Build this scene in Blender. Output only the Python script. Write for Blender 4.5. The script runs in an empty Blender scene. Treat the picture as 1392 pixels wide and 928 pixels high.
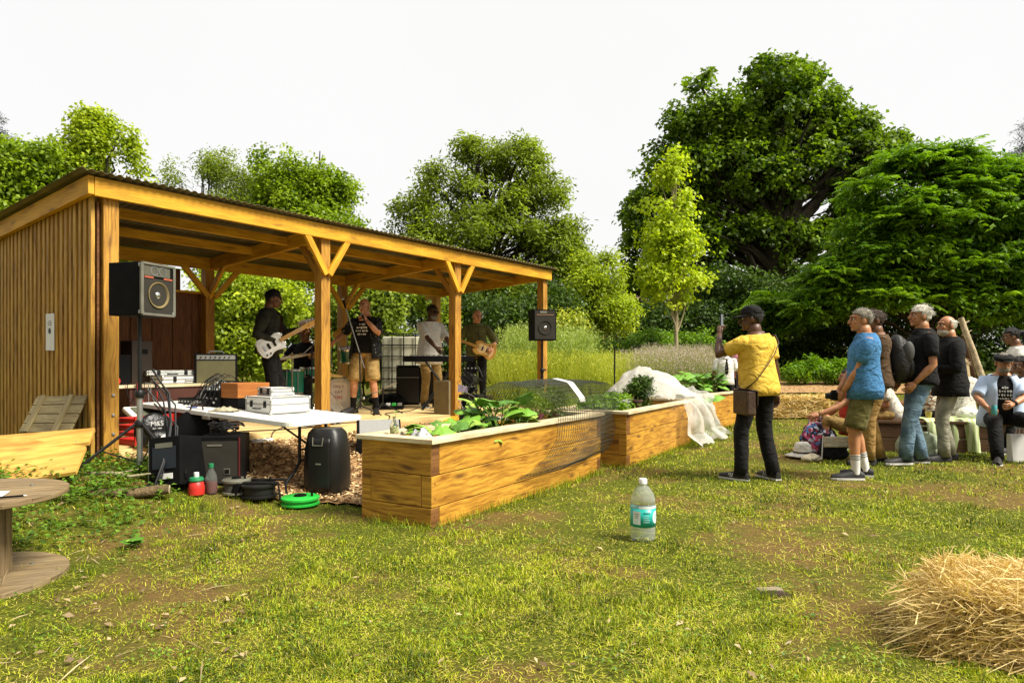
import bpy, bmesh, math, random
import numpy as np
from mathutils import Vector, Matrix, noise
random.seed(7)
RNG = np.random.default_rng(11)
sc = bpy.context.scene
COL = sc.collection
R = math.radians

# ---------------------------------------------------------------- camera, sky, sun, exposure
FPX, HZ, CAMH = 900.0, 492.0, 1.2            # focal length in photo pixels, horizon row, eye height
cd = bpy.data.cameras.new('camera')
cam = bpy.data.objects.new('camera', cd)
COL.objects.link(cam)
cam.location = (0, 0, CAMH)
cam.rotation_euler = (R(90), 0, 0)
cd.sensor_width = 36.0
cd.lens = 36.0 * FPX / 1392.0
cd.shift_y = (HZ - 464.0) / 1392.0
cd.clip_start = 0.05
cd.clip_end = 3000
sc.camera = cam

SUN_AZ, SUN_EL = R(116), R(50)               # azimuth clockwise from +Y, elevation
w = bpy.data.worlds.new('World')
sc.world = w
w.use_nodes = True
nt = w.node_tree
nt.nodes.clear()
wo = nt.nodes.new('ShaderNodeOutputWorld')
bg = nt.nodes.new('ShaderNodeBackground')
sky = nt.nodes.new('ShaderNodeTexSky')
sky.sky_type = 'NISHITA'
sky.sun_disc = False
sky.sun_elevation = SUN_EL
sky.sun_rotation = SUN_AZ
sky.dust_density = 4.0
scl = nt.nodes.new('ShaderNodeMixRGB'); scl.blend_type = 'MULTIPLY'; scl.inputs[0].default_value = 1
scl.inputs[2].default_value = (.09, .09, .09, 1)
mixc = nt.nodes.new('ShaderNodeMixRGB')      # thin bright overcast in front of the blue sky
mixc.inputs[0].default_value = .86
mixc.inputs[2].default_value = (.98, .97, .95, 1)
nt.links.new(sky.outputs[0], scl.inputs[1])
nt.links.new(scl.outputs[0], mixc.inputs[1])
# added dimming of the unseen sky behind the camera, for contrast on camera-facing surfaces
tcw = nt.nodes.new('ShaderNodeTexCoord'); dt = nt.nodes.new('ShaderNodeVectorMath'); dt.operation = 'DOT_PRODUCT'
dt.inputs[1].default_value = (.30, .74, .60)
nt.links.new(tcw.outputs['Generated'], dt.inputs[0])
mr = nt.nodes.new('ShaderNodeMapRange'); mr.interpolation_type = 'SMOOTHSTEP'
mr.inputs['From Min'].default_value = -.45; mr.inputs['From Max'].default_value = .30
mr.inputs['To Min'].default_value = .45; mr.inputs['To Max'].default_value = 1.0
nt.links.new(dt.outputs['Value'], mr.inputs['Value'])
cl = nt.nodes.new('ShaderNodeTexNoise'); cl.inputs['Scale'].default_value = 2.2; cl.inputs['Detail'].default_value = 3
nt.links.new(tcw.outputs['Generated'], cl.inputs[0])
mc = nt.nodes.new('ShaderNodeMapRange'); mc.inputs['To Min'].default_value = .97; mc.inputs['To Max'].default_value = 1.04
nt.links.new(cl.outputs[0], mc.inputs['Value'])
mm = nt.nodes.new('ShaderNodeMath'); mm.operation = 'MULTIPLY'
nt.links.new(mr.outputs[0], mm.inputs[0]); nt.links.new(mc.outputs[0], mm.inputs[1])
vm = nt.nodes.new('ShaderNodeVectorMath'); vm.operation = 'SCALE'
nt.links.new(mixc.outputs[0], vm.inputs[0]); nt.links.new(mm.outputs[0], vm.inputs['Scale'])
nt.links.new(vm.outputs[0], bg.inputs[0])
bg.inputs[1].default_value = .56
nt.links.new(bg.outputs[0], wo.inputs[0])

sd = bpy.data.lights.new('sun', 'SUN')
sd.energy = 3.9
sd.angle = R(22)
sd.color = (1.0, .94, .82)
sun = bpy.data.objects.new('sun', sd)
COL.objects.link(sun)
sdir = Vector((math.sin(SUN_AZ) * math.cos(SUN_EL), math.cos(SUN_AZ) * math.cos(SUN_EL), math.sin(SUN_EL)))
sun.rotation_euler = sdir.to_track_quat('Z', 'Y').to_euler()
sun.location = sdir * 60

vs = sc.view_settings
vs.view_transform = 'Standard'
vs.look = 'None'
vs.exposure = 1.0
vs.gamma = 1.0
sc.cycles.max_bounces = 8
sc.cycles.diffuse_bounces = 3
sc.cycles.glossy_bounces = 3
sc.cycles.transmission_bounces = 6
sc.cycles.transparent_max_bounces = 12

# ---------------------------------------------------------------- helpers
def P(px, py, d):
    """world point seen at photo pixel (px, py) at depth d"""
    return Vector(((px - 696) / FPX * d, d, CAMH + (HZ - py) / FPX * d))

def smooth(a, b, x):
    t = max(0.0, min(1.0, (x - a) / (b - a)))
    return t * t * (3 - 2 * t)

SH0 = Vector((-3.70, 5.96, 0)); SHU = Vector((.5887, .8083, 0)); SHW = Vector((-.8083, .5887, 0))
def SH(u, w_, z): return SH0 + SHU * u + SHW * w_ + Vector((0, 0, z))
def shuw(x, y):
    a = x - SH0.x; b = y - SH0.y
    return a * SHU.x + b * SHU.y, a * SHW.x + b * SHW.y

def gz(x, y):
    u, w_ = shuw(x, y)
    bank = .30 * smooth(-1.9, -.25, w_) * (1 - .0 * smooth(8, 12, u))
    if u > 7.5: bank *= 1 - .6 * smooth(7.5, 12, u)
    bank *= 1 - smooth(-1.2, -3.2, u) * .0
    rise = .075 * max(0.0, y - 12.0) if y < 40 else 2.1
    rise *= smooth(11.5, 15, y)
    z = max(bank, rise)
    z += .018 * noise.noise(Vector((x * .55, y * .55, 3.1))) + .006 * noise.noise(Vector((x * 2.3, y * 2.3, 1.7)))
    return z

def gz_np(x, y):
    a = x - SH0.x; b = y - SH0.y
    u = a * SHU.x + b * SHU.y; w_ = a * SHW.x + b * SHW.y
    def sm(p, q, t):
        t = np.clip((t - p) / (q - p), 0, 1); return t * t * (3 - 2 * t)
    bank = .30 * sm(-1.9, -.25, w_)
    bank = np.where(u > 7.5, bank * (1 - .6 * sm(7.5, 12, u)), bank)
    rise = np.where(y < 40, .075 * np.maximum(0, y - 12), 2.1) * sm(11.5, 15, y)
    return np.maximum(bank, rise)

def tag(o, label=None, cat=None, group=None, kind=None):
    if label: o['label'] = label
    if cat: o['category'] = cat
    if group: o['group'] = group
    if kind: o['kind'] = kind
    return o

def thing(name, label, cat, loc=(0, 0, 0), rz=0.0, group=None):
    o = bpy.data.objects.new(name, None)
    COL.objects.link(o)
    o.empty_display_size = .1
    o.location = loc
    o.rotation_euler = (0, 0, rz)
    return tag(o, label, cat, group)

def rot(ax, a): return Matrix.Rotation(a, 3, ax)

class MB:
    def __init__(self, M=None):
        self.v = []; self.f = []; self.uv = []; self.mi = []; self.M = M; self.cur = 0
    def vert(self, p):
        self.v.append(tuple(self.M @ Vector(p)) if self.M else tuple(p)); return len(self.v) - 1
    def face(self, idx, uv=None):
        self.f.append(tuple(idx)); self.uv.append(uv if uv else [(0.0, 0.0)] * len(idx)); self.mi.append(self.cur)
    def box(self, c, s, Rm=None, top=1.0):
        """centre, full size; UV runs u along the longest side in metres"""
        c = Vector(c); hx, hy, hz = s[0] / 2, s[1] / 2, s[2] / 2
        ax = max(range(3), key=lambda i: s[i]); oth = [i for i in range(3) if i != ax]
        pts = []
        for z in (-1, 1):
            k = top if z > 0 else 1
            for y in (-1, 1):
                for x in (-1, 1): pts.append(Vector((x * hx * k, y * hy * k, z * hz)))
        base = [self.vert(c + (Rm @ p if Rm else p)) for p in pts]
        ou, ov = random.random() * 40, random.random() * 40
        for q in ((0, 2, 3, 1), (4, 5, 7, 6), (0, 1, 5, 4), (2, 6, 7, 3), (0, 4, 6, 2), (1, 3, 7, 5)):
            loc = [pts[i] for i in q]
            rng = [max(p[a] for p in loc) - min(p[a] for p in loc) for a in range(3)]
            flat = min(range(3), key=lambda a: rng[a])
            if flat == ax: uv = [(p[oth[0]] * .15 + ou, p[oth[1]] + ov) for p in loc]
            else:
                o2 = [a for a in oth if a != flat][0]
                uv = [(p[ax] + ou, p[o2] + ov + flat * .7) for p in loc]
            self.face([base[i] for i in q], uv)
        return self
    def beam(self, p0, p1, w_, h, up=(0, 0, 1)):
        p0 = Vector(p0); p1 = Vector(p1); d = p1 - p0; L = d.length; x = d.normalized()
        upv = Vector(up)
        y = upv.cross(x)
        if y.length < 1e-5: y = Vector((0, 1, 0)).cross(x)
        y.normalize(); z = x.cross(y)
        return self.box((p0 + p1) / 2, (L, w_, h), Matrix((x, y, z)).transposed())
    def tube(self, pts, r, n=8, cap=True, closed=False):
        pts = [Vector(p) for p in pts]; m = len(pts)
        rr = r if isinstance(r, (list, tuple)) else [r] * m
        rings = []; prev = None; L = 0
        for i, p in enumerate(pts):
            if closed: t = pts[(i + 1) % m] - pts[i - 1]
            else: t = pts[min(i + 1, m - 1)] - pts[max(i - 1, 0)]
            if t.length < 1e-9: t = Vector((0, 0, 1))
            t.normalize()
            if prev is None:
                a = Vector((0, 0, 1)) if abs(t.z) < .9 else Vector((1, 0, 0))
                prev = (a - t * a.dot(t)).normalized()
            else:
                q = prev - t * prev.dot(t)
                prev = q.normalized() if q.length > 1e-6 else prev
            b = t.cross(prev)
            if i: L += (p - pts[i - 1]).length
            ri = rr[i]; ra, rb = ri if isinstance(ri, (list, tuple)) else (ri, ri)
            rings.append(([self.vert(p + prev * math.cos(2 * math.pi * k / n) * ra + b * math.sin(2 * math.pi * k / n) * rb) for k in range(n)], L))
        rng = range(m if closed else m - 1)
        for i in rng:
            (a, la), (b_, lb) = rings[i], rings[(i + 1) % m]
            for k in range(n):
                k2 = (k + 1) % n
                self.face([a[k], a[k2], b_[k2], b_[k]], [(la, k / n * .3), (la, (k + 1) / n * .3), (lb, (k + 1) / n * .3), (lb, k / n * .3)])
        if cap and not closed:
            self.face(rings[0][0][::-1]); self.face(rings[-1][0])
        return self
    def lathe(self, prof, n=24, c=(0, 0, 0), Rm=None, cap=True, arc=2 * math.pi):
        c = Vector(c); rings = []
        for r_, z in prof:
            ring = []
            for k in range(n):
                a = arc * k / n
                p = Vector((r_ * math.cos(a), r_ * math.sin(a), z))
                ring.append(self.vert(c + (Rm @ p if Rm else p)))
            rings.append(ring)
        for i in range(len(prof) - 1):
            for k in range(n):
                k2 = (k + 1) % n
                u0, u1 = k / n, (k + 1) / n
                self.face([rings[i][k], rings[i][k2], rings[i + 1][k2], rings[i + 1][k]], [(u0, prof[i][1]), (u1, prof[i][1]), (u1, prof[i + 1][1]), (u0, prof[i + 1][1])])
        if cap:
            if prof[0][0] > 1e-4: self.face(rings[0][::-1], [(math.cos(arc * k / n) * prof[0][0], math.sin(arc * k / n) * prof[0][0]) for k in range(n)][::-1])
            if prof[-1][0] > 1e-4: self.face(rings[-1], [(math.cos(arc * k / n) * prof[-1][0], math.sin(arc * k / n) * prof[-1][0]) for k in range(n)])
        return self
    def ball(self, c, r, Rm=None, n=14, m=9):
        r = r if isinstance(r, (list, tuple)) else (r, r, r); c = Vector(c)
        prof = [(math.sin(math.pi * i / m), -math.cos(math.pi * i / m)) for i in range(m + 1)]
        rings = []
        for pr, pz in prof:
            ring = []
            for k in range(n):
                a = 2 * math.pi * k / n
                p = Vector((pr * math.cos(a) * r[0], pr * math.sin(a) * r[1], pz * r[2]))
                ring.append(c + (Rm @ p if Rm else p))
            rings.append(ring)
        bot = self.vert(rings[0][0]); top = self.vert(rings[-1][0])
        ids = [[self.vert(p) for p in ring] for ring in rings[1:-1]]
        for k in range(n):
            k2 = (k + 1) % n
            self.face([bot, ids[0][k2], ids[0][k]]); self.face([top, ids[-1][k], ids[-1][k2]])
            for i in range(len(ids) - 1): self.face([ids[i][k], ids[i][k2], ids[i + 1][k2], ids[i + 1][k]])
        return self
    def loft(self, rings, cap=True, closed_ring=True):
        ids = [[self.vert(p) for p in r_] for r_ in rings]
        n = len(rings[0])
        for i in range(len(ids) - 1):
            for k in range(n if closed_ring else n - 1):
                k2 = (k + 1) % n
                self.face([ids[i][k], ids[i][k2], ids[i + 1][k2], ids[i + 1][k]], [(k / n, i * .1), ((k + 1) / n, i * .1), ((k + 1) / n, i * .1 + .1), (k / n, i * .1 + .1)])
        if cap and closed_ring:
            self.face(ids[0][::-1]); self.face(ids[-1])
        return self
    def grid(self, fn, nu, nv, thick=0.0):
        ids = [[self.vert(fn(i / nu, j / nv)) for j in range(nv + 1)] for i in range(nu + 1)]
        for i in range(nu):
            for j in range(nv):
                self.face([ids[i][j], ids[i + 1][j], ids[i + 1][j + 1], ids[i][j + 1]], [(i / nu, j / nv), ((i + 1) / nu, j / nv), ((i + 1) / nu, (j + 1) / nv), (i / nu, (j + 1) / nv)])
        return self
    def prism(self, poly, a, b):
        """extrude polygon (list of Vector) by vector b-a"""
        off = Vector(b) - Vector(a)
        lo = [self.vert(Vector(p)) for p in poly]; hi = [self.vert(Vector(p) + off) for p in poly]
        n = len(poly)
        self.face(lo[::-1], [(p[0], p[1]) for p in poly][::-1]); self.face(hi, [(p[0], p[1]) for p in poly])
        for k in range(n):
            k2 = (k + 1) % n
            self.face([lo[k], lo[k2], hi[k2], hi[k]], [(k * .3, 0), (k * .3 + .3, 0), (k * .3 + .3, .05), (k * .3, .05)])
        return self
    def build(self, name, mat, parent=None, sm=False, bevel=0.0, solid=0.0):
        me = bpy.data.meshes.new(name)
        me.from_pydata(self.v, [], self.f)
        uvl = me.uv_layers.new(name='UVMap')
        flat = [c for f in self.uv for uv in f for c in uv]
        uvl.data.foreach_set('uv', flat)
        mats = mat if isinstance(mat, (list, tuple)) else [mat]
        for m_ in mats: me.materials.append(m_)
        if len(mats) > 1: me.polygons.foreach_set('material_index', self.mi)
        me.validate()
        bm = bmesh.new(); bm.from_mesh(me); bmesh.ops.recalc_face_normals(bm, faces=bm.faces); bm.to_mesh(me); bm.free()
        if sm:
            me.polygons.foreach_set('use_smooth', [True] * len(me.polygons))
            try: me.set_sharp_from_angle(angle=R(42))
            except Exception: pass
        o = bpy.data.objects.new(name, me)
        COL.objects.link(o)
        if parent: o.parent = parent
        if solid:
            md = o.modifiers.new('solid', 'SOLIDIFY'); md.thickness = solid; md.offset = 0
        if bevel:
            md = o.modifiers.new('bevel', 'BEVEL'); md.width = bevel; md.segments = 2; md.limit_method = 'ANGLE'; md.angle_limit = R(40)
        return o

def mesh_np(name, verts, faces, mat, parent=None, col=None, smooth_=False):
    """verts (n,3), faces (m,k) uniform, col (n,) per-vertex grey attribute 'tint'"""
    me = bpy.data.meshes.new(name)
    n, m, k = len(verts), len(faces), faces.shape[1]
    me.vertices.add(n); me.vertices.foreach_set('co', np.ascontiguousarray(verts, dtype=np.float32).ravel())
    me.loops.add(m * k); me.loops.foreach_set('vertex_index', np.ascontiguousarray(faces, dtype=np.int32).ravel())
    me.polygons.add(m)
    me.polygons.foreach_set('loop_start', np.arange(0, m * k, k, dtype=np.int32))
    me.polygons.foreach_set('loop_total', np.full(m, k, dtype=np.int32))
    if smooth_: me.polygons.foreach_set('use_smooth', np.ones(m, dtype=bool))
    me.update(calc_edges=True)
    if col is not None:
        at = me.attributes.new('tint', 'FLOAT', 'POINT')
        at.data.foreach_set('value', np.ascontiguousarray(col, dtype=np.float32))
    me.materials.append(mat)
    o = bpy.data.objects.new(name, me)
    COL.objects.link(o)
    if parent: o.parent = parent
    return o

def copy_thing(o, loc=None, rz=None, label=None):
    c = o.copy(); COL.objects.link(c)
    if loc is not None: c.location = loc
    if rz is not None: c.rotation_euler = (0, 0, rz)
    if label: c['label'] = label
    for ch in o.children:
        d = ch.copy(); COL.objects.link(d); d.parent = c
        for g in ch.children:
            e = g.copy(); COL.objects.link(e); e.parent = d
    return c

# ---------------------------------------------------------------- materials
def newmat(name):
    m = bpy.data.materials.new(name); m.use_nodes = True
    n = m.node_tree; n.nodes.clear()
    out = n.nodes.new('ShaderNodeOutputMaterial'); b = n.nodes.new('ShaderNodeBsdfPrincipled')
    n.links.new(b.outputs[0], out.inputs[0])
    return m, n, b, out

def rgba(c): return (c[0], c[1], c[2], 1)

def ramp(n, stops, src):
    r_ = n.nodes.new('ShaderNodeValToRGB'); e = r_.color_ramp.elements
    while len(e) < len(stops): e.new(.5)
    for el, (p, c) in zip(e, stops): el.position = p; el.color = rgba(c)
    n.links.new(src, r_.inputs[0]); return r_

def mat(name, c, c2=None, scale=6.0, rough=.6, bump=0.0, metal=0.0, spec=.4, bscale=None, coat=0.0, sheen=0.0, stretch=(1, 1, 1), dist=.02, detail=4):
    m, n, b, out = newmat(name)
    b.inputs['Roughness'].default_value = rough; b.inputs['Metallic'].default_value = metal
    b.inputs['Specular IOR Level'].default_value = spec
    if coat: b.inputs['Coat Weight'].default_value = coat
    if sheen: b.inputs['Sheen Weight'].default_value = sheen
    c2 = c2 or tuple(x * .72 for x in c)
    tc = n.nodes.new('ShaderNodeTexCoord'); mp = n.nodes.new('ShaderNodeMapping'); mp.inputs['Scale'].default_value = stretch
    n.links.new(tc.outputs['Object'], mp.inputs[0])
    no = n.nodes.new('ShaderNodeTexNoise'); no.inputs['Scale'].default_value = scale; no.inputs['Detail'].default_value = detail
    no.inputs['Roughness'].default_value = .65
    n.links.new(mp.outputs[0], no.inputs[0])
    r_ = ramp(n, [(.3, c2), (.7, c)], no.outputs[0])
    n.links.new(r_.outputs[0], b.inputs['Base Color'])
    if bump:
        nb = n.nodes.new('ShaderNodeTexNoise'); nb.inputs['Scale'].default_value = bscale or scale * 4; nb.inputs['Detail'].default_value = 5
        n.links.new(mp.outputs[0], nb.inputs[0])
        bp = n.nodes.new('ShaderNodeBump'); bp.inputs['Strength'].default_value = bump; bp.inputs['Distance'].default_value = dist
        n.links.new(nb.outputs[0], bp.inputs['Height']); n.links.new(bp.outputs[0], b.inputs['Normal'])
    return m

def wood(name, light, dark, knot=(.08, .03, .01), rough=.6, grain=26.0, knots=1.0, weather=0.0):
    m, n, b, out = newmat(name)
    b.inputs['Roughness'].default_value = rough; b.inputs['Specular IOR Level'].default_value = .3
    uv = n.nodes.new('ShaderNodeUVMap'); uv.uv_map = 'UVMap'
    # large wander so that the grain lines bend
    n0 = n.nodes.new('ShaderNodeTexNoise'); n0.inputs['Scale'].default_value = 2.2; n0.inputs['Detail'].default_value = 2
    mp0 = n.nodes.new('ShaderNodeMapping'); mp0.inputs['Scale'].default_value = (1, 3, 1)
    n.links.new(uv.outputs[0], mp0.inputs[0]); n.links.new(mp0.outputs[0], n0.inputs[0])
    wv = n.nodes.new('ShaderNodeVectorMath'); wv.operation = 'MULTIPLY_ADD'
    wv.inputs[1].default_value = (0, .11, 0)
    n.links.new(n0.outputs[0], wv.inputs[0]); n.links.new(uv.outputs[0], wv.inputs[2])
    mp = n.nodes.new('ShaderNodeMapping'); mp.inputs['Scale'].default_value = (1.3, grain, 1)
    n.links.new(wv.outputs[0], mp.inputs[0])
    n1 = n.nodes.new('ShaderNodeTexNoise'); n1.inputs['Scale'].default_value = 2.4; n1.inputs['Detail'].default_value = 6; n1.inputs['Roughness'].default_value = .7
    n.links.new(mp.outputs[0], n1.inputs[0])
    mid = tuple((light[i] + dark[i]) / 2 for i in range(3))
    r1 = ramp(n, [(.34, dark), (.46, mid), (.58, light)], n1.outputs[0])
    # blotches
    n2 = n.nodes.new('ShaderNodeTexNoise'); n2.inputs['Scale'].default_value = 1.7; n2.inputs['Detail'].default_value = 4
    n.links.new(mp0.outputs[0], n2.inputs[0])
    r2 = ramp(n, [(.32, (.62, .52, .42)), (.55, (1.05, 1.03, 1.0))], n2.outputs[0])
    mx = n.nodes.new('ShaderNodeMixRGB'); mx.blend_type = 'MULTIPLY'; mx.inputs[0].default_value = .8
    n.links.new(r1.outputs[0], mx.inputs[1]); n.links.new(r2.outputs[0], mx.inputs[2])
    # knots
    vo = n.nodes.new('ShaderNodeTexVoronoi'); vo.voronoi_dimensions = '2D'; vo.inputs['Scale'].default_value = 1.0
    mp3 = n.nodes.new('ShaderNodeMapping'); mp3.inputs['Scale'].default_value = (1.1, 4.6, 1)
    n.links.new(wv.outputs[0], mp3.inputs[0]); n.links.new(mp3.outputs[0], vo.inputs[0])
    rk = ramp(n, [(.03, (1, 1, 1)), (.07, (.5, .5, .5)), (.13, (0, 0, 0))], vo.outputs['Distance'])
    kk = n.nodes.new('ShaderNodeMath'); kk.operation = 'MULTIPLY'; kk.inputs[1].default_value = .85 * knots
    n.links.new(rk.outputs[0], kk.inputs[0])
    mk = n.nodes.new('ShaderNodeMixRGB'); mk.inputs[2].default_value = rgba(knot)
    n.links.new(kk.outputs[0], mk.inputs[0]); n.links.new(mx.outputs[0], mk.inputs[1])
    last = mk
    if weather:
        tc = n.nodes.new('ShaderNodeTexCoord'); nw = n.nodes.new('ShaderNodeTexNoise'); nw.inputs['Scale'].default_value = 3.5; nw.inputs['Detail'].default_value = 6
        n.links.new(tc.outputs['Object'], nw.inputs[0])
        rw = ramp(n, [(.42, (0, 0, 0)), (.72, (weather, weather, weather))], nw.outputs[0])
        mw = n.nodes.new('ShaderNodeMixRGB'); mw.inputs[2].default_value = (.20, .17, .12, 1)
        n.links.new(rw.outputs[0], mw.inputs[0]); n.links.new(mk.outputs[0], mw.inputs[1]); last = mw
    n.links.new(last.outputs[0], b.inputs['Base Color'])
    bp = n.nodes.new('ShaderNodeBump'); bp.inputs['Strength'].default_value = .35; bp.inputs['Distance'].default_value = .004
    n.links.new(n1.outputs[0], bp.inputs['Height']); n.links.new(bp.outputs[0], b.inputs['Normal'])
    return m

def leafmat(name, dark, light, trans=.35, rough=.5):
    """colour runs dark..light on the per-leaf 'tint' attribute"""
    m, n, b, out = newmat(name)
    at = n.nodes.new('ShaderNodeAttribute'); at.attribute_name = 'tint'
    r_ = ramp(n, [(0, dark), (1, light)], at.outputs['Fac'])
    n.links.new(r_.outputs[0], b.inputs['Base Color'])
    b.inputs['Roughness'].default_value = rough; b.inputs['Specular IOR Level'].default_value = .35
    tr = n.nodes.new('ShaderNodeBsdfTranslucent')
    br = n.nodes.new('ShaderNodeMixRGB'); br.blend_type = 'MULTIPLY'; br.inputs[0].default_value = 1; br.inputs[2].default_value = (1.25, 1.3, .5, 1)
    n.links.new(r_.outputs[0], br.inputs[1]); n.links.new(br.outputs[0], tr.inputs[0])
    ms = n.nodes.new('ShaderNodeMixShader'); ms.inputs[0].default_value = trans
    n.links.new(b.outputs[0], ms.inputs[1]); n.links.new(tr.outputs[0], ms.inputs[2]); n.links.new(ms.outputs[0], out.inputs[0])
    return m

M = {}
M['beam'] = wood('golden_pine', (.68, .375, .022), (.46, .21, .010), knots=.6)
M['post'] = wood('stained_post', (.50, .27, .04), (.22, .09, .014), knots=.7)
M['clad'] = wood('treated_batten', (.60, .36, .065), (.24, .11, .018), knots=.7, grain=30, weather=.05)
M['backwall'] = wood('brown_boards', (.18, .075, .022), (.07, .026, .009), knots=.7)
M['bed'] = wood('sleeper_board', (.56, .30, .036), (.22, .085, .010), knots=.9, grain=17)
M['bedend'] = wood('sleeper_end_grain', (.22, .10, .03), (.10, .04, .012), knots=.2, grain=8)
M['cap'] = wood('pale_capping', (.72, .62, .42), (.50, .40, .22), knots=.3, weather=.15)
M['deck'] = wood('pale_deck', (.74, .55, .26), (.62, .42, .17), knots=.5, grain=20)
M['ply'] = wood('new_pine_board', (.62, .36, .08), (.42, .21, .035), knots=.5, grain=9)
M['grey_wood'] = wood('weathered_grey_wood', (.24, .20, .10), (.12, .09, .04), knots=.3)
M['drum_top'] = wood('weathered_drum_wood', (.27, .20, .105), (.10, .065, .03), knots=.4, weather=.3, grain=14)
M['bench'] = wood('dark_sleeper', (.12, .065, .03), (.05, .026, .013), knots=.3)
M['black'] = mat('black_vinyl', (.008, .008, .008), (.005, .005, .005), rough=.6, bump=.15, bscale=300, dist=.001, spec=.05)
M['black_metal'] = mat('black_metal', (.010, .010, .009), rough=.45, spec=.3)
M['black_cable'] = mat('black_rubber', (.008, .008, .008), rough=.5)
M['chrome'] = mat('chrome', (.7, .7, .68), rough=.22, metal=1.0)
M['steel'] = mat('brushed_steel', (.45, .45, .42), rough=.4, metal=.8)
M['galv'] = mat('galvanised', (.24, .23, .18), (.16, .155, .12), scale=5, rough=.5, metal=.5)
M['white_plastic'] = mat('white_plastic', (.80, .79, .74), (.70, .69, .62), scale=3, rough=.45)
M['white'] = mat('white_paint', (.82, .81, .77), rough=.5)
M['paper'] = mat('paper', (.82, .81, .78), (.74, .73, .70), rough=.8)
M['silver_case'] = mat('silver_case_panel', (.72, .72, .68), (.60, .60, .56), scale=4, rough=.4, bump=.1, bscale=60)
M['grill'] = mat('speaker_cloth', (.026, .023, .016), (.018, .015, .010), rough=.9, bump=.3, bscale=400, dist=.001)
M['red'] = mat('red_plastic', (.55, .03, .02), (.42, .02, .015), rough=.4)
M['green_reel'] = mat('green_plastic', (.03, .50, .06), (.02, .38, .04), rough=.35)
M['blue'] = mat('blue_plastic', (.04, .10, .35), rough=.4)
# ---------------------------------------------------------------- ground
def ground_material():
    m, n, b, out = newmat('lawn_soil')
    tc = n.nodes.new('ShaderNodeTexCoord')
    def nz(scale, detail=5, rough=.6):
        q = n.nodes.new('ShaderNodeTexNoise'); q.inputs['Scale'].default_value = scale; q.inputs['Detail'].default_value = detail; q.inputs['Roughness'].default_value = rough
        n.links.new(tc.outputs['Object'], q.inputs[0]); return q
    fine = nz(38, 6, .8)
    r1 = ramp(n, [(.32, (.022, .022, .005)), (.52, (.085, .10, .010)), (.74, (.26, .27, .03))], fine.outputs[0])
    dry = nz(90, 4, .8)
    r2 = ramp(n, [(.3, (.06, .035, .012)), (.7, (.24, .16, .05))], dry.outputs[0])
    patch = nz(.75, 5, .62)
    r3 = ramp(n, [(.48, (0, 0, 0)), (.58, (1, 1, 1))], patch.outputs[0])
    mx = n.nodes.new('ShaderNodeMixRGB'); n.links.new(r3.outputs[0], mx.inputs[0]); n.links.new(r1.outputs[0], mx.inputs[1]); n.links.new(r2.outputs[0], mx.inputs[2])
    n.links.new(mx.outputs[0], b.inputs['Base Color']); b.inputs['Roughness'].default_value = .95; b.inputs['Specular IOR Level'].default_value = .1
    bp = n.nodes.new('ShaderNodeBump'); bp.inputs['Strength'].default_value = .8; bp.inputs['Distance'].default_value = .02
    n.links.new(fine.outputs[0], bp.inputs['Height']); n.links.new(bp.outputs[0], b.inputs['Normal'])
    return m
M['lawn'] = ground_material()
def chip_material():
    m, n, b, out = newmat('woodchip')
    tc = n.nodes.new('ShaderNodeTexCoord')
    vo = n.nodes.new('ShaderNodeTexVoronoi'); vo.inputs['Scale'].default_value = 26; n.links.new(tc.outputs['Object'], vo.inputs[0])
    r1 = ramp(n, [(0, (.10, .04, .012)), (.45, (.34, .18, .06)), (1, (.62, .42, .20))], vo.outputs['Color'])
    n.links.new(r1.outputs[0], b.inputs['Base Color']); b.inputs['Roughness'].default_value = .9
    bp = n.nodes.new('ShaderNodeBump'); bp.inputs['Strength'].default_value = 1; bp.inputs['Distance'].default_value = .03
    n.links.new(vo.outputs['Distance'], bp.inputs['Height']); n.links.new(bp.outputs[0], b.inputs['Normal'])
    return m
M['chip'] = chip_material()

def axis_vals(lo, hi, fine_lo, fine_hi, step, grow=1.35):
    v = list(np.arange(fine_lo, fine_hi + 1e-6, step)); s = step
    x = fine_hi
    while x < hi: s *= grow; x += s; v.append(min(x, hi))
    x = fine_lo; s = step
    while x > lo: s *= grow; x -= s; v.insert(0, max(x, lo))
    return np.array(v)
gx = axis_vals(-1500, 1500, -14, 16, .2); gy = axis_vals(-60, 2500, -2, 30, .2)
GV = np.array([(x, y, gz(x, y)) for y in gy for x in gx])
nx = len(gx); ii = np.arange(len(gy) - 1)[:, None] * nx + np.arange(nx - 1)[None, :]
GF = np.stack([ii, ii + 1, ii + nx + 1, ii + nx], -1).reshape(-1, 4)
g = mesh_np('ground', GV, GF, M['lawn'], smooth_=True)
tag(g, kind='structure')

# wood-chip strip in front of the stage (its own sheet a little above the lawn)
def in_chip(u, w_):
    """strip between lawn and stage; ragged lawn side"""
    p = SH(u, w_, 0)
    line = 6.02 - .235 * (p.x + 3.6) + .05 * math.sin(p.x * 7) + .03 * math.sin(p.x * 17)
    return -2.45 + .1 * math.sin(u * 5.3) < w_ < .02 and -.15 < u < 8.2 and p.y > line
mb = MB()
du = .08; cache = {}
for i in range(int(-.2 / du), int(8.3 / du)):
    for j in range(int(-2.7 / du), 1):
        u, w_ = i * du, j * du
        if in_chip(u + du / 2, w_ + du / 2):
            q = []
            for a, b_ in ((i, j), (i + 1, j), (i + 1, j + 1), (i, j + 1)):
                if (a, b_) not in cache:
                    p = SH(a * du, b_ * du, 0); p.z = gz(p.x, p.y) + .022 + .012 * noise.noise(Vector((p.x * 9, p.y * 9, 0)))
                    cache[(a, b_)] = mb.vert(p)
                q.append(cache[(a, b_)])
            mb.face(q)
tag(mb.build('woodchip_ground', M['chip'], sm=True), kind='structure')
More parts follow.
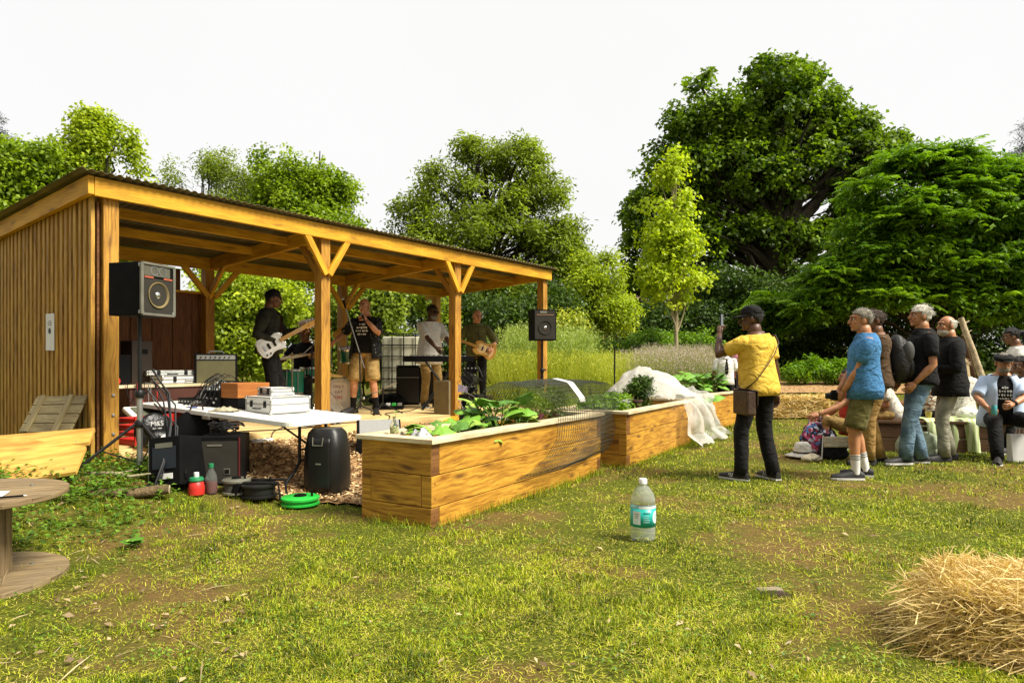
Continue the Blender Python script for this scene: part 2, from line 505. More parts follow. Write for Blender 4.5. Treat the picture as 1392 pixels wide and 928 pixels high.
# loose chips
N = 26000
u = RNG.uniform(-.15, 8.2, N); w_ = RNG.uniform(-2.55, 0, N)
keep = np.array([in_chip(a, b_ + RNG.normal() * .08) for a, b_ in zip(u, w_)])
u, w_ = u[keep], w_[keep]; N = len(u)
X = SH0.x + SHU.x * u + SHW.x * w_; Y = SH0.y + SHU.y * u + SHW.y * w_
def flakes(X, Y, Z, L, W, tilt, N):
    a = RNG.uniform(0, 2 * np.pi, N); t = RNG.normal(0, tilt, N)
    dx, dy, dz = np.cos(a) * np.cos(t), np.sin(a) * np.cos(t), np.sin(t)
    ex, ey, ez = -np.sin(a), np.cos(a), RNG.normal(0, tilt, N)
    c = np.stack([X, Y, Z], -1); d = np.stack([dx, dy, dz], -1) * L[:, None]; e = np.stack([ex, ey, ez], -1) * W[:, None]
    V = np.stack([c - d - e, c + d - e * .6, c + d + e, c - d + e * .8], 1).reshape(-1, 3)
    return V, np.arange(4 * N).reshape(N, 4)
Z = gz_np(X, Y) + .03 + RNG.uniform(0, .025, N)
V, F = flakes(X, Y, Z, RNG.uniform(.01, .032, N), RNG.uniform(.004, .013, N), .35, N)
M['chips'] = leafmat('loose_chips', (.13, .05, .015), (.74, .54, .28), trans=0, rough=.85)
tag(mesh_np('woodchips', V, F, M['chips'], col=np.repeat(RNG.uniform(0, 1, N) ** 1.1, 4)), 'loose pale and brown wood chips lying in front of the stage', 'wood chips', kind='stuff')

# ---------------------------------------------------------------- lawn grass blades
def fbm(x, y, s, seed=0):
    """cheap smooth numpy value noise 0..1"""
    r_ = np.zeros_like(x); amp = 1; tot = 0
    rs = np.random.default_rng(seed)
    for o in range(4):
        tab = rs.random((64, 64)); fx = x * s * 2 ** o + 17.3 * o; fy = y * s * 2 ** o + 9.1 * o
        ix = np.floor(fx).astype(int); iy = np.floor(fy).astype(int); tx = fx - ix; ty = fy - iy
        tx = tx * tx * (3 - 2 * tx); ty = ty * ty * (3 - 2 * ty)
        g_ = lambda a, b_: tab[a % 64, b_ % 64]
        r_ += amp * ((g_(ix, iy) * (1 - tx) + g_(ix + 1, iy) * tx) * (1 - ty) + (g_(ix, iy + 1) * (1 - tx) + g_(ix + 1, iy + 1) * tx) * ty)
        tot += amp; amp *= .5
    return r_ / tot

def blades(N, dmin, dmax, half, zoff=0.0):
    # distances drawn so that near grass is denser
    t = RNG.random(N); d = 1 / (1 / dmin + t * (1 / dmax - 1 / dmin))
    X = RNG.uniform(-half, half, N) * d; Y = d
    return X, Y, d
M['grass'] = None
def grass_material():
    m, n, b, out = newmat('grass_blades')
    at = n.nodes.new('ShaderNodeAttribute'); at.attribute_name = 'tint'
    r_ = ramp(n, [(0, (.025, .05, .003)), (.30, (.14, .20, .006)), (.52, (.43, .52, .012)), (.76, (.60, .60, .035)), (1, (.74, .58, .20))], at.outputs['Fac'])
    n.links.new(r_.outputs[0], b.inputs['Base Color']); b.inputs['Roughness'].default_value = .55; b.inputs['Specular IOR Level'].default_value = .3
    tr = n.nodes.new('ShaderNodeBsdfTranslucent'); n.links.new(r_.outputs[0], tr.inputs[0])
    ms = n.nodes.new('ShaderNodeMixShader'); ms.inputs[0].default_value = .3
    n.links.new(b.outputs[0], ms.inputs[1]); n.links.new(tr.outputs[0], ms.inputs[2]); n.links.new(ms.outputs[0], out.inputs[0])
    return m
M['grass'] = grass_material()
BEDS = []   # (origin, dir, perp, length, width) rectangles without grass
def in_rects(X, Y):
    k = np.zeros(len(X), bool)
    for o, d, p, L, W in BEDS:
        a = (X - o.x) * d.x + (Y - o.y) * d.y; b_ = (X - o.x) * p.x + (Y - o.y) * p.y
        k |= (a > 0) & (a < L) & (b_ > 0) & (b_ < W)
    return k
# ---------------------------------------------------------------- the open timber stage shelter
ZB = 2.66; ZBB = 2.50; ZG = .28; DK = .42; LEN = 7.27; WD = 2.55
shed = thing('stage_shelter', 'long open-fronted timber stage shelter with corrugated roof and slatted end wall', 'shelter')
def zroof(w_): return ZB + (ZBB - ZB) * w_ / WD
# posts
US = [0.06, 2.43, 4.84, 7.2]
for u in US:
    a = MB(); a.box(SH(u, 0.0, 0) + Vector((0, 0, (ZG - .1 + ZB + .14) / 2)), (.13, .13, ZB + .14 - ZG + .1), Matrix((SHU, SHW, Vector((0, 0, 1)))).transposed())
    p = a.build('post', M['post'], shed, bevel=.004)
    bl = MB()
    for z in ((.9, .72, .55) if u < 1 else (.62, .52, .44)):
        c = SH(u + .015, -.066, z)
        bl.lathe([(.0, .012), (.012, .010), (.016, 0)], 10, c, Matrix((SHU, Vector((0, 0, 1)), -SHW)).transposed())
    bl.build('bolt', M['steel'], p)
for u in US:
    a = MB(); a.box(SH(u, WD, 0) + Vector((0, 0, (ZG - .1 + ZBB + .12) / 2)), (.13, .13, ZBB + .12 - ZG + .1), Matrix((SHU, SHW, Vector((0, 0, 1)))).transposed())
    a.build('post', M['post'], shed, bevel=.004)
# front fascia in two lengths, back beam, left and right fascia
FH = .165
def part_beam(name, p0, p1, w_, h, m, bevel=.003):
    a = MB(); a.beam(p0, p1, w_, h); return a.build(name, m, shed, bevel=bevel)
part_beam('fascia', SH(-.1, -.10, ZB + FH / 2), SH(4.86, -.10, ZB + FH / 2), .05, FH, M['beam'])
part_beam('fascia', SH(4.863, -.10, ZB + FH / 2 - .002), SH(LEN + .05, -.10, ZB + FH / 2 - .002), .05, FH, M['beam'])
part_beam('back_beam', SH(-.1, WD - .095, ZBB + FH / 2), SH(LEN + .03, WD - .095, ZBB + FH / 2), .05, FH, M['beam'])
for u, nm in ((-.128, 'end_fascia'), (LEN + .0, 'rafter')):
    part_beam(nm, SH(u, -.122, zroof(-.12) + FH / 2), SH(u, WD + .35, zroof(WD + .35) + FH / 2), .05, FH, M['beam'])
for u in US[1:3]:
    part_beam('rafter', SH(u - .01, -.07, ZB - .02 + .09), SH(u - .01, WD - .125, ZBB + .09 - .01), .055, .17, M['beam'])
# purlins along u
for wq in (.65, 1.40):
    for a_, b_ in ((-.1, US[1] - .04), (US[1] + .02, US[2] - .04), (US[2] + .02, LEN - .03)):
        z = zroof(wq) + .085
        part_beam('purlin', SH(a_, wq, z), SH(b_, wq, z), .05, .10, M['beam'])
# knee braces on the front posts (V) and the back posts
for u in (US[1], US[2]):
    for s in (-1, 1):
        part_beam('brace', SH(u + s * .02, -.098, ZB - .42), SH(u + s * .30, -.098, ZB + .015), .045, .075, M['beam'])
    part_beam('brace', SH(u - .005, .04, ZB - .45), SH(u - .005, .42, ZB + .01), .045, .075, M['post'])
for u in (US[1], US[2]):
    for s in (-1, 1):
        part_beam('brace', SH(u + s * .05, WD - .1, ZBB - .38), SH(u + s * .40, WD - .1, ZBB + .02), .045, .075, M['beam'])
    part_beam('brace', SH(u - .005, WD - .05, ZBB - .38), SH(u - .005, WD - .42, ZBB + .04), .045, .075, M['beam'])
# corrugated roof
rf = MB(); wl = .076
L0, L1, W0, W1 = -.24, LEN + .15, -.20, WD + .45
nu = int((L1 - L0) / wl * 6)
def roofp(i, j):
    u = L0 + (L1 - L0) * i; w_ = W0 + (W1 - W0) * j
    return SH(u, w_, zroof(w_) + FH + .022 + .009 * math.cos(2 * math.pi * u / wl))
rf.grid(roofp, nu, 6)
M['tin'] = mat('corrugated_sheet', (.20, .165, .075), (.10, .08, .035), scale=2.0, rough=.7, metal=.1, spec=.3, bump=.2, bscale=20, stretch=(1, 1, 1))
rf.build('roof', M['tin'], shed, sm=True, solid=.003)
# slatted left end wall: vertical battens with dark gaps over a dark backing
RT = Matrix((SHW, SHU, Vector((0, 0, 1)))).transposed()
n = 26; pitch = (WD + .18) / n
for k in range(-1, n + 0):
    wq = .115 + k * pitch
    zt = zroof(wq) + .02; zb = .24 + random.uniform(-.015, .01)
    a = MB(); a.box(SH(-.075 + random.uniform(-.003, .003), wq, (zt + zb) / 2), (.052 + random.uniform(-.006, .006), .034, zt - zb), RT)
    a.build('batten', M['clad'], shed, bevel=.003)
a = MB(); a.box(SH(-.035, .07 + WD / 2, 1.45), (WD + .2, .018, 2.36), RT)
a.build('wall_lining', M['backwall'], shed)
# back wall of the first bay in vertical boards, open strip above with a small ledge
RB = Matrix((SHU, SHW, Vector((0, 0, 1)))).transposed()
n = 17
for k in range(n):
    u = .05 + (US[1] - .1) * (k + .5) / n
    a = MB(); zt = 2.16
    a.box(SH(u, WD + .07 + (k % 2) * .012, (zt + .3) / 2), ((US[1] - .1) / n + .012, .018, zt - .3), RB)
    a.build('wall_board', M['backwall'], shed, bevel=.002)
part_beam('ledge', SH(.1, WD + .04, 2.175), SH(US[1] - .07, WD + .04, 2.175), .10, .03, M['beam'])
for k in range(12):
    u = .05 + 2.02 * (k + .5) / 12
    a = MB(); a.box(SH(u, WD + .075, 2.34), (2.02 / 12 + .004, .015, .30), RB); a.build('wall_board', M['backwall'], shed)
part_beam('wall_stud', SH(1.13, WD - .02, .45), SH(1.13, WD - .02, 2.5), .05, .07, M['beam'])
# deck: big pale boards with joints
nb = 6
for k in range(nb):
    w0, w1 = .02 + (WD - .04) * k / nb, .02 + (WD - .04) * (k + 1) / nb
    for a_, b_ in ((.02, 2.44), (2.445, 4.88), (4.885, LEN - .02)):
        a = MB(); a.box(SH((a_ + b_) / 2, (w0 + w1) / 2, DK - .012), (b_ - a_, w1 - w0 - .004, .024), RB); a.build('deck_board', M['deck'], shed, bevel=.002)
part_beam('deck_edge', SH(.02, -.02, DK - .09), SH(LEN - .02, -.02, DK - .09), .03, .14, M['deck'])

# notice on the slats
nt_ = thing('wall_notice', 'small laminated paper notice with a dark emblem pinned to the slatted end wall', 'notice', SH(-.10, .86, 1.50))
MX = Matrix.Translation((0, 0, 0)).to_3x3()
def on_left_wall(a, b_, o=0.0): return SHW * a + Vector((0, 0, b_)) - SHU * o
a = MB(); a.prism([on_left_wall(-.10, -.19), on_left_wall(.10, -.185), on_left_wall(.10, .17), on_left_wall(-.10, .165)], (0, 0, 0), -SHU * .003)
a.build('paper', M['paper'], nt_)
a = MB(); a.lathe([(.0, .001), (.028, .001), (.028, 0)], 20, -SHU * .006, Matrix((SHW, Vector((0, 0, 1)), -SHU)).transposed())
for k, wd in ((0, .06), (1, .1), (2, .08)):
    zz = .09 - k * .018
    a.prism([on_left_wall(-wd / 2, zz, .004), on_left_wall(wd / 2, zz, .004), on_left_wall(wd / 2, zz + .006, .004), on_left_wall(-wd / 2, zz + .006, .004)], (0, 0, 0), -SHU * .001)
a.build('emblem', M['black_metal'], nt_)

# ---------------------------------------------------------------- raised beds
def raised_bed(name_label, O, D, L, W, bh=.2315, nbd=3, th=.095, capw=.10):
    """sleepers stacked with lapped corners; O = near front corner on the ground, D = long direction"""
    D = Vector((D[0], D[1], 0)).normalized(); Pp = Vector((-D.y, D.x, 0)); O = Vector((O[0], O[1], 0))
    z0 = gz(O.x, O.y) - .09
    t = thing('raised_bed', name_label, 'raised bed', O + Vector((0, 0, z0)))
    Rm = Matrix((D, Pp, Vector((0, 0, 1)))).transposed()
    H = bh * nbd
    for k in range(nbd):
        zc = bh * (k + .5); lap = (k % 2 == 0)
        j = random.uniform(-.002, .002)
        # front and back sleepers (lap: run between the ends when even, full when odd)
        x0, x1 = (th, L - th) if lap else (0, L)
        y0, y1 = (0, W) if lap else (th, W - th)
        for yy in (th / 2 + j, W - th / 2):
            a = MB(); a.box(D * ((x0 + x1) / 2) + Pp * yy + Vector((0, 0, zc)), (x1 - x0 - .002, th, bh - .005), Rm); a.build('sleeper', M['bed'], t, bevel=.005)
        for xx in (th / 2 + j, L - th / 2):
            a = MB(); a.box(D * xx + Pp * ((y0 + y1) / 2) + Vector((0, 0, zc)), (th, y1 - y0 - .002, bh - .005), Rm)
            o = a.build('sleeper', [M['bed'], M['bedend']], t, bevel=.005)
            for p in o.data.polygons:
                if abs(p.normal.dot(Pp)) > .9: p.material_index = 1
    for k in range(nbd):
        for x in (.04, L - .04):
            for dz in (.06, .17): a = MB(); a.lathe([(.008, -.001), (.008, .001), (0, .0015)], 8, D * x + Pp * -.001 + Vector((0, 0, bh * k + dz)), Matrix((D, Vector((0, 0, 1)), -Pp)).transposed()); a.build('screw', M['steel'] if 0 else M['bedend'], t)
    # capping boards mitred
    ov = .035; zt = H + .016
    for c0, c1, i0, i1 in (((-ov, -ov), (L + ov, -ov), (capw, capw), (L - capw, capw)), ((-ov, W + ov), (L + ov, W + ov), (capw, W - capw), (L - capw, W - capw)),
                           ((-ov, -ov), (-ov, W + ov), (capw, capw), (capw, W - capw)), ((L + ov, -ov), (L + ov, W + ov), (L - capw, capw), (L - capw, W - capw))):
        pts = [D * q[0] + Pp * q[1] + Vector((0, 0, H + .002)) for q in (c0, c1, i1, i0)]
        a = MB(); 
        ids = [a.vert(p) for p in pts] + [a.vert(p + Vector((0, 0, .034))) for p in pts]
        r0 = random.random() * 9
        uvq = [(Vector(q).dot(Vector((c1[0] - c0[0], c1[1] - c0[1])).normalized()) + r0, Vector(q).dot(Vector((-(c1[1] - c0[1]), c1[0] - c0[0])).normalized())) for q in (c0, c1, i1, i0)]
        a.face(ids[:4][::-1], uvq[::-1]); a.face(ids[4:], uvq)
        for k in range(4):
            k2 = (k + 1) % 4; a.face([ids[k], ids[k2], ids[4 + k2], ids[4 + k]], [(uvq[k][0], 0), (uvq[k2][0], 0), (uvq[k2][0], .034), (uvq[k][0], .034)])
        a.build('capping_board', M['cap'], t, bevel=.003)
    M.setdefault('soil', mat('dark_soil', (.05, .03, .018), (.02, .012, .008), scale=20, rough=1, bump=1, bscale=40, dist=.03))
    a = MB(); a.grid(lambda s, v: D * (th + (L - 2 * th) * s) + Pp * (th + (W - 2 * th) * v) + Vector((0, 0, H - .05 + .03 * noise.noise(Vector((s * 9, v * 4, 1))))), 40, 12); a.build('soil', M['soil'], t, sm=True)
    BEDS.append((O, D, Pp, L, W))
    return dict(t=t, O=O, D=D, P=Pp, z=z0 + H, L=L, W=W)
B1 = raised_bed('nearest raised sleeper bed with squash leaves and wire mesh arched over it', (-.58, 4.76), (.52, .854), 3.0, .68)
B2 = raised_bed('middle raised sleeper bed with white netting dragged over its far end', (1.30, 7.50), (.50, .865), 2.9, .95)
B3 = raised_bed('farthest raised sleeper bed with leafy crops beside the man in yellow', (3.25, 11.3), (.62, .785), 2.6, .9)
# ---------------------------------------------------------------- foliage tools
def unit(v): return v / np.maximum(np.linalg.norm(v, axis=-1, keepdims=True), 1e-9)

def leaf_quads(C, D, Nn, L, W, fold=.25):
    """diamond leaves: C base centres (n,3), D direction, Nn normal, L, W (n,)"""
    D = unit(D); S = unit(np.cross(D, Nn)); Nn = unit(np.cross(S, D))
    L = L[:, None]; W = W[:, None]
    a = C; c = C + D * L - Nn * L * .12
    b = C + D * L * .45 + S * W * .5 + Nn * W * fold
    d = C + D * L * .45 - S * W * .5 + Nn * W * fold
    V = np.stack([a, b, c, d], 1).reshape(-1, 3)
    return V, np.arange(len(C) * 4).reshape(-1, 4)

def rand_dirs(n, rng): return unit(rng.normal(size=(n, 3)))

def crown_points(blobs, nclump, rng, shell=.35):
    vol = np.array([b[3] * b[4] * b[5] for b in blobs]) ** .64
    k = rng.choice(len(blobs), nclump, p=vol / vol.sum())
    B = np.array(blobs)[k]
    r_ = 1 - shell * rng.random(nclump) ** 1.3
    inner = rng.random(nclump) < .22
    r_ = np.where(inner, rng.random(nclump) ** .4 * .8, r_)
    d = rand_dirs(nclump, rng)
    d[:, 2] = np.where((d[:, 2] < -.25) & (rng.random(nclump) < .5), -d[:, 2], d[:, 2])
    return B[:, :3] + d * B[:, 3:6] * r_[:, None], d, k

def foliage(blobs, nclump, per, cr, L, W, seed, flat=.7, up=.7, gaps=.0, tintbase=None, droop=.0):
    """returns verts, faces, tint of a leafy mass"""
    rng = np.random.default_rng(seed)
    C, D, k = crown_points(blobs, nclump, rng)
    if gaps:
        q = fbm(C[:, 0] * 1.0 + C[:, 1] * .37, C[:, 2] * 1.0 + C[:, 1] * .21, gaps, seed)
        keep = q > np.quantile(q, .33); C, D, k = C[keep], D[keep], k[keep]
    n = len(C)
    tone = rng.normal(.5, .19, n)
    m = n * per
    ci = np.repeat(np.arange(n), per)
    off = rng.normal(size=(m, 3)) * .5; rr = np.linalg.norm(off, axis=1, keepdims=True); off = off / np.maximum(rr, 1e-6) * np.minimum(rr, 1.05)
    crs = cr * rng.uniform(.6, 1.35, n)
    off = off * crs[ci][:, None]; off[:, 2] *= flat
    P_ = C[ci] + off
    P_[:, 2] -= droop * (off[:, 0] ** 2 + off[:, 1] ** 2) / max(cr, .01)
    out = unit(off + D[ci] * .35 * cr)
    Nn = unit(out * (1 - up) + np.array([0, 0, 1.0]) * up + rng.normal(size=(m, 3)) * .45)
    dd = unit(np.cross(Nn, rng.normal(size=(m, 3)))) * 1.0 + out * .55 + np.array([0, 0, -.25])
    Ls = L * rng.uniform(.65, 1.3, m); Ws = W * rng.uniform(.7, 1.25, m)
    V, F = leaf_quads(P_, dd, Nn, Ls, Ws)
    t = np.clip(tone[ci] + rng.normal(0, .14, m), 0, 1)
    return V, F, np.repeat(t, 4), C

def joinm(parts):
    vs_, fs_, ts_ = [], [], []; o = 0
    for V, F, T in parts:
        vs_.append(V); fs_.append(F + o); ts_.append(T); o += len(V)
    return np.concatenate(vs_), np.concatenate(fs_), np.concatenate(ts_)

def limb(mb, a, b, r0, r1, seed, n=6, wob=.08, sag=0.0):
    rs = random.Random(seed); a = Vector(a); b = Vector(b); L = (b - a).length
    pts = []
    for i in range(n + 1):
        t = i / n
        p = a.lerp(b, t); k = math.sin(math.pi * t) * wob * L
        p += Vector((rs.uniform(-1, 1), rs.uniform(-1, 1), rs.uniform(-.4, .6))) * k * .6 + Vector((0, 0, sag * math.sin(math.pi * t) * L))
        pts.append(p)
    mb.tube(pts, [r0 + (r1 - r0) * (i / n) ** .8 for i in range(n + 1)], 7)

M['bark'] = mat('bark', (.055, .042, .024), (.018, .014, .009), scale=9, rough=.95, bump=.8, stretch=(1, 1, .3), dist=.03)
M['bark_pale'] = mat('pale_bark', (.40, .34, .20), (.26, .21, .12), scale=14, rough=.9, bump=.4)
def blobs_px(lst, d):
    """(px, py, rx_px, ry_px[, depth offset, depth radius]) -> world ellipsoids"""
    o = []
    for q in lst:
        dd = d + (q[4] if len(q) > 4 else 0); p = P(q[0], q[1], dd); k = dd / FPX
        ry = q[5] if len(q) > 5 else (q[2] + q[3]) / 2 * k
        o.append((p.x, p.y, p.z, q[2] * k, ry, q[3] * k))
    return o

def tree(name, label, d, px, blobs, trunk, nclump, per, cr, L, W, lm, seed, group=None, limbs=8, twigs=60, bark='bark', gaps=.35, flat=.7, up=.6, cat='tree', base_py=None, zb=None, lean=0):
    bl = blobs_px(blobs, d)
    x0 = (px - 696) / FPX * d; z0 = gz(x0, d) - .1 if zb is None else zb
    t = thing(name, label, cat, (x0, d, z0), 0, group)
    O = Vector((x0, d, z0))
    V, F, T, C = foliage(bl, nclump, per, cr, L, W, seed, gaps=gaps, flat=flat, up=up)
    mesh_np('crown', V - np.array(O), F, lm, t, T)
    mb = MB(); top = max(b[2] - b[5] * .6 for b in bl) - z0
    r0 = trunk
    cx = sum(b[0] for b in bl) / len(bl) - x0
    tp = [Vector((cx * .6 * (i / 7) ** 1.6 + r0 * .5 * math.sin(i * 1.3 + seed), .3 * math.sin(i + seed) * r0, top * i / 7)) for i in range(8)]
    mb.tube(tp, [r0 * (1.25 if i == 0 else 1) * (1 - .86 * i / 7) for i in range(8)], 10)
    rs = random.Random(seed)
    for i in range(limbs):
        b = bl[i % len(bl)]
        tgt = Vector((b[0] + rs.uniform(-.7, .7) * b[3], b[1] + rs.uniform(-.7, .7) * b[4], b[2] + rs.uniform(-.5, .7) * b[5])) - O
        k = min(.8, max(.15, (tgt.z / top) * .55)); i0 = k * 7; a = tp[int(i0)].lerp(tp[min(7, int(i0) + 1)], i0 % 1)
        limb(mb, a, tgt, r0 * (.55 - .35 * k), r0 * .07, seed * 31 + i, sag=.06)
    sel = rs.sample(range(len(C)), min(twigs, len(C)))
    for i in sel:
        c = Vector(C[i]) - O; k = min(.92, max(.2, (c.z / top) * .75)); i0 = k * 7; a = tp[int(i0)].lerp(tp[min(7, int(i0) + 1)], i0 % 1)
        limb(mb, a, c, r0 * .16 * (1.1 - k), r0 * .03, i, n=5, wob=.1, sag=.05)
    mb.build('trunk', M[bark], t, sm=True)
    return t

LM = {}
LM['lime'] = leafmat('lime_leaf', (.016, .05, .003), (.26, .40, .016), trans=.4)
LM['ash'] = leafmat('ash_leaf', (.045, .08, .005), (.36, .46, .04), trans=.45)
LM['maple'] = leafmat('maple_leaf', (.06, .12, .006), (.38, .52, .02), trans=.4)
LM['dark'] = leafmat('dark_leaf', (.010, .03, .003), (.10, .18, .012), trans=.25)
LM['young'] = leafmat('young_leaf', (.26, .36, .010), (.62, .72, .03), trans=.45)
LM['sumac'] = leafmat('sumac_leaf', (.025, .10, .004), (.30, .50, .014), trans=.4)
LM['bright'] = leafmat('bright_leaf', (.10, .17, .008), (.56, .66, .035), trans=.4)
LM['laurel'] = leafmat('laurel_leaf', (.05, .12, .006), (.26, .44, .03), trans=.3, rough=.35)
LM['conifer'] = leafmat('conifer_needle', (.008, .022, .006), (.03, .06, .012), trans=.1)
LM['straw'] = leafmat('meadow_straw', (.20, .29, .015), (.60, .60, .075), trans=.35)
LM['lav'] = leafmat('lavender', (.22, .30, .03), (.58, .45, .47), trans=.3)

# ---------------------------------------------------------------- trees, left to right
GB = 'trees behind the garden'
tree('conifer_tree', 'dark conifer at the left edge of the sky, only its tiered right side showing', 36, -28,
     [(-14, 165, 12, 16), (-14, 185, 24, 12), (-12, 208, 30, 14), (-12, 235, 38, 18), (-16, 265, 44, 25)], .3, 260, 60, .5, .22, .03, LM['conifer'], 3, GB, limbs=6, gaps=0, flat=.35)
tree('maple_tree', 'round mid-green maple low behind the left end of the shelter roof', 26, 20,
     [(20, 250, 70, 50), (65, 225, 42, 40), (-30, 235, 60, 45), (30, 330, 100, 60)], .28, 950, 46, .55, .16, .13, LM['maple'], 5, GB, limbs=10)
tree('maple_tree', 'tall yellow-green maple rising above the left corner of the shelter roof', 27, 130,
     [(135, 190, 34, 34), (150, 215, 38, 40), (95, 232, 42, 42), (150, 255, 52, 45), (80, 265, 40, 35), (172, 180, 14, 12), (128, 168, 20, 16), (195, 275, 30, 25), (140, 320, 90, 60)], .26, 1150, 42, .5, .16, .13, LM['bright'], 8, GB, limbs=14, gaps=.5)
tree('willow_tree', 'thin olive-leaved tree above the middle of the left roof slope', 30, 290,
     [(270, 240, 40, 32), (310, 245, 46, 38), (250, 262, 30, 26), (340, 265, 30, 34), (290, 310, 80, 50)], .24, 760, 34, .5, .15, .06, LM['ash'], 12, GB, limbs=14, gaps=.6)
tree('sycamore_tree', 'full green tree just left of the gap of white sky', 27, 410,
     [(385, 232, 36, 36), (425, 240, 34, 36), (445, 265, 36, 36), (400, 285, 62, 40), (365, 250, 26, 30), (415, 335, 90, 60), (432, 214, 10, 12)], .28, 1150, 44, .5, .15, .11, LM['maple'], 15, GB, limbs=14, gaps=.45)
tree('ash_tree', 'broad feathery ash tree behind the right half of the shelter', 28, 655,
     [(640, 235, 52, 42), (700, 232, 46, 40), (600, 265, 46, 46), (660, 290, 92, 52), (735, 285, 46, 46), (570, 305, 40, 44), (650, 350, 120, 62), (745, 345, 50, 55), (770, 320, 24, 22), (560, 360, 45, 55), (716, 205, 16, 14), (640, 205, 18, 14), (660, 420, 130, 55), (782, 372, 30, 40)],
     .38, 2700, 32, .46, .20, .08, LM['ash'], 21, GB, limbs=26, twigs=160, gaps=.9)
tree('lime_tree', 'huge dark lime tree towering over the audience', 33, 1060,
     [(1040, 150, 85, 62), (985, 175, 60, 55), (1090, 160, 52, 48), (1150, 225, 60, 48), (945, 185, 48, 42), (1150, 178, 40, 30), (1205, 215, 42, 34), (1000, 235, 90, 50), (1090, 240, 80, 50), (925, 240, 62, 52), (895, 300, 48, 50), (880, 350, 36, 50), (945, 325, 56, 44), (930, 400, 70, 50), (1015, 320, 55, 30), (1095, 335, 70, 36), (1165, 320, 50, 50), (1035, 95, 26, 16), (1085, 98, 18, 14), (1122, 125, 22, 18), (958, 122, 26, 20), (960, 450, 90, 45), (1080, 445, 95, 50), (868, 400, 30, 40)],
     .60, 4000, 32, .46, .23, .19, LM['lime'], 33, GB, limbs=60, twigs=420, gaps=1.2)
tree('conifer_tree', 'dark conifer tips at the right edge of the sky above the sumac', 38, 1412,
     [(1410, 180, 26, 18), (1408, 210, 34, 14), (1412, 240, 40, 18)], .3, 200, 60, .5, .22, .03, LM['conifer'], 4, GB, limbs=5, gaps=0, flat=.35)
tree('young_tree', 'slender young tree with lime-yellow leaves and a pale straight trunk', 17.5, 921,
     [(913 + 9 * math.sin(i * 2.3), 222 + i * 13.2, r_ * (.85 + .2 * math.sin(i * 1.7)), 21) for i, r_ in enumerate((7, 13, 19, 24, 28, 32, 35, 38, 41, 44, 47, 50, 49, 42, 30))],
     .07, 700, 19, .24, .11, .09, LM['young'], 40, None, limbs=24, twigs=120, bark='bark_pale', gaps=1.6, up=.4)
tree('apple_tree', 'loose yellow-green shrubby tree between the shelter post and the young tree', 21, 800,
     [(790, 400, 40, 45), (820, 380, 26, 30), (800, 430, 55, 30), (765, 430, 35, 40), (835, 430, 30, 30), (828, 352, 10, 16), (795, 360, 12, 14)], .14, 950, 30, .35, .13, .05, LM['bright'], 44, None, limbs=18, twigs=60, gaps=.7)

# sumac / tree of heaven: compound fronds in drooping layers
def frond_tree(name, label, d, px, blobs, seed, nfr, group=None, lm='sumac', flen=.78, nleaf=13, leafL=.21, leafW=.06, trunk=.16):
    rng = np.random.default_rng(seed); bl = blobs_px(blobs, d)
    x0 = (px - 696) / FPX * d; z0 = gz(x0, d) - .1; O = np.array((x0, d, z0))
    t = thing(name, label, 'tree', tuple(O), 0, group)
    C, D, k = crown_points(bl, nfr // 9, rng, shell=.3)
    q = fbm(C[:, 0] * .9, C[:, 2] * 1.5, .9, seed); C = C[q > np.quantile(q, .15)]
    n = len(C); per = 9; ci = np.repeat(np.arange(n), per)
    az = rng.uniform(0, 2 * np.pi, n * per)
    tone = rng.normal(.45, .15, n)[ci]
    h = np.stack([np.cos(az), np.sin(az), np.zeros_like(az)], -1)
    parts = []; L = flen * rng.uniform(.7, 1.25, n * per); el = rng.uniform(.1, .9, (n * per, 1)); sL = 1
    for j in range(nleaf):
        s = (j + 1) / nleaf
        base = C[ci] + h * (L * s)[:, None] + np.array([0, 0, 1.0]) * L[:, None] * (el * s - .55 * s * s)
        tang = unit(h + np.array([0, 0, 1.0]) * (el - 1.1 * s))
        side = np.stack([-h[:, 1], h[:, 0], np.zeros(len(h))], -1)
        for sg in (-1, 1):
            dd = side * sg * .85 + tang * .5 + np.array([0, 0, -.25]) + rng.normal(size=base.shape) * .12
            nn = np.array([0, 0, 1.0]) + rng.normal(size=base.shape) * .25 + side * sg * .2
            sc_ = math.sin(math.pi * (s * .8 + .12)) ** .6
            V, F = leaf_quads(base, dd, nn, leafL * sc_ * rng.uniform(.8, 1.2, len(base)), leafW * np.ones(len(base)), .1)
            parts.append((V, F, np.repeat(np.clip(tone + rng.normal(0, .1, len(base)), 0, 1), 4)))
    V2, F2, T2, C2 = foliage(bl, 2000, 34, .42, .20, .09, seed + 1, gaps=.8, up=.65); parts.append((V2, F2, T2 * .8))
    V, F, T = joinm(parts)
    mesh_np('crown', V - O, F, LM[lm], t, T)
    mb = MB(); rs = random.Random(seed)
    for s_ in range(3):
        a = Vector((rs.uniform(-.3, .3), rs.uniform(-.2, .2), 0)); b = bl[s_ % len(bl)]
        limb(mb, a, Vector(b[:3]) - Vector(O), trunk, .04, seed + s_, n=8, wob=.06)
    for i in rs.sample(range(n), min(90, n)):
        c = Vector(C[i]) - Vector(O); limb(mb, (rs.uniform(-.3, .3), rs.uniform(-.2, .2), max(.5, c.z * .45)), c, .04, .01, i, n=5, wob=.1)
    mb.build('trunk', M['bark'], t, sm=True)
    return t
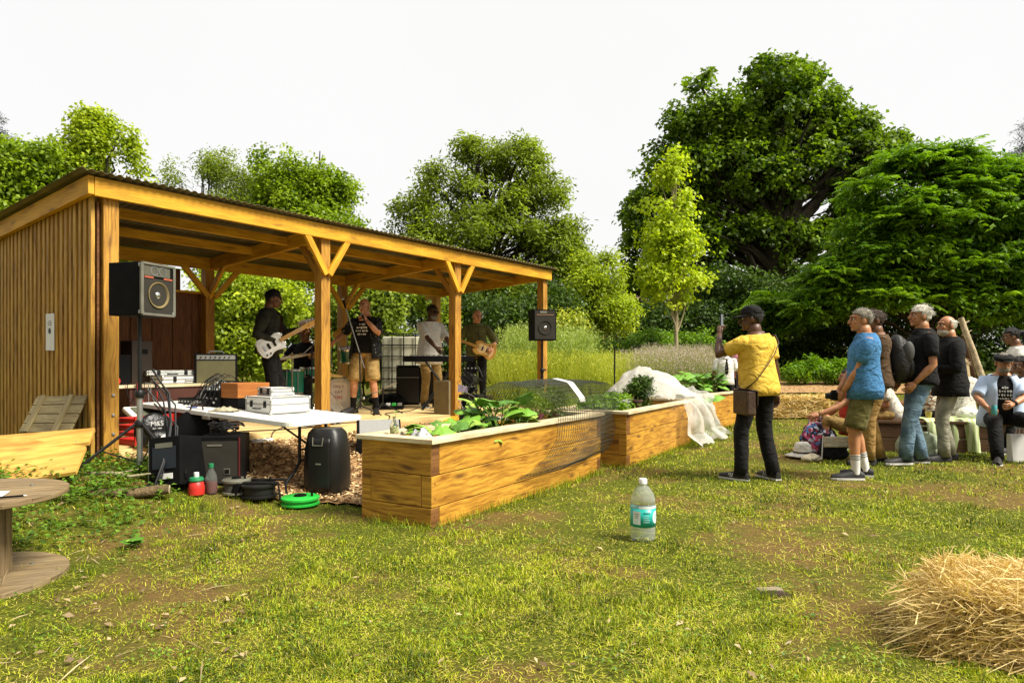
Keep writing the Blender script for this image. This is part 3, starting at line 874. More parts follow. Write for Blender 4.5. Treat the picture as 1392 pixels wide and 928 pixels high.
frond_tree('sumac_tree', 'wide layered sumac with long bright green compound leaves over the seated audience', 21, 1270,
           [(1235, 228, 36, 22), (1285, 226, 34, 24), (1340, 240, 44, 26), (1320, 255, 80, 34), (1210, 275, 58, 34), (1380, 260, 60, 30), (1280, 300, 110, 40), (1400, 310, 70, 45), (1180, 325, 50, 34), (1230, 355, 80, 36), (1330, 370, 100, 40), (1150, 385, 48, 30), (1200, 410, 75, 32), (1400, 400, 70, 40), (1290, 420, 100, 26), (1120, 415, 34, 22), (1060, 425, 40, 26, 2)], 51, 7600)
# ---------------------------------------------------------------- hedges and shrubs behind
def shrub(name, label, d, blobs, nclump, per, cr, L, W, lm, seed, cat='shrub', group=None, gaps=.8, up=.5, flat=.8, stems=8):
    bl = blobs_px(blobs, d)
    x0 = sum(b[0] for b in bl) / len(bl); z0 = gz(x0, d) - .05; O = Vector((x0, d, z0))
    t = thing(name, label, cat, O, 0, group)
    V, F, T, C = foliage(bl, nclump, per, cr, L, W, seed, gaps=gaps, up=up, flat=flat)
    V[:, 2] = np.maximum(V[:, 2], gz_np(V[:, 0], V[:, 1]) + .02)
    mesh_np('leaves', V - np.array(O), F, lm, t, T)
    mb = MB(); rs = random.Random(seed)
    for i in rs.sample(range(len(C)), min(stems, len(C))):
        c = Vector(C[i]) - O; limb(mb, (c.x * .7, c.y * .7, 0), c, .025, .008, seed + i, n=4)
    mb.build('stems', M['bark'], t)
    return t
GS = 'shrubs behind the stage'
shrub('elder_shrub', 'sunlit yellow-green shrub filling the gap behind the guitarist', 14.5, [(310, 410, 40, 45), (355, 420, 50, 45), (330, 470, 55, 45), (400, 440, 50, 50), (300, 490, 30, 40), (390, 490, 50, 35)], 1000, 34, .28, .10, .06, LM['bright'], 61, group=GS)
shrub('elder_shrub', 'dark-leaved shrub at the top of the gap behind the guitarist', 17, [(330, 380, 60, 30), (400, 385, 60, 35), (460, 400, 50, 40), (430, 440, 50, 40)], 600, 34, .35, .12, .07, LM['maple'], 62, group=GS)
shrub('laurel_shrub', 'mid-green shrub behind the singer and the white tank', 15.5, [(480, 430, 45, 45), (520, 420, 45, 38), (560, 430, 40, 45), (500, 480, 60, 40), (590, 450, 30, 40), (540, 470, 60, 40)], 950, 32, .3, .11, .07, LM['ash'], 63, group=GS)
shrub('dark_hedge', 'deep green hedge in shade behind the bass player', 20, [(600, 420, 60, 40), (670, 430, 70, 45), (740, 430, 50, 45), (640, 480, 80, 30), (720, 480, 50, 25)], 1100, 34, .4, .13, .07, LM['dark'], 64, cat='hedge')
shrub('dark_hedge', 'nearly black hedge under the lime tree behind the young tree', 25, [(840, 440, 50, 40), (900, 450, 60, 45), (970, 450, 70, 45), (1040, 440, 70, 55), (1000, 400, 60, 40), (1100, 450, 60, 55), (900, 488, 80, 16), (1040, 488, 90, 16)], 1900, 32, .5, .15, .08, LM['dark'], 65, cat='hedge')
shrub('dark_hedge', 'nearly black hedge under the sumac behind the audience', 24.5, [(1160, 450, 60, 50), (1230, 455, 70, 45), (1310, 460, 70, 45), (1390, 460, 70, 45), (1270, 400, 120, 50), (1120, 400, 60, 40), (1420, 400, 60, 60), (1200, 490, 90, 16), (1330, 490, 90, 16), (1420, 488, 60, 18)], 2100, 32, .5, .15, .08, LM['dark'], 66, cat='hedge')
shrub('laurel_shrub', 'low bright laurel mound left of the young tree trunk', 18.5, [(790, 470, 40, 20), (840, 465, 45, 22), (880, 470, 35, 20), (820, 485, 60, 14), (870, 485, 50, 14)], 620, 30, .24, .11, .05, LM['laurel'], 67, up=.8)
shrub('laurel_shrub', 'low bright laurel mound right of the young tree trunk', 19.5, [(945, 468, 34, 20), (915, 474, 25, 18), (975, 480, 30, 14)], 300, 30, .24, .11, .05, LM['laurel'], 68, up=.8)
shrub('fern_shrub', 'small fern-like bush beyond the straw bales near the man in yellow', 19, [(1088, 508, 22, 12), (1105, 500, 14, 12)], 110, 26, .18, .12, .035, LM['sumac'], 69, up=.8, gaps=0)
shrub('fern_shrub', 'small fern-like bush beyond the straw bales near the man in the blue shirt', 19, [(1136, 508, 20, 12), (1146, 500, 16, 12)], 110, 26, .18, .12, .035, LM['sumac'], 70, up=.8, gaps=0)
shrub('leafy_shrub', 'yellow-tinged bush low behind the right-hand speaker', 17, [(750, 455, 22, 22), (775, 440, 20, 20)], 180, 26, .24, .09, .05, LM['straw'], 71)

# far house seen over the shrubs
hs = thing('brick_house', 'distant brick house with one chimney glimpsed between shelter and lime tree', 'house', (5.2, 42, 2.0))
M['brick'] = mat('old_brick', (.30, .15, .07), (.2, .09, .04), scale=8, rough=.9)
M['tiles'] = mat('roof_tiles', (.22, .15, .08), (.13, .09, .05), scale=12, rough=.9)
M['glass'] = mat('window_glass', (.05, .06, .06), rough=.1, spec=.8)
x_ = P(835, 0, 42).x - 5.2
a = MB(); a.box((x_, 1, 1.2), (5.5, 5, 3.4)); a.build('wall', M['brick'], hs)
zr = P(0, 385, 42).z - 2.0
a = MB(); a.prism([(x_ - 2.9, -1.7, 2.85), (x_ - 2.9, 3.7, 2.85), (x_ - 2.9, 1, zr)], (0, 0, 0), (5.8, 0, 0)); ro = a.build('roof', M['tiles'], hs)
xc = P(852, 0, 42).x - 5.2
a = MB(); a.box((xc, 1, zr + .2), (.55, .5, 1.2)); a.box((xc, 1, zr + .83), (.65, .6, .08)); a.tube([(xc, 1, zr + .85), (xc, 1, zr + 1.15)], .1, 10); a.build('chimney', M['brick'], ro)
for k in (-1.4, 0, 1.4):
    a = MB(); a.box((x_ + k, -1.52, 1.6), (.9, .05, 1.2)); wf = a.build('window', M['white'], hs)
    a = MB(); a.box((x_ + k - .21, -1.55, 1.6), (.36, .03, 1.05)); a.box((x_ + k + .21, -1.55, 1.6), (.36, .03, 1.05)); a.build('pane', M['glass'], wf)
# ---------------------------------------------------------------- stems: meadow, lavender, tall weeds
def stems(N, xs, ys, h, wd, lean, seed, mat_, name, label=None, head=None, parent=None, tlo=0, thi=1, kind='stuff', zoff=0, cat='grass', seg=3):
    """thin curved blades; xs, ys arrays of roots"""
    rng = np.random.default_rng(seed); n = len(xs)
    z = gz_np(xs, ys) - .02 + zoff
    H = h * rng.uniform(.6, 1.15, n) if np.isscalar(h) else h
    az = rng.uniform(0, 2 * np.pi, n); ln = rng.normal(0, lean, n) * H
    sx, sy = np.cos(az), np.sin(az); pa = rng.uniform(0, np.pi, n); wx, wy = np.cos(pa), np.sin(pa)
    rows = []
    for i in range(seg + 1):
        t = i / seg; wdt = wd * (1 - t * .85)
        cx = xs + sx * ln * t * t; cy = ys + sy * ln * t * t; cz = z + H * t * (1 - .18 * t * np.abs(ln / H))
        rows.append(np.stack([cx - wx * wdt, cy - wy * wdt, cz], -1)); rows.append(np.stack([cx + wx * wdt, cy + wy * wdt, cz], -1))
    V = np.stack(rows, 1); k = 2 * (seg + 1)
    base = (np.arange(n) * k)[:, None]
    F = np.concatenate([base + np.array([2 * i, 2 * i + 1, 2 * i + 3, 2 * i + 2]) for i in range(seg)], 0)
    T = np.repeat(np.clip(rng.uniform(tlo, thi, n), 0, 1), k)
    parts = [(V.reshape(-1, 3), F, T)]
    tips = np.stack([xs + sx * ln, ys + sy * ln, z + H * (1 - .18 * np.abs(ln / H))], -1)
    if head:
        hn, hl, hw, ht = head
        ti = np.repeat(np.arange(n), hn)
        c = tips[ti] - np.array([0, 0, 1.0]) * (rng.random(len(ti)) * hl)[:, None] + rng.normal(size=(len(ti), 3)) * hw
        dd = rng.normal(size=c.shape) * .6 + np.array([0, 0, 1.0]); nn = rng.normal(size=c.shape)
        LV, LF = leaf_quads(c, dd, nn, np.full(len(ti), hw * 2.6), np.full(len(ti), hw * 1.3))
        parts.append((LV, LF, np.repeat(np.clip(rng.normal(ht, .12, len(ti)), 0, 1), 4)))
    V, F, T = joinm(parts)
    o = mesh_np(name, V, F, mat_, parent, T)
    if label: tag(o, label, cat, kind=kind)
    return o
def region(n, px0, px1, d0, d1, seed):
    rng = np.random.default_rng(seed); d = rng.uniform(d0, d1, n); px = rng.uniform(px0, px1, n)
    return (px - 696) / FPX * d, d
xs, ys = region(21000, 672, 905, 12.6, 16.5, 1)
q = fbm(xs, ys, .8, 5); k = q > .38; xs, ys = xs[k], ys[k]
stems(0, xs, ys, 1.08, .0048, .32, 2, LM['straw'], 'meadow_grass', 'tall yellow-green meadow grass gone to seed beyond the shelter', head=(3, .14, .011, .75))
xs, ys = region(2200, 690, 800, 13.3, 16.0, 3)
M['tallweed'] = leafmat('tall_weed', (.14, .22, .02), (.48, .56, .16), trans=.4)
stems(0, xs, ys, 1.6, .006, .2, 4, M['tallweed'], 'tall_weeds', 'taller feathery weeds standing in the meadow by the right-hand speaker', head=(14, .45, .018, .6), cat='weeds')
xs, ys = region(8500, 862, 966, 13.2, 15.6, 7)
hh = 1.32 * np.random.default_rng(3).uniform(.75, 1.1, len(xs)) * np.clip(1.12 - ((xs / ys * FPX + 696 - 925) / 85) ** 2 * .45, .4, 1)
stems(0, xs, ys, hh, .005, .35, 8, LM['lav'], 'lavender_plants', 'mauve-tipped lavender clump behind the netted bed', head=(3, .13, .010, .9), cat='lavender', tlo=0, thi=.35)
# yellow flowers dotted between lavender and netting
rng = np.random.default_rng(5)
xs, ys = region(60, 850, 900, 12.0, 12.8, 9)
M['yellow_flower'] = leafmat('yellow_petals', (.55, .36, .01), (.75, .60, .03), trans=.3)
stems(0, xs, ys, .62, .005, .2, 10, M['yellow_flower'], 'yellow_flowers', 'small yellow flower heads poking up behind the white netting', head=(14, .03, .022, .7), cat='flowers')
# rough greens between meadow and beds
xs, ys = region(16000, 680, 960, 9.8, 13.0, 11)
k = ~in_rects(xs, ys); xs, ys = xs[k], ys[k]; uu = (xs - SH0.x) * SHU.x + (ys - SH0.y) * SHU.y; ww = (xs - SH0.x) * SHW.x + (ys - SH0.y) * SHW.y
k = ~((ww > -.3) & (uu < 7.9) & (ww < 2.8)) & ~((ww > -2.2) & (uu < 7.0)); xs, ys = xs[k], ys[k]
stems(0, xs, ys, .30, .009, .6, 12, leafmat('rough_grass', (.10, .19, .01), (.36, .42, .04), trans=.4), 'rough_grass', 'long rough grass between the beds and the meadow')

# ---------------------------------------------------------------- mown lawn blades
def lawn():
    rng = np.random.default_rng(77)
    N = 600000
    t = rng.random(N); d = 1 / (1 / 2.2 + t * (1 / 30.0 - 1 / 2.2)); X = rng.uniform(-1.3, 1.15, N) * d - .4; Y = d
    X[: N // 8] = rng.uniform(-1.1, 1.1, N // 8) * rng.uniform(2, 4, N // 8)
    uu = (X - SH0.x) * SHU.x + (Y - SH0.y) * SHU.y; ww = (X - SH0.x) * SHW.x + (Y - SH0.y) * SHW.y
    line = 6.02 - .235 * (X + 3.6)
    chip = (ww > -2.45) & (ww < .02) & (uu > -.15) & (uu < 8.2) & (Y > line + .04)
    floor = (ww >= 0) & (ww < 2.7) & (uu > -.15) & (uu < LEN + .1)
    k = ~chip & ~floor & ~in_rects(X, Y)
    dry = fbm(X, Y, .85, 21); dry2 = fbm(X, Y, 2.6, 22)
    bare = dry * .6 + dry2 * .4
    bare = bare + .035 * np.clip(1 - X, 0, 1) - .09 * np.clip((X - .2) / 1.5, 0, 1) * np.clip((Y - 3.8) / 1.5, 0, 1)
    speck = rng.random(N) < .08
    k &= rng.random(N) < np.clip(1.15 - 8 * np.clip(bare - .45, 0, 1), .13, 1) * np.clip(.35 + 1.5 * fbm(X, Y, 9.0, 31), 0, 1)
    k_ = k; X, Y, bare, d = X[k], Y[k], bare[k], np.maximum(Y[k], 2.2); N = len(X)
    z = gz_np(X, Y) + np.array([.018 * noise.noise(Vector((a * .55, b * .55, 3.1))) for a, b in zip(X, Y)]) - .004
    sc_ = np.clip(d / 4.0, .75, 4.0)
    tuft = fbm(X, Y, 5.0, 23)
    H = (.009 + .055 * np.clip(tuft - .38, 0, 1)) * rng.uniform(.5, 1.5, N) * (1 + .35 * (sc_ - 1))
    flatb = rng.random(N) < np.clip((bare - .42) * 3, .20, .85)     # dry cut blades lying flat
    wd = (.0017 + .0012 * rng.random(N)) * sc_
    az = rng.uniform(0, 2 * np.pi, N); ln = np.where(flatb, rng.uniform(1.5, 3.5, N), rng.normal(.6, .5, N)) * np.maximum(H, .014)
    H = np.where(flatb, H * .25 + .006, H)
    pa = az + np.pi / 2 + rng.normal(0, .5, N)
    wx, wy = np.cos(pa) * wd, np.sin(pa) * wd; dx, dy = np.cos(az) * ln, np.sin(az) * ln
    A = np.stack([X - wx, Y - wy, z], -1); B = np.stack([X + wx, Y + wy, z], -1)
    C_ = np.stack([X + dx * .45 + wx * .8, Y + dy * .45 + wy * .8, z + H * .7], -1); D_ = np.stack([X + dx * .45 - wx * .8, Y + dy * .45 - wy * .8, z + H * .7], -1)
    E = np.stack([X + dx, Y + dy, z + H], -1)
    V = np.stack([A, B, C_, D_, E, E + np.array([.0003, 0, 0])], 1).reshape(-1, 3)
    b = (np.arange(N) * 6)[:, None]
    F = np.concatenate([b + np.array([0, 1, 2, 3]), b + np.array([3, 2, 5, 4])], 0)
    fine_ = fbm(X, Y, 11.0, 29); green = .33 + .55 * (fine_ - .5) + .26 * (fbm(X, Y, 1.6, 25) - .5) * 2 + rng.normal(0, .17, N) + (tuft - .5) * -.25
    T = np.where(flatb | speck[k_], rng.uniform(.62, 1.0, N), green + np.clip(bare - .45, 0, 1) * 1.1)
    tag(mesh_np('lawn_grass', V, F, M['grass'], col=np.repeat(np.clip(T, 0, 1), 6)), 'short mown grass with yellow dry patches', 'grass', kind='stuff')
lawn()
# ---------------------------------------------------------------- people
def remesh(mb, voxel, smooth_it=2, keep=None):
    me = bpy.data.meshes.new('tmp'); me.from_pydata(mb.v, [], mb.f)
    bm = bmesh.new(); bm.from_mesh(me); bmesh.ops.recalc_face_normals(bm, faces=bm.faces); bm.to_mesh(me); bm.free()
    o = bpy.data.objects.new('tmp', me); TMPC.objects.link(o)
    md = o.modifiers.new('r', 'REMESH'); md.mode = 'VOXEL'; md.voxel_size = voxel; md.use_smooth_shade = True
    if smooth_it:
        s = o.modifiers.new('s', 'SMOOTH'); s.factor = .5; s.iterations = smooth_it
    dg = TMPV.depsgraph if hasattr(TMPV, 'depsgraph') and TMPV.depsgraph else bpy.context.evaluated_depsgraph_get()
    dg.update()
    ev = o.evaluated_get(dg); out = bpy.data.meshes.new_from_object(ev, depsgraph=dg)
    bpy.data.objects.remove(o); bpy.data.meshes.remove(me)
    n = len(out.vertices); co = np.empty(n * 3, np.float32); out.vertices.foreach_get('co', co)
    F = [tuple(p.vertices) for p in out.polygons]
    no = np.empty(n * 3, np.float32); out.vertices.foreach_get('normal', no)
    bpy.data.meshes.remove(out)
    return co.reshape(-1, 3), F, no.reshape(-1, 3)
TMPS = bpy.data.scenes.new('tmp_scene'); TMPC = TMPS.collection; TMPV = TMPS.view_layers[0]

def obj_from(name, V, F, mat_, parent, extra=None, mi=None, sm=True):
    me = bpy.data.meshes.new(name)
    vv = [tuple(map(float, p)) for p in V]; ff = list(F)
    if extra:
        o_ = len(vv); vv += extra.v; ff += [tuple(i + o_ for i in f) for f in extra.f]
    me.from_pydata(vv, [], ff)
    for m_ in (mat_ if isinstance(mat_, (list, tuple)) else [mat_]): me.materials.append(m_)
    if mi is not None: me.polygons.foreach_set('material_index', list(mi) + [0] * (len(ff) - len(mi)))
    if sm: me.polygons.foreach_set('use_smooth', [True] * len(ff))
    o = bpy.data.objects.new(name, me); COL.objects.link(o); o.parent = parent
    return o

def ik(a, b, l1, l2, pole):
    a, b, pole = Vector(a), Vector(b), Vector(pole)
    d = b - a; L = min(d.length, (l1 + l2) * .995); dn = d.normalized(); b = a + dn * L
    x = (l1 * l1 - l2 * l2 + L * L) / (2 * L); h = math.sqrt(max(1e-6, l1 * l1 - x * x))
    p = pole - dn * pole.dot(dn)
    return a + dn * x + p.normalized() * h, b

def ring(c, X, F_, rx, ry, n=20, sq=2.3):
    out = []
    for k in range(n):
        a = 2 * math.pi * k / n; ca, sa = math.cos(a), math.sin(a)
        out.append(c + X * (rx * math.copysign(abs(ca) ** (2 / sq), ca)) + F_ * (ry * math.copysign(abs(sa) ** (2 / sq), sa)))
    return out

def fabric(name, c, c2=None, scale=18, rough=.85, bump=.7, kind='fold'):
    m, n, b, out = newmat(name)
    b.inputs['Roughness'].default_value = rough; b.inputs['Specular IOR Level'].default_value = .2; b.inputs['Sheen Weight'].default_value = .02
    tc = n.nodes.new('ShaderNodeTexCoord')
    no = n.nodes.new('ShaderNodeTexNoise'); no.inputs['Scale'].default_value = scale; no.inputs['Detail'].default_value = 4
    n.links.new(tc.outputs['Object'], no.inputs[0])
    c2 = c2 or tuple(x * .75 for x in c)
    r_ = ramp(n, [(.35, c2), (.65, c)], no.outputs[0]); n.links.new(r_.outputs[0], b.inputs['Base Color'])
    nb = n.nodes.new('ShaderNodeTexNoise'); nb.inputs['Scale'].default_value = 7; nb.inputs['Detail'].default_value = 3; nb.inputs['Distortion'].default_value = 1.2
    mp = n.nodes.new('ShaderNodeMapping'); mp.inputs['Scale'].default_value = (1, 1, 1.8); n.links.new(tc.outputs['Object'], mp.inputs[0]); n.links.new(mp.outputs[0], nb.inputs[0])
    bp = n.nodes.new('ShaderNodeBump'); bp.inputs['Strength'].default_value = bump; bp.inputs['Distance'].default_value = .04
    n.links.new(nb.outputs[0], bp.inputs['Height']); n.links.new(bp.outputs[0], b.inputs['Normal'])
    return m

def blotch(name, base, spots, scale=14, th=.55):
    """printed fabric: base with irregular coloured patches"""
    m, n, b, out = newmat(name)
    b.inputs['Roughness'].default_value = .85; b.inputs['Specular IOR Level'].default_value = .2
    tc = n.nodes.new('ShaderNodeTexCoord'); prev = None
    for i, c in enumerate(spots):
        no = n.nodes.new('ShaderNodeTexNoise'); no.inputs['Scale'].default_value = scale * (1 + .3 * i); no.inputs['Detail'].default_value = 2
        mp = n.nodes.new('ShaderNodeMapping'); mp.inputs['Location'].default_value = (i * 3.1, i * 1.7, i); n.links.new(tc.outputs['Object'], mp.inputs[0]); n.links.new(mp.outputs[0], no.inputs[0])
        r_ = ramp(n, [(th, (0, 0, 0)), (th + .03, (1, 1, 1))], no.outputs[0])
        mx = n.nodes.new('ShaderNodeMixRGB'); mx.inputs[2].default_value = rgba(c)
        if prev is None: mx.inputs[1].default_value = rgba(base)
        else: n.links.new(prev.outputs[0], mx.inputs[1])
        n.links.new(r_.outputs[0], mx.inputs[0]); prev = mx
    n.links.new(prev.outputs[0], b.inputs['Base Color'])
    return m

def stripes(name, a_, b_, scale=40, axis='x', w_=.5, rough=.8, dist=0):
    m, n, b, out = newmat(name); b.inputs['Roughness'].default_value = rough
    tc = n.nodes.new('ShaderNodeTexCoord'); wv = n.nodes.new('ShaderNodeTexWave'); wv.bands_direction = axis.upper(); wv.inputs['Scale'].default_value = scale; wv.inputs['Distortion'].default_value = dist
    n.links.new(tc.outputs['Object'], wv.inputs[0])
    r_ = ramp(n, [(w_ - .04, a_), (w_ + .04, b_)], wv.outputs[0]); n.links.new(r_.outputs[0], b.inputs['Base Color'])
    return m

def skin(name, c):
    m, n, b, out = newmat(name)
    tc = n.nodes.new('ShaderNodeTexCoord'); no = n.nodes.new('ShaderNodeTexNoise'); no.inputs['Scale'].default_value = 14; no.inputs['Detail'].default_value = 4
    n.links.new(tc.outputs['Object'], no.inputs[0])
    r_ = ramp(n, [(.35, (c[0] * .72, c[1] * .60, c[2] * .55)), (.65, c)], no.outputs[0]); n.links.new(r_.outputs[0], b.inputs['Base Color'])
    b.inputs['Roughness'].default_value = .48; b.inputs['Subsurface Weight'].default_value = .08; b.inputs['Subsurface Radius'].default_value = (.02, .008, .004)
    return m
SK = dict(pale=skin('pale_skin', (.62, .31, .16)), tan=skin('tanned_skin', (.50, .24, .11)), dark=skin('dark_skin', (.10, .045, .02)), brown=skin('brown_skin', (.20, .095, .045)))
HR = dict(black=mat('black_hair', (.012, .010, .008), rough=.5, bump=.6, scale=30, stretch=(4, 4, 1)), brown=mat('brown_hair', (.06, .032, .015), rough=.55, bump=.6, scale=30, stretch=(4, 4, 1)),
          grey=mat('grey_hair', (.36, .33, .26), (.16, .14, .10), rough=.6, bump=.7, scale=40, stretch=(4, 4, 1)), white=mat('white_hair', (.80, .77, .66), (.50, .46, .36), rough=.6, bump=.7, scale=40, stretch=(4, 4, 1)),
          blond=mat('blond_hair', (.75, .60, .34), (.42, .30, .14), rough=.55, bump=.7, scale=40, stretch=(4, 4, 1)), red=mat('red_hair', (.5, .14, .04), rough=.6, bump=.5))
M['eye'] = mat('eye_white', (.7, .68, .62), rough=.2); M['iris'] = mat('eye_iris', (.02, .012, .008), rough=.15); M['lip'] = mat('lips', (.34, .11, .08), rough=.5)
M['sole'] = mat('white_sole', (.72, .70, .64), rough=.6); M['sole_dark'] = mat('dark_sole', (.02, .018, .015), rough=.8)
M['shoe_black'] = mat('black_shoe', (.015, .014, .013), rough=.6, bump=.2)
M['strap'] = mat('dark_leather_strap', (.035, .014, .007), rough=.5)

class Person:
    def __init__(s, label, loc, face, H=1.75, sit=None, lean=0, side=0, yaw=0, pitch=0, hl=None, hr=None, el=None, er=None, fl=None, fr=None, kl=None, kr=None,
                 skin_='pale', fat=1.0, top=None, bot=None, shoe='shoe_black', sole='sole', hair='short', hairc='brown', beard=None, voxel=.0085, curl=.55, footdir=None, group=None, fine=True, tw=0):
        """face = heading in degrees: 0 looks away (+Y), 90 looks left in the picture, 180 at the camera, -90 right"""
        s.k = k = H / 1.70; s.fat = fat; s.skin = SK[skin_]
        s.t = thing('person', label, 'person', loc, R(face), group)
        s.mat = Matrix.Translation(Vector(loc)) @ Matrix.Rotation(R(face), 4, 'Z')
        pz = (sit if sit is not None else .925 * k)
        s.P0 = Vector((0, 0, pz))
        up = (Matrix.Rotation(R(-lean), 3, 'X') @ Matrix.Rotation(R(side), 3, 'Y')) @ Vector((0, 0, 1))
        s.up = up
        Xh = Vector((1, 0, 0)); X = (Matrix.Rotation(R(tw), 3, up) @ Xh); X = (X - up * X.dot(up)).normalized(); Fd = up.cross(X).normalized()
        s.X, s.F, s.Xh = X, Fd, Xh
        s.spine = lambda h: s.P0 + up * (h * k)
        s.torso = [(-.10, .125, .10, 0), (-.02, .165, .118, -.012), (.07, .152, .108, .0), (.16, .140, .100, .006), (.27, .150, .110, .008), (.36, .166, .114, .0), (.415, .168, .102, -.012), (.455, .140, .086, -.020), (.49, .098, .072, -.020), (.53, .070, .064, -.014)]
        s.sh = {sg: s.spine(.425) + X * (sg * .176 * k) + Fd * (-.008 * k) for sg in (-1, 1)}
        s.hip = {sg: s.P0 + Xh * (sg * .088 * k) + Vector((0, 0, -.02 * k)) for sg in (-1, 1)}
        # arms
        s.hand, s.elb = {}, {}
        dflt = {-1: (-.27, .06, pz - .13 * k), 1: (.27, .06, pz - .13 * k)}
        for sg, h, pole in ((-1, hl, el), (1, hr, er)):
            tgt = Vector(h) if h else Vector(dflt[sg])
            pl = Vector(pole) if pole else Vector((sg * .35, -1, -.2))
            e, wv = ik(s.sh[sg], tgt, .292 * k, .255 * k, pl)
            s.elb[sg], s.hand[sg] = e, wv
        # legs
        s.knee, s.ank = {}, {}
        for sg, f, pole in ((-1, fl, kl), (1, fr, kr)):
            ft = Vector(f) if f else Vector((sg * .11, 0, 0))
            an = ft + Vector((0, 0, .085 * k))
            pl = Vector(pole) if pole else Vector((sg * .12, 1, .1))
            kn, an = ik(s.hip[sg], an, .428 * k, .408 * k, pl)
            s.knee[sg], s.ank[sg] = kn, an
        s.fd = {sg: (Matrix.Rotation(R(((footdir or {}).get(sg, -sg * 12))), 3, 'Z') @ Vector((0, 1, 0))) for sg in (-1, 1)}
        # head frame
        hq = Matrix.Rotation(R(yaw), 3, 'Z') @ Matrix.Rotation(R(pitch), 3, 'X')
        s.HX, s.HF, s.HU = hq @ Vector((1, 0, 0)), hq @ Vector((0, 1, 0)), hq @ Vector((0, 0, 1))
        s.hc = s.spine(.548) + s.HU * (.108 * k) + s.HF * .022 * k + Fd * (.012 + .1 * math.sin(R(lean)) * .3) * k
        s.curl = curl; s.voxel = voxel
        s.body()
        if hair: s.mkhair(hair, HR[hairc])
        if beard: s.mkbeard(HR[beard])
        s.shoes(M[shoe], M[sole])
    def E(s, dx, dy, dz): return s.hc + (s.HX * dx + s.HF * dy + s.HU * dz) * s.k * 1.04
    def body(s):
        k = s.k; mb = MB(); f = s.fat
        mb.loft([ring(s.spine(h) + s.F * o * k, s.X if h > .1 else s.Xh, s.F, rx * k * (1 + (f - 1) * .6) * .94, ry * k * f * .94) for h, rx, ry, o in s.torso])
        hR = Matrix((s.HX, s.HF, s.HU)).transposed()
        mb.ball(s.E(0, -.008, .018), (.074 * k, .092 * k, .092 * k), hR, 20, 14)
        mb.ball(s.E(0, .030, -.040), (.058 * k, .062 * k, .070 * k), hR, 18, 12)
        mb.ball(s.E(0, .066, -.088), (.026 * k, .022 * k, .020 * k), hR, 12, 8)
        mb.tube([s.E(0, .082, .022), s.E(0, .098, -.006), s.E(0, .112, -.026), s.E(0, .092, -.036)], [.008 * k, .010 * k, .0135 * k, .010 * k], 8)
        mb.tube([s.E(-.045, .066, .030), s.E(0, .088, .034), s.E(.045, .066, .030)], .010 * k, 8)
        mb.tube([s.E(-.020, .083, -.058), s.E(0, .091, -.056), s.E(.020, .083, -.058)], .0085 * k, 8)
        for sg in (-1, 1):
            mb.ball(s.E(sg * .077, -.004, -.010), (.008 * k, .020 * k, .031 * k), hR, 10, 8)
            mb.ball(s.E(sg * .034, .060, -.022), (.022 * k, .022 * k, .020 * k), hR, 10, 8)
        mb.tube([s.spine(.47), s.spine(.56) + s.F * .004, s.E(0, -.018, -.05)], [.072 * k, .063 * k, .060 * k], 14)
        ext = MB()
        for sg in (-1, 1):
            sh, e, w_ = s.sh[sg], s.elb[sg], s.hand[sg]
            mb.ball(sh + s.X * (-sg * .01) * k, (.056 * k,) * 3)
            mb.tube([sh - s.X * sg * .03, sh.lerp(e, .15), sh.lerp(e, .5), e, e.lerp(w_, .3), e.lerp(w_, .75), w_], [.050 * k, .052 * k, .045 * k, .037 * k, .041 * k, .030 * k, .025 * k], 12)
            s.mkhand(mb, ext, sg)
            hp, kn, an = s.hip[sg], s.knee[sg], s.ank[sg]
            mb.tube([hp + Vector((0, 0, .05 * k)), hp.lerp(kn, .2), hp.lerp(kn, .6), kn, kn.lerp(an, .28), kn.lerp(an, .7), an], [.080 * k, .086 * k * (1 + (f - 1) * .5), .068 * k, .053 * k, .057 * k, .040 * k, .034 * k], 14)
            mb.ball(kn + (s.fd[sg] * .012 if s.P0.z > .7 else Vector((0, 0, 0))), (.055 * k, .055 * k, .06 * k))
            fd = s.fd[sg]; g0 = Vector((an.x, an.y, an.z - .085 * k))
            mb.tube([an, g0 + fd * .02 + Vector((0, 0, .05 * k)), g0 + fd * .12 * k + Vector((0, 0, .03 * k)), g0 + fd * .17 * k + Vector((0, 0, .025 * k))], [.034 * k, .036 * k, .032 * k, .02 * k], 10)
        V, F, N_ = remesh(mb, s.voxel)
        s.bo = obj_from('body', V, F, s.skin, s.t, ext)
        ey = MB()
        for sg in (-1, 1):
            ey = MB(); ey.ball(s.E(sg * .030, .0765, .004), .0098 * k, None, 10, 8); o = ey.build('eye', M['eye'], s.t, sm=True)
            iy = MB(); iy.ball(s.E(sg * .031, .0825, .004), .0058 * k, None, 8, 6); iy.build('iris', M['iris'], o, sm=True)
            br = MB(); br.tube([s.E(sg * .014, .094, .026), s.E(sg * .032, .090, .034), s.E(sg * .050, .074, .028)], .0042 * k, 6); s.brow = br.build('eyebrow', HR['brown'] if s.skin not in (SK['dark'],) else HR['black'], s.t)
        lp = MB(); lp.tube([s.E(-.020, .090, -.058), s.E(0, .0985, -.056), s.E(.020, .090, -.058)], [.003 * k, .005 * k, .003 * k], 6); lp.build('lips', M['lip'] if s.skin in (SK['pale'], SK['tan']) else s.skin, s.t, sm=True)
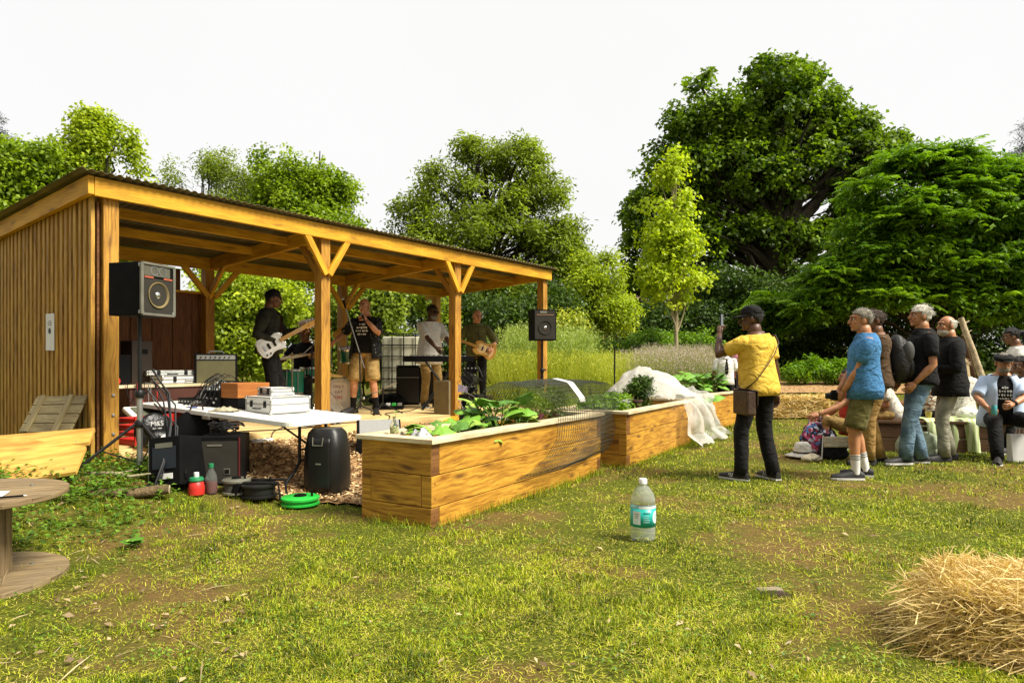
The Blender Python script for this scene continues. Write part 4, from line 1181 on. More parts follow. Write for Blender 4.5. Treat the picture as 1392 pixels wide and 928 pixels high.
    def mkhand(s, mb, ext, sg):
        k = s.k; e, w_ = s.elb[sg], s.hand[sg]; d = (w_ - e).normalized()
        # palm faces the body / inward
        side = (s.X * sg * -1)
        nrm = (side - d * side.dot(d)); nrm = nrm.normalized() if nrm.length > .2 else (s.F - d * s.F.dot(d)).normalized()
        lat = d.cross(nrm).normalized()          # across the palm
        pc = w_ + d * .045 * k
        mb.tube([w_ - d * .01, w_ + d * .02 * k, w_ + d * .06 * k, w_ + d * .088 * k], [(.024 * k, .024 * k), (.028 * k, .026 * k), (.030 * k, .030 * k), (.026 * k, .026 * k)], 10)
        mb.ball(pc, (.046 * k, .040 * k, .017 * k), Matrix((d, lat, nrm)).transposed(), 12, 8)
        c = s.curl if not isinstance(s.curl, dict) else s.curl.get(sg, .5)
        flip = 1 if lat.dot(s.F) > 0 else -1     # thumb side points forward
        for i, (off, ln) in enumerate(((.031, .070), (.011, .078), (-.010, .073), (-.030, .058))):
            p = w_ + d * .080 * k + lat * (off * k * flip); dd = d; pts = [p - d * .02 * k, p]; ang = 0
            for j, fr_ in enumerate((.45, .32, .23)):
                ang += c * (.55, .75, .5)[j] * 1.25
                dv = d * math.cos(ang) + nrm * math.sin(ang) + lat * flip * off * 1.2
                p = p + dv.normalized() * ln * fr_ * k; pts.append(p)
            ext.tube(pts, [.0088 * k, .0092 * k, .0086 * k, .0078 * k, .006 * k], 8)
        p = w_ + d * .018 * k + lat * flip * .022 * k; tv = (d * .62 + lat * flip * .55 + nrm * (.25 + .5 * c)).normalized(); t2 = (d * .8 + lat * flip * .1 + nrm * (.3 + .7 * c)).normalized()
        ext.tube([p - tv * .01 * k, p + tv * .035 * k, p + tv * .035 * k + t2 * .028 * k, p + tv * .035 * k + t2 * .048 * k], [.013 * k, .012 * k, .0105 * k, .007 * k], 8)
    def cloth(s, mb, name, m, voxel=.012, amp=.006, fs=9.0, seed=0):
        V, F, N_ = remesh(mb, voxel * .95, 3)
        k2 = s.t.location
        D = np.array([noise.noise(Vector((p[0] * fs + seed, p[1] * fs, p[2] * fs * 1.7))) + .5 * noise.noise(Vector((p[0] * fs * 2.3, p[1] * fs * 2.3 + seed, p[2] * fs * 3.9))) for p in V])
        V = V + N_ * (np.maximum(D, -.35) * amp)[:, None]
        return obj_from(name, V, F, m, s.t)
    def shirt(s, m, sleeve=.55, hem=-.10, infl=.018, name='t_shirt', flare=.012, open_=False, amp=.010, neck=.50, collar=False):
        """sleeve: 0..1 along upper arm, 1..2 along forearm"""
        k = s.k; mb = MB(); f = s.fat; rg = []
        hs = [h for h in [hem] + [q[0] for q in s.torso if q[0] > hem + .03 and q[0] < neck] + [neck]]
        for h in hs:
            rx = float(np.interp(h, [q[0] for q in s.torso], [q[1] for q in s.torso])); ry = float(np.interp(h, [q[0] for q in s.torso], [q[2] for q in s.torso])); o = float(np.interp(h, [q[0] for q in s.torso], [q[3] for q in s.torso]))
            if h < 0: rx, ry = .168, .124
            if .0 <= h <= .2: rx = max(rx, .158); ry = max(ry, .116)
            fl = flare * max(0, (.25 - h) / .35)
            rg.append(ring(s.spine(h) + s.F * o * k, s.X if h > .1 else s.Xh, s.F, (rx * (1 + (f - 1) * .6) + infl + fl) * k, (ry * f + infl + fl) * k))
        mb.loft(rg)
        for sg in (-1, 1):
            sh, e, w_ = s.sh[sg], s.elb[sg], s.hand[sg]
            pts = [sh - s.X * sg * .06 * k, sh + s.X * sg * .004 * k]; rr = [.062 * k, .070 * k]
            for t in (.25, .5, .75, 1.0):
                if t < min(sleeve, 1) - .05: pts.append(sh.lerp(e, t)); rr.append((.068 - .010 * t) * k + infl * .25)
            if sleeve <= 1: pts.append(sh.lerp(e, sleeve)); rr.append((.066 - .006 * sleeve) * k + infl * .35)
            else:
                pts.append(e); rr.append(.052 * k + infl * .3)
                for t in (.35, .7, .95):
                    if t < sleeve - 1: pts.append(e.lerp(w_, t)); rr.append((.048 - .014 * t) * k + infl * .25)
                pts.append(e.lerp(w_, sleeve - 1)); rr.append((.046 - .014 * (sleeve - 1)) * k + infl * .25)
            mb.tube(pts, rr, 14)
        o = s.cloth(mb, name, m, amp=amp, seed=random.random() * 50)
        if collar:
            c = MB(); nb = s.spine(.478) - s.F * .016 * k
            pr = [(.112 * k, -.010), (.094 * k, .016 * k), (.080 * k, .044 * k), (.072 * k, .046 * k)]
            c.lathe([(r_ * 1.05, z) for r_, z in pr], 20, nb, Matrix((s.X, s.F, s.up)).transposed(), cap=False)
            c.build('collar', m, o, sm=True, solid=.004)
        return o
    def legs(s, m, length=2.0, name='trousers', r=(.098, .070, .058), waist=.09, amp=.008, infl=.012):
        """length: 0..1 along thigh, 1..2 along shin"""
        k = s.k; mb = MB(); f = s.fat; rg = []
        for h in (waist, .04, -.02, -.09):
            rx = float(np.interp(h, [q[0] for q in s.torso], [q[1] for q in s.torso])); ry = float(np.interp(h, [q[0] for q in s.torso], [q[2] for q in s.torso]))
            if h < -.05: rx = .150
            rg.append(ring(s.P0 + (s.up if h > 0 else Vector((0, 0, 1))) * h * k, s.Xh, s.F, (rx * (1 + (f - 1) * .6) + infl) * k, (ry * f * .97 + infl) * k))
        mb.loft(rg)
        for sg in (-1, 1):
            hp, kn, an = s.hip[sg], s.knee[sg], s.ank[sg]
            pts = [hp + Vector((0, 0, .03 * k)), hp.lerp(kn, .15)]; rr = [.088 * k, r[0] * k]
            for t in (.4, .65, .85):
                if t < length - .06: pts.append(hp.lerp(kn, t)); rr.append((r[0] + (r[1] - r[0]) * t) * k)
            if length <= 1: pts.append(hp.lerp(kn, length)); rr.append((r[0] + (r[1] - r[0]) * length + .006) * k)
            else:
                pts.append(kn); rr.append(r[1] * k)
                for t in (.25, .5, .75):
                    if t < length - 1 - .06: pts.append(kn.lerp(an, t)); rr.append((r[1] + (r[2] - r[1]) * t) * k)
                end = kn.lerp(an, min(1.0, length - 1)) + (Vector((0, 0, -.03 * k)) if length >= 2 else Vector((0, 0, 0))); pts.append(end); rr.append(r[2] * k)
            mb.tube(pts, rr, 14)
        return s.cloth(mb, name, m, amp=amp, seed=random.random() * 50, fs=11)
    def shoes(s, m, sole):
        k = s.k; s.shoe_o = []
        for sg in (-1, 1):
            an, fd = s.ank[sg], s.fd[sg]; lat = Vector((fd.y, -fd.x, 0)); g0 = Vector((an.x, an.y, an.z - .085 * k)) - fd * .055 * k
            prof = [(-.02, .030, .060), (.03, .038, .085), (.08, .040, .088), (.14, .043, .068), (.20, .048, .052), (.25, .044, .044), (.285, .026, .034)]
            up_ = MB(); so = MB(); rs = []; sr = []
            for x, hw, ht in prof:
                c = g0 + fd * x * k
                rs.append([c + lat * (hw * k * math.cos(a)) + Vector((0, 0, (.014 + (ht * (math.sin(a) ** .8 if math.sin(a) > 0 else 0))) * k)) for a in [math.pi * i / 10 for i in range(11)]])
                sr.append([c + lat * a * (hw + .004) * k + Vector((0, 0, z * k)) for a, z in ((-1, 0.0), (1, 0.0), (1, .020), (-1, .020))])
            up_.loft(rs); o = up_.build('shoe', m, s.t, sm=True)
            so.loft(sr); so.build('sole', sole, o, bevel=.002)
            s.shoe_o.append(o)
    def socks(s, m, h=.17, band=None):
        k = s.k
        for sg in (-1, 1):
            an, kn = s.ank[sg], s.knee[sg]; t = h / .425
            a = MB(); a.tube([an - Vector((0, 0, .03)), an, an.lerp(kn, t * .5), an.lerp(kn, t)], [.040 * k, .039 * k, .043 * k, .048 * k], 14); o = a.build('sock', m, s.t, sm=True)
            if band:
                for q in (.72, .84, .93):
                    b = MB(); b.tube([an.lerp(kn, t * q), an.lerp(kn, t * q + .014)], .0485 * k, 14); b.build('stripe', band, o)
    def mkhair(s, style, m):
        k = s.k; hR = Matrix((s.HX, s.HF, s.HU)).transposed()
        a = MB(); a.ball(s.E(0, -.014, .020), (.082 * k, .097 * k, .097 * k), hR, 32, 24)
        bm = bmesh.new(); vs_ = [bm.verts.new(v) for v in a.v]; [bm.faces.new([vs_[i] for i in f]) for f in a.f]
        kill = []
        for v in bm.verts:
            q = v.co - s.hc; x, y, z = q.dot(s.HX) / k, q.dot(s.HF) / k, q.dot(s.HU) / k
            line = {'short': .048 if y > .03 else (-.010 if y > -.02 else -.052), 'mop': .028 if y > .03 else (-.022 if y > -.02 else -.07), 'long': .045 if y > .035 else -.09, 'fringe': .0}[style]
            if y <= .03 and style == 'short' and abs(x) > .05 and y > -.045: line = -.004
            if style == 'fringe' and (z > .062 or y > .01): kill.append(v); continue
            if style == 'fringe': line = -.055
            if z < line + .006 * noise.noise(v.co * 90): kill.append(v); continue
            am = {'short': .006, 'mop': .016, 'long': .010, 'fringe': .005}[style]
            v.co += q.normalized() * (am * (noise.noise(v.co * 38) + .6 * noise.noise(v.co * 90)) + (.004 if style == 'mop' and z > .03 else 0) + (.004 if style == 'short' else 0)) * k
        bmesh.ops.delete(bm, geom=kill, context='VERTS')
        me = bpy.data.meshes.new('hair'); bm.to_mesh(me); bm.free(); me.materials.append(m)
        me.polygons.foreach_set('use_smooth', [True] * len(me.polygons))
        o = bpy.data.objects.new('hair', me); COL.objects.link(o); o.parent = s.t
        md = o.modifiers.new('solid', 'SOLIDIFY'); md.thickness = .016 * k; md.offset = -1
        if style == 'long':
            b = MB()
            for i in range(46):
                an = math.pi * (1.02 + .96 * i / 45); x, y = math.cos(an) * .08, math.sin(an) * .085 - .01
                p0 = s.E(x, y, .0); p1 = s.E(x * 1.12, y * 1.1, -.10); p2 = s.E(x * 1.15 + random.uniform(-.012, .012), y * 1.25 - .01, -.20 + random.uniform(-.05, .01)); p3 = s.E(x * 1.0, y * 1.2 - .01, -.29 + random.uniform(-.05, .04))
                b.tube([p0, p1, p2, p3], [.016 * k, .015 * k, .011 * k, .003 * k], 6)
            b.build('hair_lengths', m, o, sm=True)
        # loose strands so the outline is not a shell
        st = MB()
        for i in range(260 if style != 'fringe' else 70):
            d = Vector((random.gauss(0, 1), random.gauss(-.35, .8), abs(random.gauss(.5, .7)))).normalized()
            if d.y > .45 and d.z < .5: continue
            if style == 'fringe' and d.z > .4: continue
            c = s.E(d.x * .088, d.y * .100 - .014, d.z * .100 + .022); w_ = (s.HX * d.x + s.HF * d.y + s.HU * d.z)
            tn = (w_ * .35 + s.HF * random.uniform(-.8, .8) + s.HU * random.uniform(-.9, .1) + s.HX * random.uniform(-.5, .5)).normalized()
            L = {'short': .018, 'mop': .035, 'long': .03, 'fringe': .014}[style] * k
            st.tube([c - w_ * .004, c + tn * L * .5 + w_ * .003, c + tn * L], [.0022, .0018, .0006], 3)
        st.build('strands', m, o)
        s.hair_o = o
    def mkbeard(s, m):
        k = s.k; hR = Matrix((s.HX, s.HF, s.HU)).transposed()
        a = MB(); a.ball(s.E(0, .040, -.066), (.056 * k, .058 * k, .052 * k), hR, 20, 14)
        bm = bmesh.new(); vs_ = [bm.verts.new(v) for v in a.v]; [bm.faces.new([vs_[i] for i in f]) for f in a.f]; kill = []
        for v in bm.verts:
            q = v.co - s.hc; y, z = q.dot(s.HF) / k, q.dot(s.HU) / k
            if z > -.048 + (.02 if y < .04 else 0): kill.append(v)
            else: v.co += q.normalized() * .006 * k * (1 + noise.noise(v.co * 60))
        bmesh.ops.delete(bm, geom=kill, context='VERTS')
        me = bpy.data.meshes.new('beard'); bm.to_mesh(me); bm.free(); me.materials.append(m); me.polygons.foreach_set('use_smooth', [True] * len(me.polygons))
        o = bpy.data.objects.new('beard', me); COL.objects.link(o); o.parent = s.t
        b = MB(); b.tube([s.E(-.026, .088, -.050), s.E(0, .101, -.043), s.E(.026, .088, -.050)], [.004 * k, .007 * k, .004 * k], 8); b.build('moustache', m, o, sm=True)
    def cap(s, m, peak=True, flat=False):
        k = s.k; hR = Matrix((s.HX, s.HF, s.HU)).transposed()
        a = MB()
        if flat:
            a.ball(s.E(0, .004, .066), (.108 * k, .128 * k, .040 * k), Matrix.Rotation(R(-7), 3, s.HX) @ hR, 24, 12)
            a.lathe([(.092 * k, -.014), (.097 * k, .02)], 24, s.E(0, -.008, .042), hR)
        else:
            prof = [(.092, .0), (.094, .02), (.090, .055), (.072, .085), (.040, .102), (.0, .108)]
            a.lathe([(r_ * k, z * k) for r_, z in prof], 28, s.E(0, -.006, .030), hR @ Matrix.Diagonal((.94, 1.10, 1)))
            a.ball(s.E(0, -.006, .140), .006 * k, None, 8, 6)
        o = a.build('cap', m, s.t, sm=True)
        b = MB(); z0 = .046 if flat else .036; reach = .055 if flat else .085
        def pk(i, j):
            an = math.pi * (.14 + .72 * i); r0 = Vector((.088 * math.cos(an), .098 * math.sin(an) - .004, 0)); r1 = Vector((.084 * math.cos(an), .098 * math.sin(an) + reach * math.sin(an) ** 1.5, -.016 * math.sin(an) - .018 * (math.cos(an)) ** 2))
            q = r0.lerp(r1, j); return s.E(q.x, q.y, z0 + q.z)
        b.grid(pk, 16, 4); b.build('peak', m, o, sm=True, solid=.004)
        return o
    def W(s, p): return s.mat @ Vector(p)
    def L(s, p): return s.mat.inverted() @ Vector(p)
    def print_on(s, rows, m, h=.33, size=.03, name='printed_mark', seed=1):
        """irregular pale print laid on the chest cloth: rows of short strokes"""
        rs = random.Random(seed); b = MB()
        for i, wd in enumerate(rows):
            x = -wd / 2
            while x < wd / 2:
                w_ = rs.uniform(.012, .030); hh = h - i * size * 1.5; g = rs.uniform(.5, 1.2) * size
                def pt(xx, dz):
                    hq = hh + dz; ry = float(np.interp(hq, [q[0] for q in s.torso], [q[2] for q in s.torso])) * s.fat; rx = float(np.interp(hq, [q[0] for q in s.torso], [q[1] for q in s.torso])) * (1 + (s.fat - 1) * .6)
                    return s.spine(hq) + s.X * xx * s.k + s.F * ((ry + .036) * math.sqrt(max(.05, 1 - (xx / (rx + .05)) ** 2)) * s.k)
                q = [pt(x, -g / 2 + rs.uniform(-.006, .006)), pt(x + w_ * .6, -g / 2), pt(x + w_, g / 2 * rs.uniform(-.2, 1)), pt(x + w_ * .5, g / 2), pt(x - .004, g * .3)]
                b.prism(q, (0, 0, 0), s.F * .003); x += w_ + rs.uniform(.002, .016)
        return b.build(name, m, s.t)

def text_mesh(name, body, size, m, parent, loc, Rm, extrude=.001, align='CENTER', xs=1.0):
    """raised lettering; Rm columns = right, up, out"""
    cu = bpy.data.curves.new(name, 'FONT'); cu.body = body; cu.size = size; cu.align_x = align; cu.extrude = extrude
    ob = bpy.data.objects.new(name, cu); TMPC.objects.link(ob); TMPV.update()
    me = bpy.data.meshes.new_from_object(ob); bpy.data.objects.remove(ob)
    for v in me.vertices: v.co = Vector(loc) + Rm @ Vector((v.co.x * xs, v.co.y, v.co.z))
    me.materials.append(m); o = bpy.data.objects.new(name, me); COL.objects.link(o); o.parent = parent
    return o
def atpx(px, d, z): return ((px - 696) / FPX * d, d, z)
def ongr(px, d):
    x = (px - 696) / FPX * d; return (x, d, gz(x, d) + .004)
F_ = {}
F_['yellow'] = fabric('yellow_cotton', (.74, .50, .08), (.60, .38, .04))
F_['black'] = fabric('black_cloth', (.009, .0085, .008), (.004, .004, .004))
F_['blacker'] = fabric('black_jersey', (.007, .007, .007))
F_['denim_shirt'] = fabric('blue_denim_shirt', (.07, .22, .42), (.04, .14, .30), scale=40)
F_['olive'] = fabric('olive_cargo', (.13, .115, .035), (.08, .07, .02))
F_['khaki'] = fabric('khaki_cotton', (.42, .28, .10), (.30, .19, .06))
F_['tan'] = fabric('tan_cord', (.36, .22, .07), (.26, .15, .045))
F_['brown'] = fabric('brown_jersey', (.10, .06, .03))
F_['jeans'] = fabric('worn_jeans', (.16, .25, .32), (.07, .12, .17), scale=9)
F_['greyjean'] = fabric('grey_jeans', (.34, .32, .24), (.20, .19, .14), scale=12)
F_['white'] = fabric('white_cotton', (.78, .76, .70), (.66, .64, .57))
F_['sweat'] = fabric('dark_olive_sweatshirt', (.035, .036, .022), (.02, .02, .013))
F_['olive_shirt'] = fabric('olive_shirt', (.14, .14, .05), (.09, .09, .03))
F_['lightblue'] = stripes('light_blue_striped_shirt', (.25, .42, .72), (.66, .74, .84), scale=55, axis='x', w_=.35)
F_['red'] = fabric('red_cotton', (.55, .05, .03))
F_['navy'] = fabric('navy_cotton', (.03, .04, .10))
F_['pink'] = fabric('pink_cotton', (.62, .25, .28))
F_['floral'] = blotch('floral_print', (.60, .50, .36), [(.25, .12, .06), (.70, .66, .55), (.10, .10, .07)], 22)
F_['leafprint'] = blotch('leaf_print_white', (.74, .71, .62), [(.40, .38, .28), (.55, .50, .42)], 26)
F_['plaid'] = blotch('dark_patterned_shirt', (.012, .012, .012), [(.20, .20, .19), (.02, .02, .02)], 30, .62)
M['print_white'] = mat('white_print', (.75, .74, .70), rough=.8)

# --- man in yellow filming with a phone
p = Person('man in yellow T-shirt and black cap filming with a raised phone', ongr(1031, 6.78), 30, H=1.77, skin_='dark', fat=1.10, yaw=44, pitch=-2, side=-3,
           hl=(-.17, .36, 1.50), el=(-.55, -.1, -1), hr=(.33, .03, .80), er=(.5, -.6, -.3), fl=(-.20, .05, 0), fr=(.13, -.08, 0), hair='short', hairc='black', curl={-1: 1.1, 1: .6}, lean=2)
p.shirt(F_['yellow'], sleeve=.62, hem=-.10, infl=.024); p.legs(F_['black'], r=(.098, .074, .066), amp=.011); p.cap(F_['black'])
for o in p.shoe_o:
    for i in range(3):
        v = [Vector(q.co) for q in o.data.vertices]; 
        c = sum(v, Vector()) / len(v); fd = Vector((0, 1, 0))
        b = MB(); b.tube([c + Vector((-.047, -.02 + i * .022, -.022)), c + Vector((-.040, -.028 + i * .022, .018))], .005, 4); b.build('stripe', M['print_white'], o)
MAN = p
ph = p.W(p.hand[-1] + (p.hand[-1] - p.elb[-1]).normalized() * .11)
t = thing('phone', 'black smartphone held upright in the raised hand of the man in yellow', 'phone', ph + Vector((.02, .02, .05)), R(52))
a = MB(); a.box((0, 0, 0), (.072, .009, .15)); a.build('case', M['black'], t, bevel=.003)
a = MB(); a.box((0, -.0055, 0), (.064, .002, .138)); a.build('screen', mat('phone_screen', (.10, .12, .12), rough=.1), t)
a = MB(); a.box((.02, .006, .055), (.018, .003, .018)); a.build('lens', M['chrome'], t)
# shoulder bag
bagm = mat('brown_leather', (.075, .040, .022), (.035, .018, .010), scale=10, rough=.55, bump=.3)
bc = p.W((-.245, -.03, .86)); t = thing('shoulder_bag', 'dark brown leather messenger bag hanging at the hip of the man in yellow', 'bag', bc, R(30 + 66))
a = MB(); a.box((0, 0, -.06), (.33, .10, .25)); a.build('pouch', bagm, t, bevel=.02)
a = MB(); a.grid(lambda i, j: Vector(((i - .5) * .345, -.058 - .006 * math.sin(i * 9) * j, .075 - .17 * j)) if j > .05 else Vector(((i - .5) * .335, .05 - .11 * (j / .05), .078)), 14, 10); a.build('flap', bagm, t, sm=True, solid=.005)
wl = lambda q: t_inv @ p.W(q)
t_inv = (Matrix.Translation(bc) @ Matrix.Rotation(R(30 + 66), 4, 'Z')).inverted()
sp = [(-.235, -.03, .93), (-.19, -.135, 1.02), (-.09, -.168, 1.15), (.03, -.170, 1.28), (.12, -.150, 1.39), (.165, -.07, 1.475), (.16, .02, 1.47), (.10, .12, 1.37), (.0, .165, 1.22), (-.12, .165, 1.07), (-.2, .09, .95), (-.235, .03, .93)]
a = MB(); a.tube([wl(q) for q in sp], [(.005, .016)] * len(sp), 6); a.build('strap', M['strap'], t)

# --- man in the blue shirt
p = Person('grey-haired man in blue short-sleeved shirt and olive cargo shorts with striped white socks', ongr(1175, 6.85), 72, H=1.76, skin_='tan', yaw=10, pitch=0, fat=1.03,
           hl=(-.05, .22, .86), hr=(.05, .24, .88), el=(-.6, -1, -.5), er=(.6, -1, -.5), fl=(-.12, .10, 0), fr=(.12, -.03, 0), hair='short', hairc='grey', curl=.9)
p.shirt(F_['denim_shirt'], sleeve=.70, hem=-.13, infl=.026, name='shirt', collar=True); p.legs(F_['olive'], length=.97, name='shorts', r=(.105, .098, .06)); p.socks(M['white'], .17, M['black_metal'])
cm = p.W(p.hand[-1].lerp(p.hand[1], .5) + Vector((0, .07, -.05)))
t = thing('camera', 'small black camera in a case held by the man in the blue shirt', 'camera', cm, R(72))
a = MB(); a.box((0, 0, 0), (.13, .06, .09)); a.box((0, 0, .05), (.05, .05, .02)); a.build('camera_body', M['black'], t, bevel=.008)
a = MB(); a.lathe([(.032, .03), (.03, .08), (.024, .082)], 16, (0, 0, 0), rot('X', R(-90))); a.build('lens', M['black_metal'], t, sm=True)

# --- man with backpack
p = Person('dark-haired man in brown top and tan trousers wearing a black backpack', ongr(1192, 7.75), 78, H=1.80, skin_='brown', yaw=12, hair='mop', hairc='brown', fl=(-.1, .12, 0), fr=(.1, -.06, 0), hl=(-.05, .26, .95), hr=(.15, .24, .95), sole='sole_dark')
p.shirt(F_['brown'], sleeve=.6, hem=-.08); p.legs(F_['tan'], r=(.094, .074, .066), amp=.011)
bp_ = p.W((0, -.235, 1.23)); t = thing('backpack', 'black backpack with grey mesh pocket on the back of the man in brown', 'backpack', bp_, R(78))
bk = mat('black_nylon', (.020, .019, .018), (.010, .010, .009), rough=.6, bump=.5, scale=8)
a = MB(); a.ball((0, 0, -.02), (.165, .13, .27), None, 20, 14); a.ball((0, .03, .10), (.15, .10, .18), None, 16, 12)
V, F, N_ = remesh(a, .014); o = obj_from('main_pack', V + N_ * np.array([.010 * noise.noise(Vector(q) * 9) for q in V])[:, None], F, bk, t)
a = MB(); a.ball((0, -.10, -.10), (.13, .06, .14), None, 16, 10); a.build('front_pocket', bk, t, sm=True)
a = MB(); a.ball((-.13, -.06, .08), (.045, .06, .12), None, 14, 10); a.build('side_pocket', mat('grey_mesh', (.07, .07, .065), rough=.7), t, sm=True)
for sg in (-1, 1):
    a = MB(); a.tube([(sg * .11, .09, -.18), (sg * .155, .26, -.10), (sg * .14, .375, .05), (sg * .115, .365, .18), (sg * .10, .24, .265), (sg * .08, .10, .22)], [(.007, .022)] * 6, 6); a.build('shoulder_strap', bk, t, sm=True)
a = MB(); a.tube([(-.03, .05, .26), (-.03, .04, .31), (.03, .04, .31), (.03, .05, .26)], .006, 6); a.build('grab_handle', bk, t)

# --- white-haired man in black polo
p = Person('tall man with longish white hair in black polo shirt and faded blue jeans', ongr(1250, 7.75), 80, H=1.86, skin_='tan', yaw=6, pitch=4, hair='mop', hairc='white', fat=1.05, fl=(-.12, .20, 0), fr=(.10, -.06, 0),
           hl=(-.20, .13, .95), el=(-.8, -1.4, .1), hr=(.20, .14, .96), lean=-3)
p.shirt(F_['blacker'], sleeve=.72, hem=-.07, infl=.022, name='polo_shirt', collar=True); p.legs(F_['jeans'], r=(.098, .074, .066), amp=.012)

# --- man in black blazer
p = Person('balding white-haired man with white beard in black blazer and grey jeans', ongr(1291, 8.05), 78, H=1.76, skin_='tan', yaw=14, hair='fringe', hairc='white', beard='white', fl=(-.10, .10, 0), fr=(.10, -.05, 0),
           hl=(-.10, .24, 1.10), hr=(.08, .27, 1.07), el=(-.8, -.8, -.4), er=(.8, -.8, -.4), sole='sole_dark')
p.shirt(F_['black'], sleeve=1.9, hem=-.17, infl=.034, name='blazer', collar=True, flare=.02); p.legs(F_['greyjean'], r=(.090, .068, .064), amp=.012)

# --- seated man in flat cap
SEAT = .40
p = Person('seated man in black flat cap, open light blue shirt and black T-shirt with white print', (P(1361, 0, 8.30).x, 8.30, gz(6.1, 8.3)), 155, H=1.74, sit=.53, skin_='tan', fat=1.22, yaw=2, pitch=-8, hair='short', hairc='grey', beard='grey', lean=6,
           hl=(-.02, .46, .70), el=(-.9, -.4, -.2), hr=(.22, .44, .64), er=(.9, -.4, -.2), fl=(-.26, .50, 0), fr=(.16, .62, 0), kl=(-.3, 1, .6), kr=(.2, 1, .6), curl={-1: .5, 1: 1.0})
p.shirt(F_['blacker'], sleeve=.3, hem=-.04, infl=.014, amp=.004)
sh = p.shirt(F_['lightblue'], sleeve=.85, hem=-.12, infl=.036, name='open_shirt', flare=.03)
bm = bmesh.new(); bm.from_mesh(sh.data)
kill = [v for v in bm.verts if (v.co - p.P0).dot(p.F) > .0 and abs((v.co - p.P0).dot(p.X)) < .050 + .09 * max(0, .3 - (v.co - p.P0).dot(p.up))]
bmesh.ops.delete(bm, geom=kill, context='VERTS'); bm.to_mesh(sh.data); bm.free()
md = sh.modifiers.new('solid', 'SOLIDIFY'); md.thickness = .005; md.offset = -1
p.legs(F_['black'], r=(.110, .080, .066)); p.cap(F_['black'], flat=True); p.print_on([.05, .13, .17, .16], M['print_white'], h=.37, size=.030, seed=4)
a = MB(); wv = p.elb[-1].lerp(p.hand[-1], .90); d_ = (p.hand[-1] - p.elb[-1]).normalized(); a.tube([wv - d_ * .018, wv + d_ * .018], .034, 14); a.build('watch', M['black'], p.t)
cn = p.W(p.hand[1] + (p.hand[1] - p.elb[1]).normalized() * .08 + Vector((-.02, .02, .03)))
t = thing('drink_can', 'small teal drink can in the hand of the man in the flat cap', 'can', cn); a = MB(); a.lathe([(.025, -.06), (.031, -.052), (.031, .045), (.024, .058)], 18); a.build('can_body', mat('teal_can', (.10, .42, .46), rough=.3), t, sm=True)
a = MB(); a.lathe([(.024, .056), (.026, .062), (.0, .060)], 18); a.build('can_lid', M['chrome'], t, sm=True)

# --- others in the audience
p = Person('woman with black ponytail in white top with a black strap, looking down to the left', ongr(1381, 9.6), 70, H=1.70, skin_='brown', yaw=0, pitch=-14, hair='short', hairc='black', voxel=.011, hl=(-.1, .3, .95), hr=(.1, .3, .95))
p.shirt(F_['white'], sleeve=.35, hem=-.05); p.legs(F_['black'])
a = MB(); a.tube([p.E(0, -.10, .04), p.E(0, -.15, .03), p.E(0, -.16, -.08), p.E(0, -.13, -.2), p.E(0, -.12, -.28)], [.02, .035, .04, .03, .008], 10); a.build('ponytail', HR['black'], p.t, sm=True)
a = MB(); a.tube([p.spine(.5) + p.X * .09 - p.F * .06, p.spine(.53) + p.X * .1, p.spine(.42) + p.X * .07 + p.F * .13, p.spine(.25) - p.X * .1 + p.F * .15], [(.004, .012)] * 4, 6); a.build('bag_strap', M['strap'], p.t)
p = Person('seated person in navy top mostly cut off by the right edge of the picture', (P(1398, 0, 8.9).x, 8.9, gz(6.9, 8.9)), 100, H=1.68, sit=.53, skin_='brown', hair='short', hairc='black', voxel=.012, fl=(-.15, .5, 0), fr=(.15, .5, 0), kl=(-.1, 1, .6), kr=(.1, 1, .6), hl=(-.1, .4, .62), hr=(.1, .4, .62), lean=8, pitch=-10)
p.shirt(F_['navy'], sleeve=.6); p.legs(F_['black'])
p = Person('person with long blond hair seated with back turned behind the leaning poles', (P(1308, 0, 9.5).x, 9.5, gz(6.4, 9.5)), 15, H=1.68, sit=.50, skin_='pale', hair='long', hairc='blond', voxel=.012, fl=(-.15, .5, 0), fr=(.15, .5, 0), kl=(-.1, 1, .6), kr=(.1, 1, .6), hl=(-.1, .4, .62), hr=(.1, .4, .62))
p.shirt(F_['leafprint'], sleeve=.8); p.legs(F_['khaki'])
p = Person('seated person in brown floral blouse half hidden between the black polo and the blazer', (P(1266, 0, 9.2).x, 9.2, gz(5.8, 9.2)), 60, H=1.64, sit=.50, skin_='tan', hair='short', hairc='brown', voxel=.012, fl=(-.15, .5, 0), fr=(.15, .5, 0), kl=(-.1, 1, .6), kr=(.1, 1, .6), hl=(-.1, .4, .62), hr=(.1, .4, .62), lean=12)
p.shirt(F_['floral'], sleeve=.8); p.legs(F_['black'])
p = Person('seated person in pale leaf-print shirt and beige trousers behind the backpack man', (P(1214, 0, 9.1).x, 9.1, gz(5.2, 9.1)), 75, H=1.66, sit=.50, skin_='tan', hair='short', hairc='black', voxel=.012, fl=(-.15, .5, 0), fr=(.15, .5, 0), kl=(-.1, 1, .6), kr=(.1, 1, .6), hl=(-.1, .36, .60), hr=(.1, .36, .60), lean=24)
p.shirt(F_['leafprint'], sleeve=.7); p.legs(F_['khaki'])
p = Person('dark-haired person in red top sitting low beside the patterned bag', (P(1158, 0, 8.6).x, 8.6, gz(4.5, 8.6)), 82, H=1.66, sit=.36, skin_='pale', hair='short', hairc='black', voxel=.011, fl=(-.16, .42, 0), fr=(.12, .36, 0), kl=(-.3, .5, 1), kr=(.3, .5, 1), hl=(-.20, .52, .50), el=(-.5, -.2, -1), hr=(.1, .40, .45), lean=2, shoe='shoe_black')
p.shirt(F_['red'], sleeve=.4); p.legs(F_['khaki'], length=1.2, name='shorts')
for o in p.shoe_o: o.data.materials[0] = M['red']
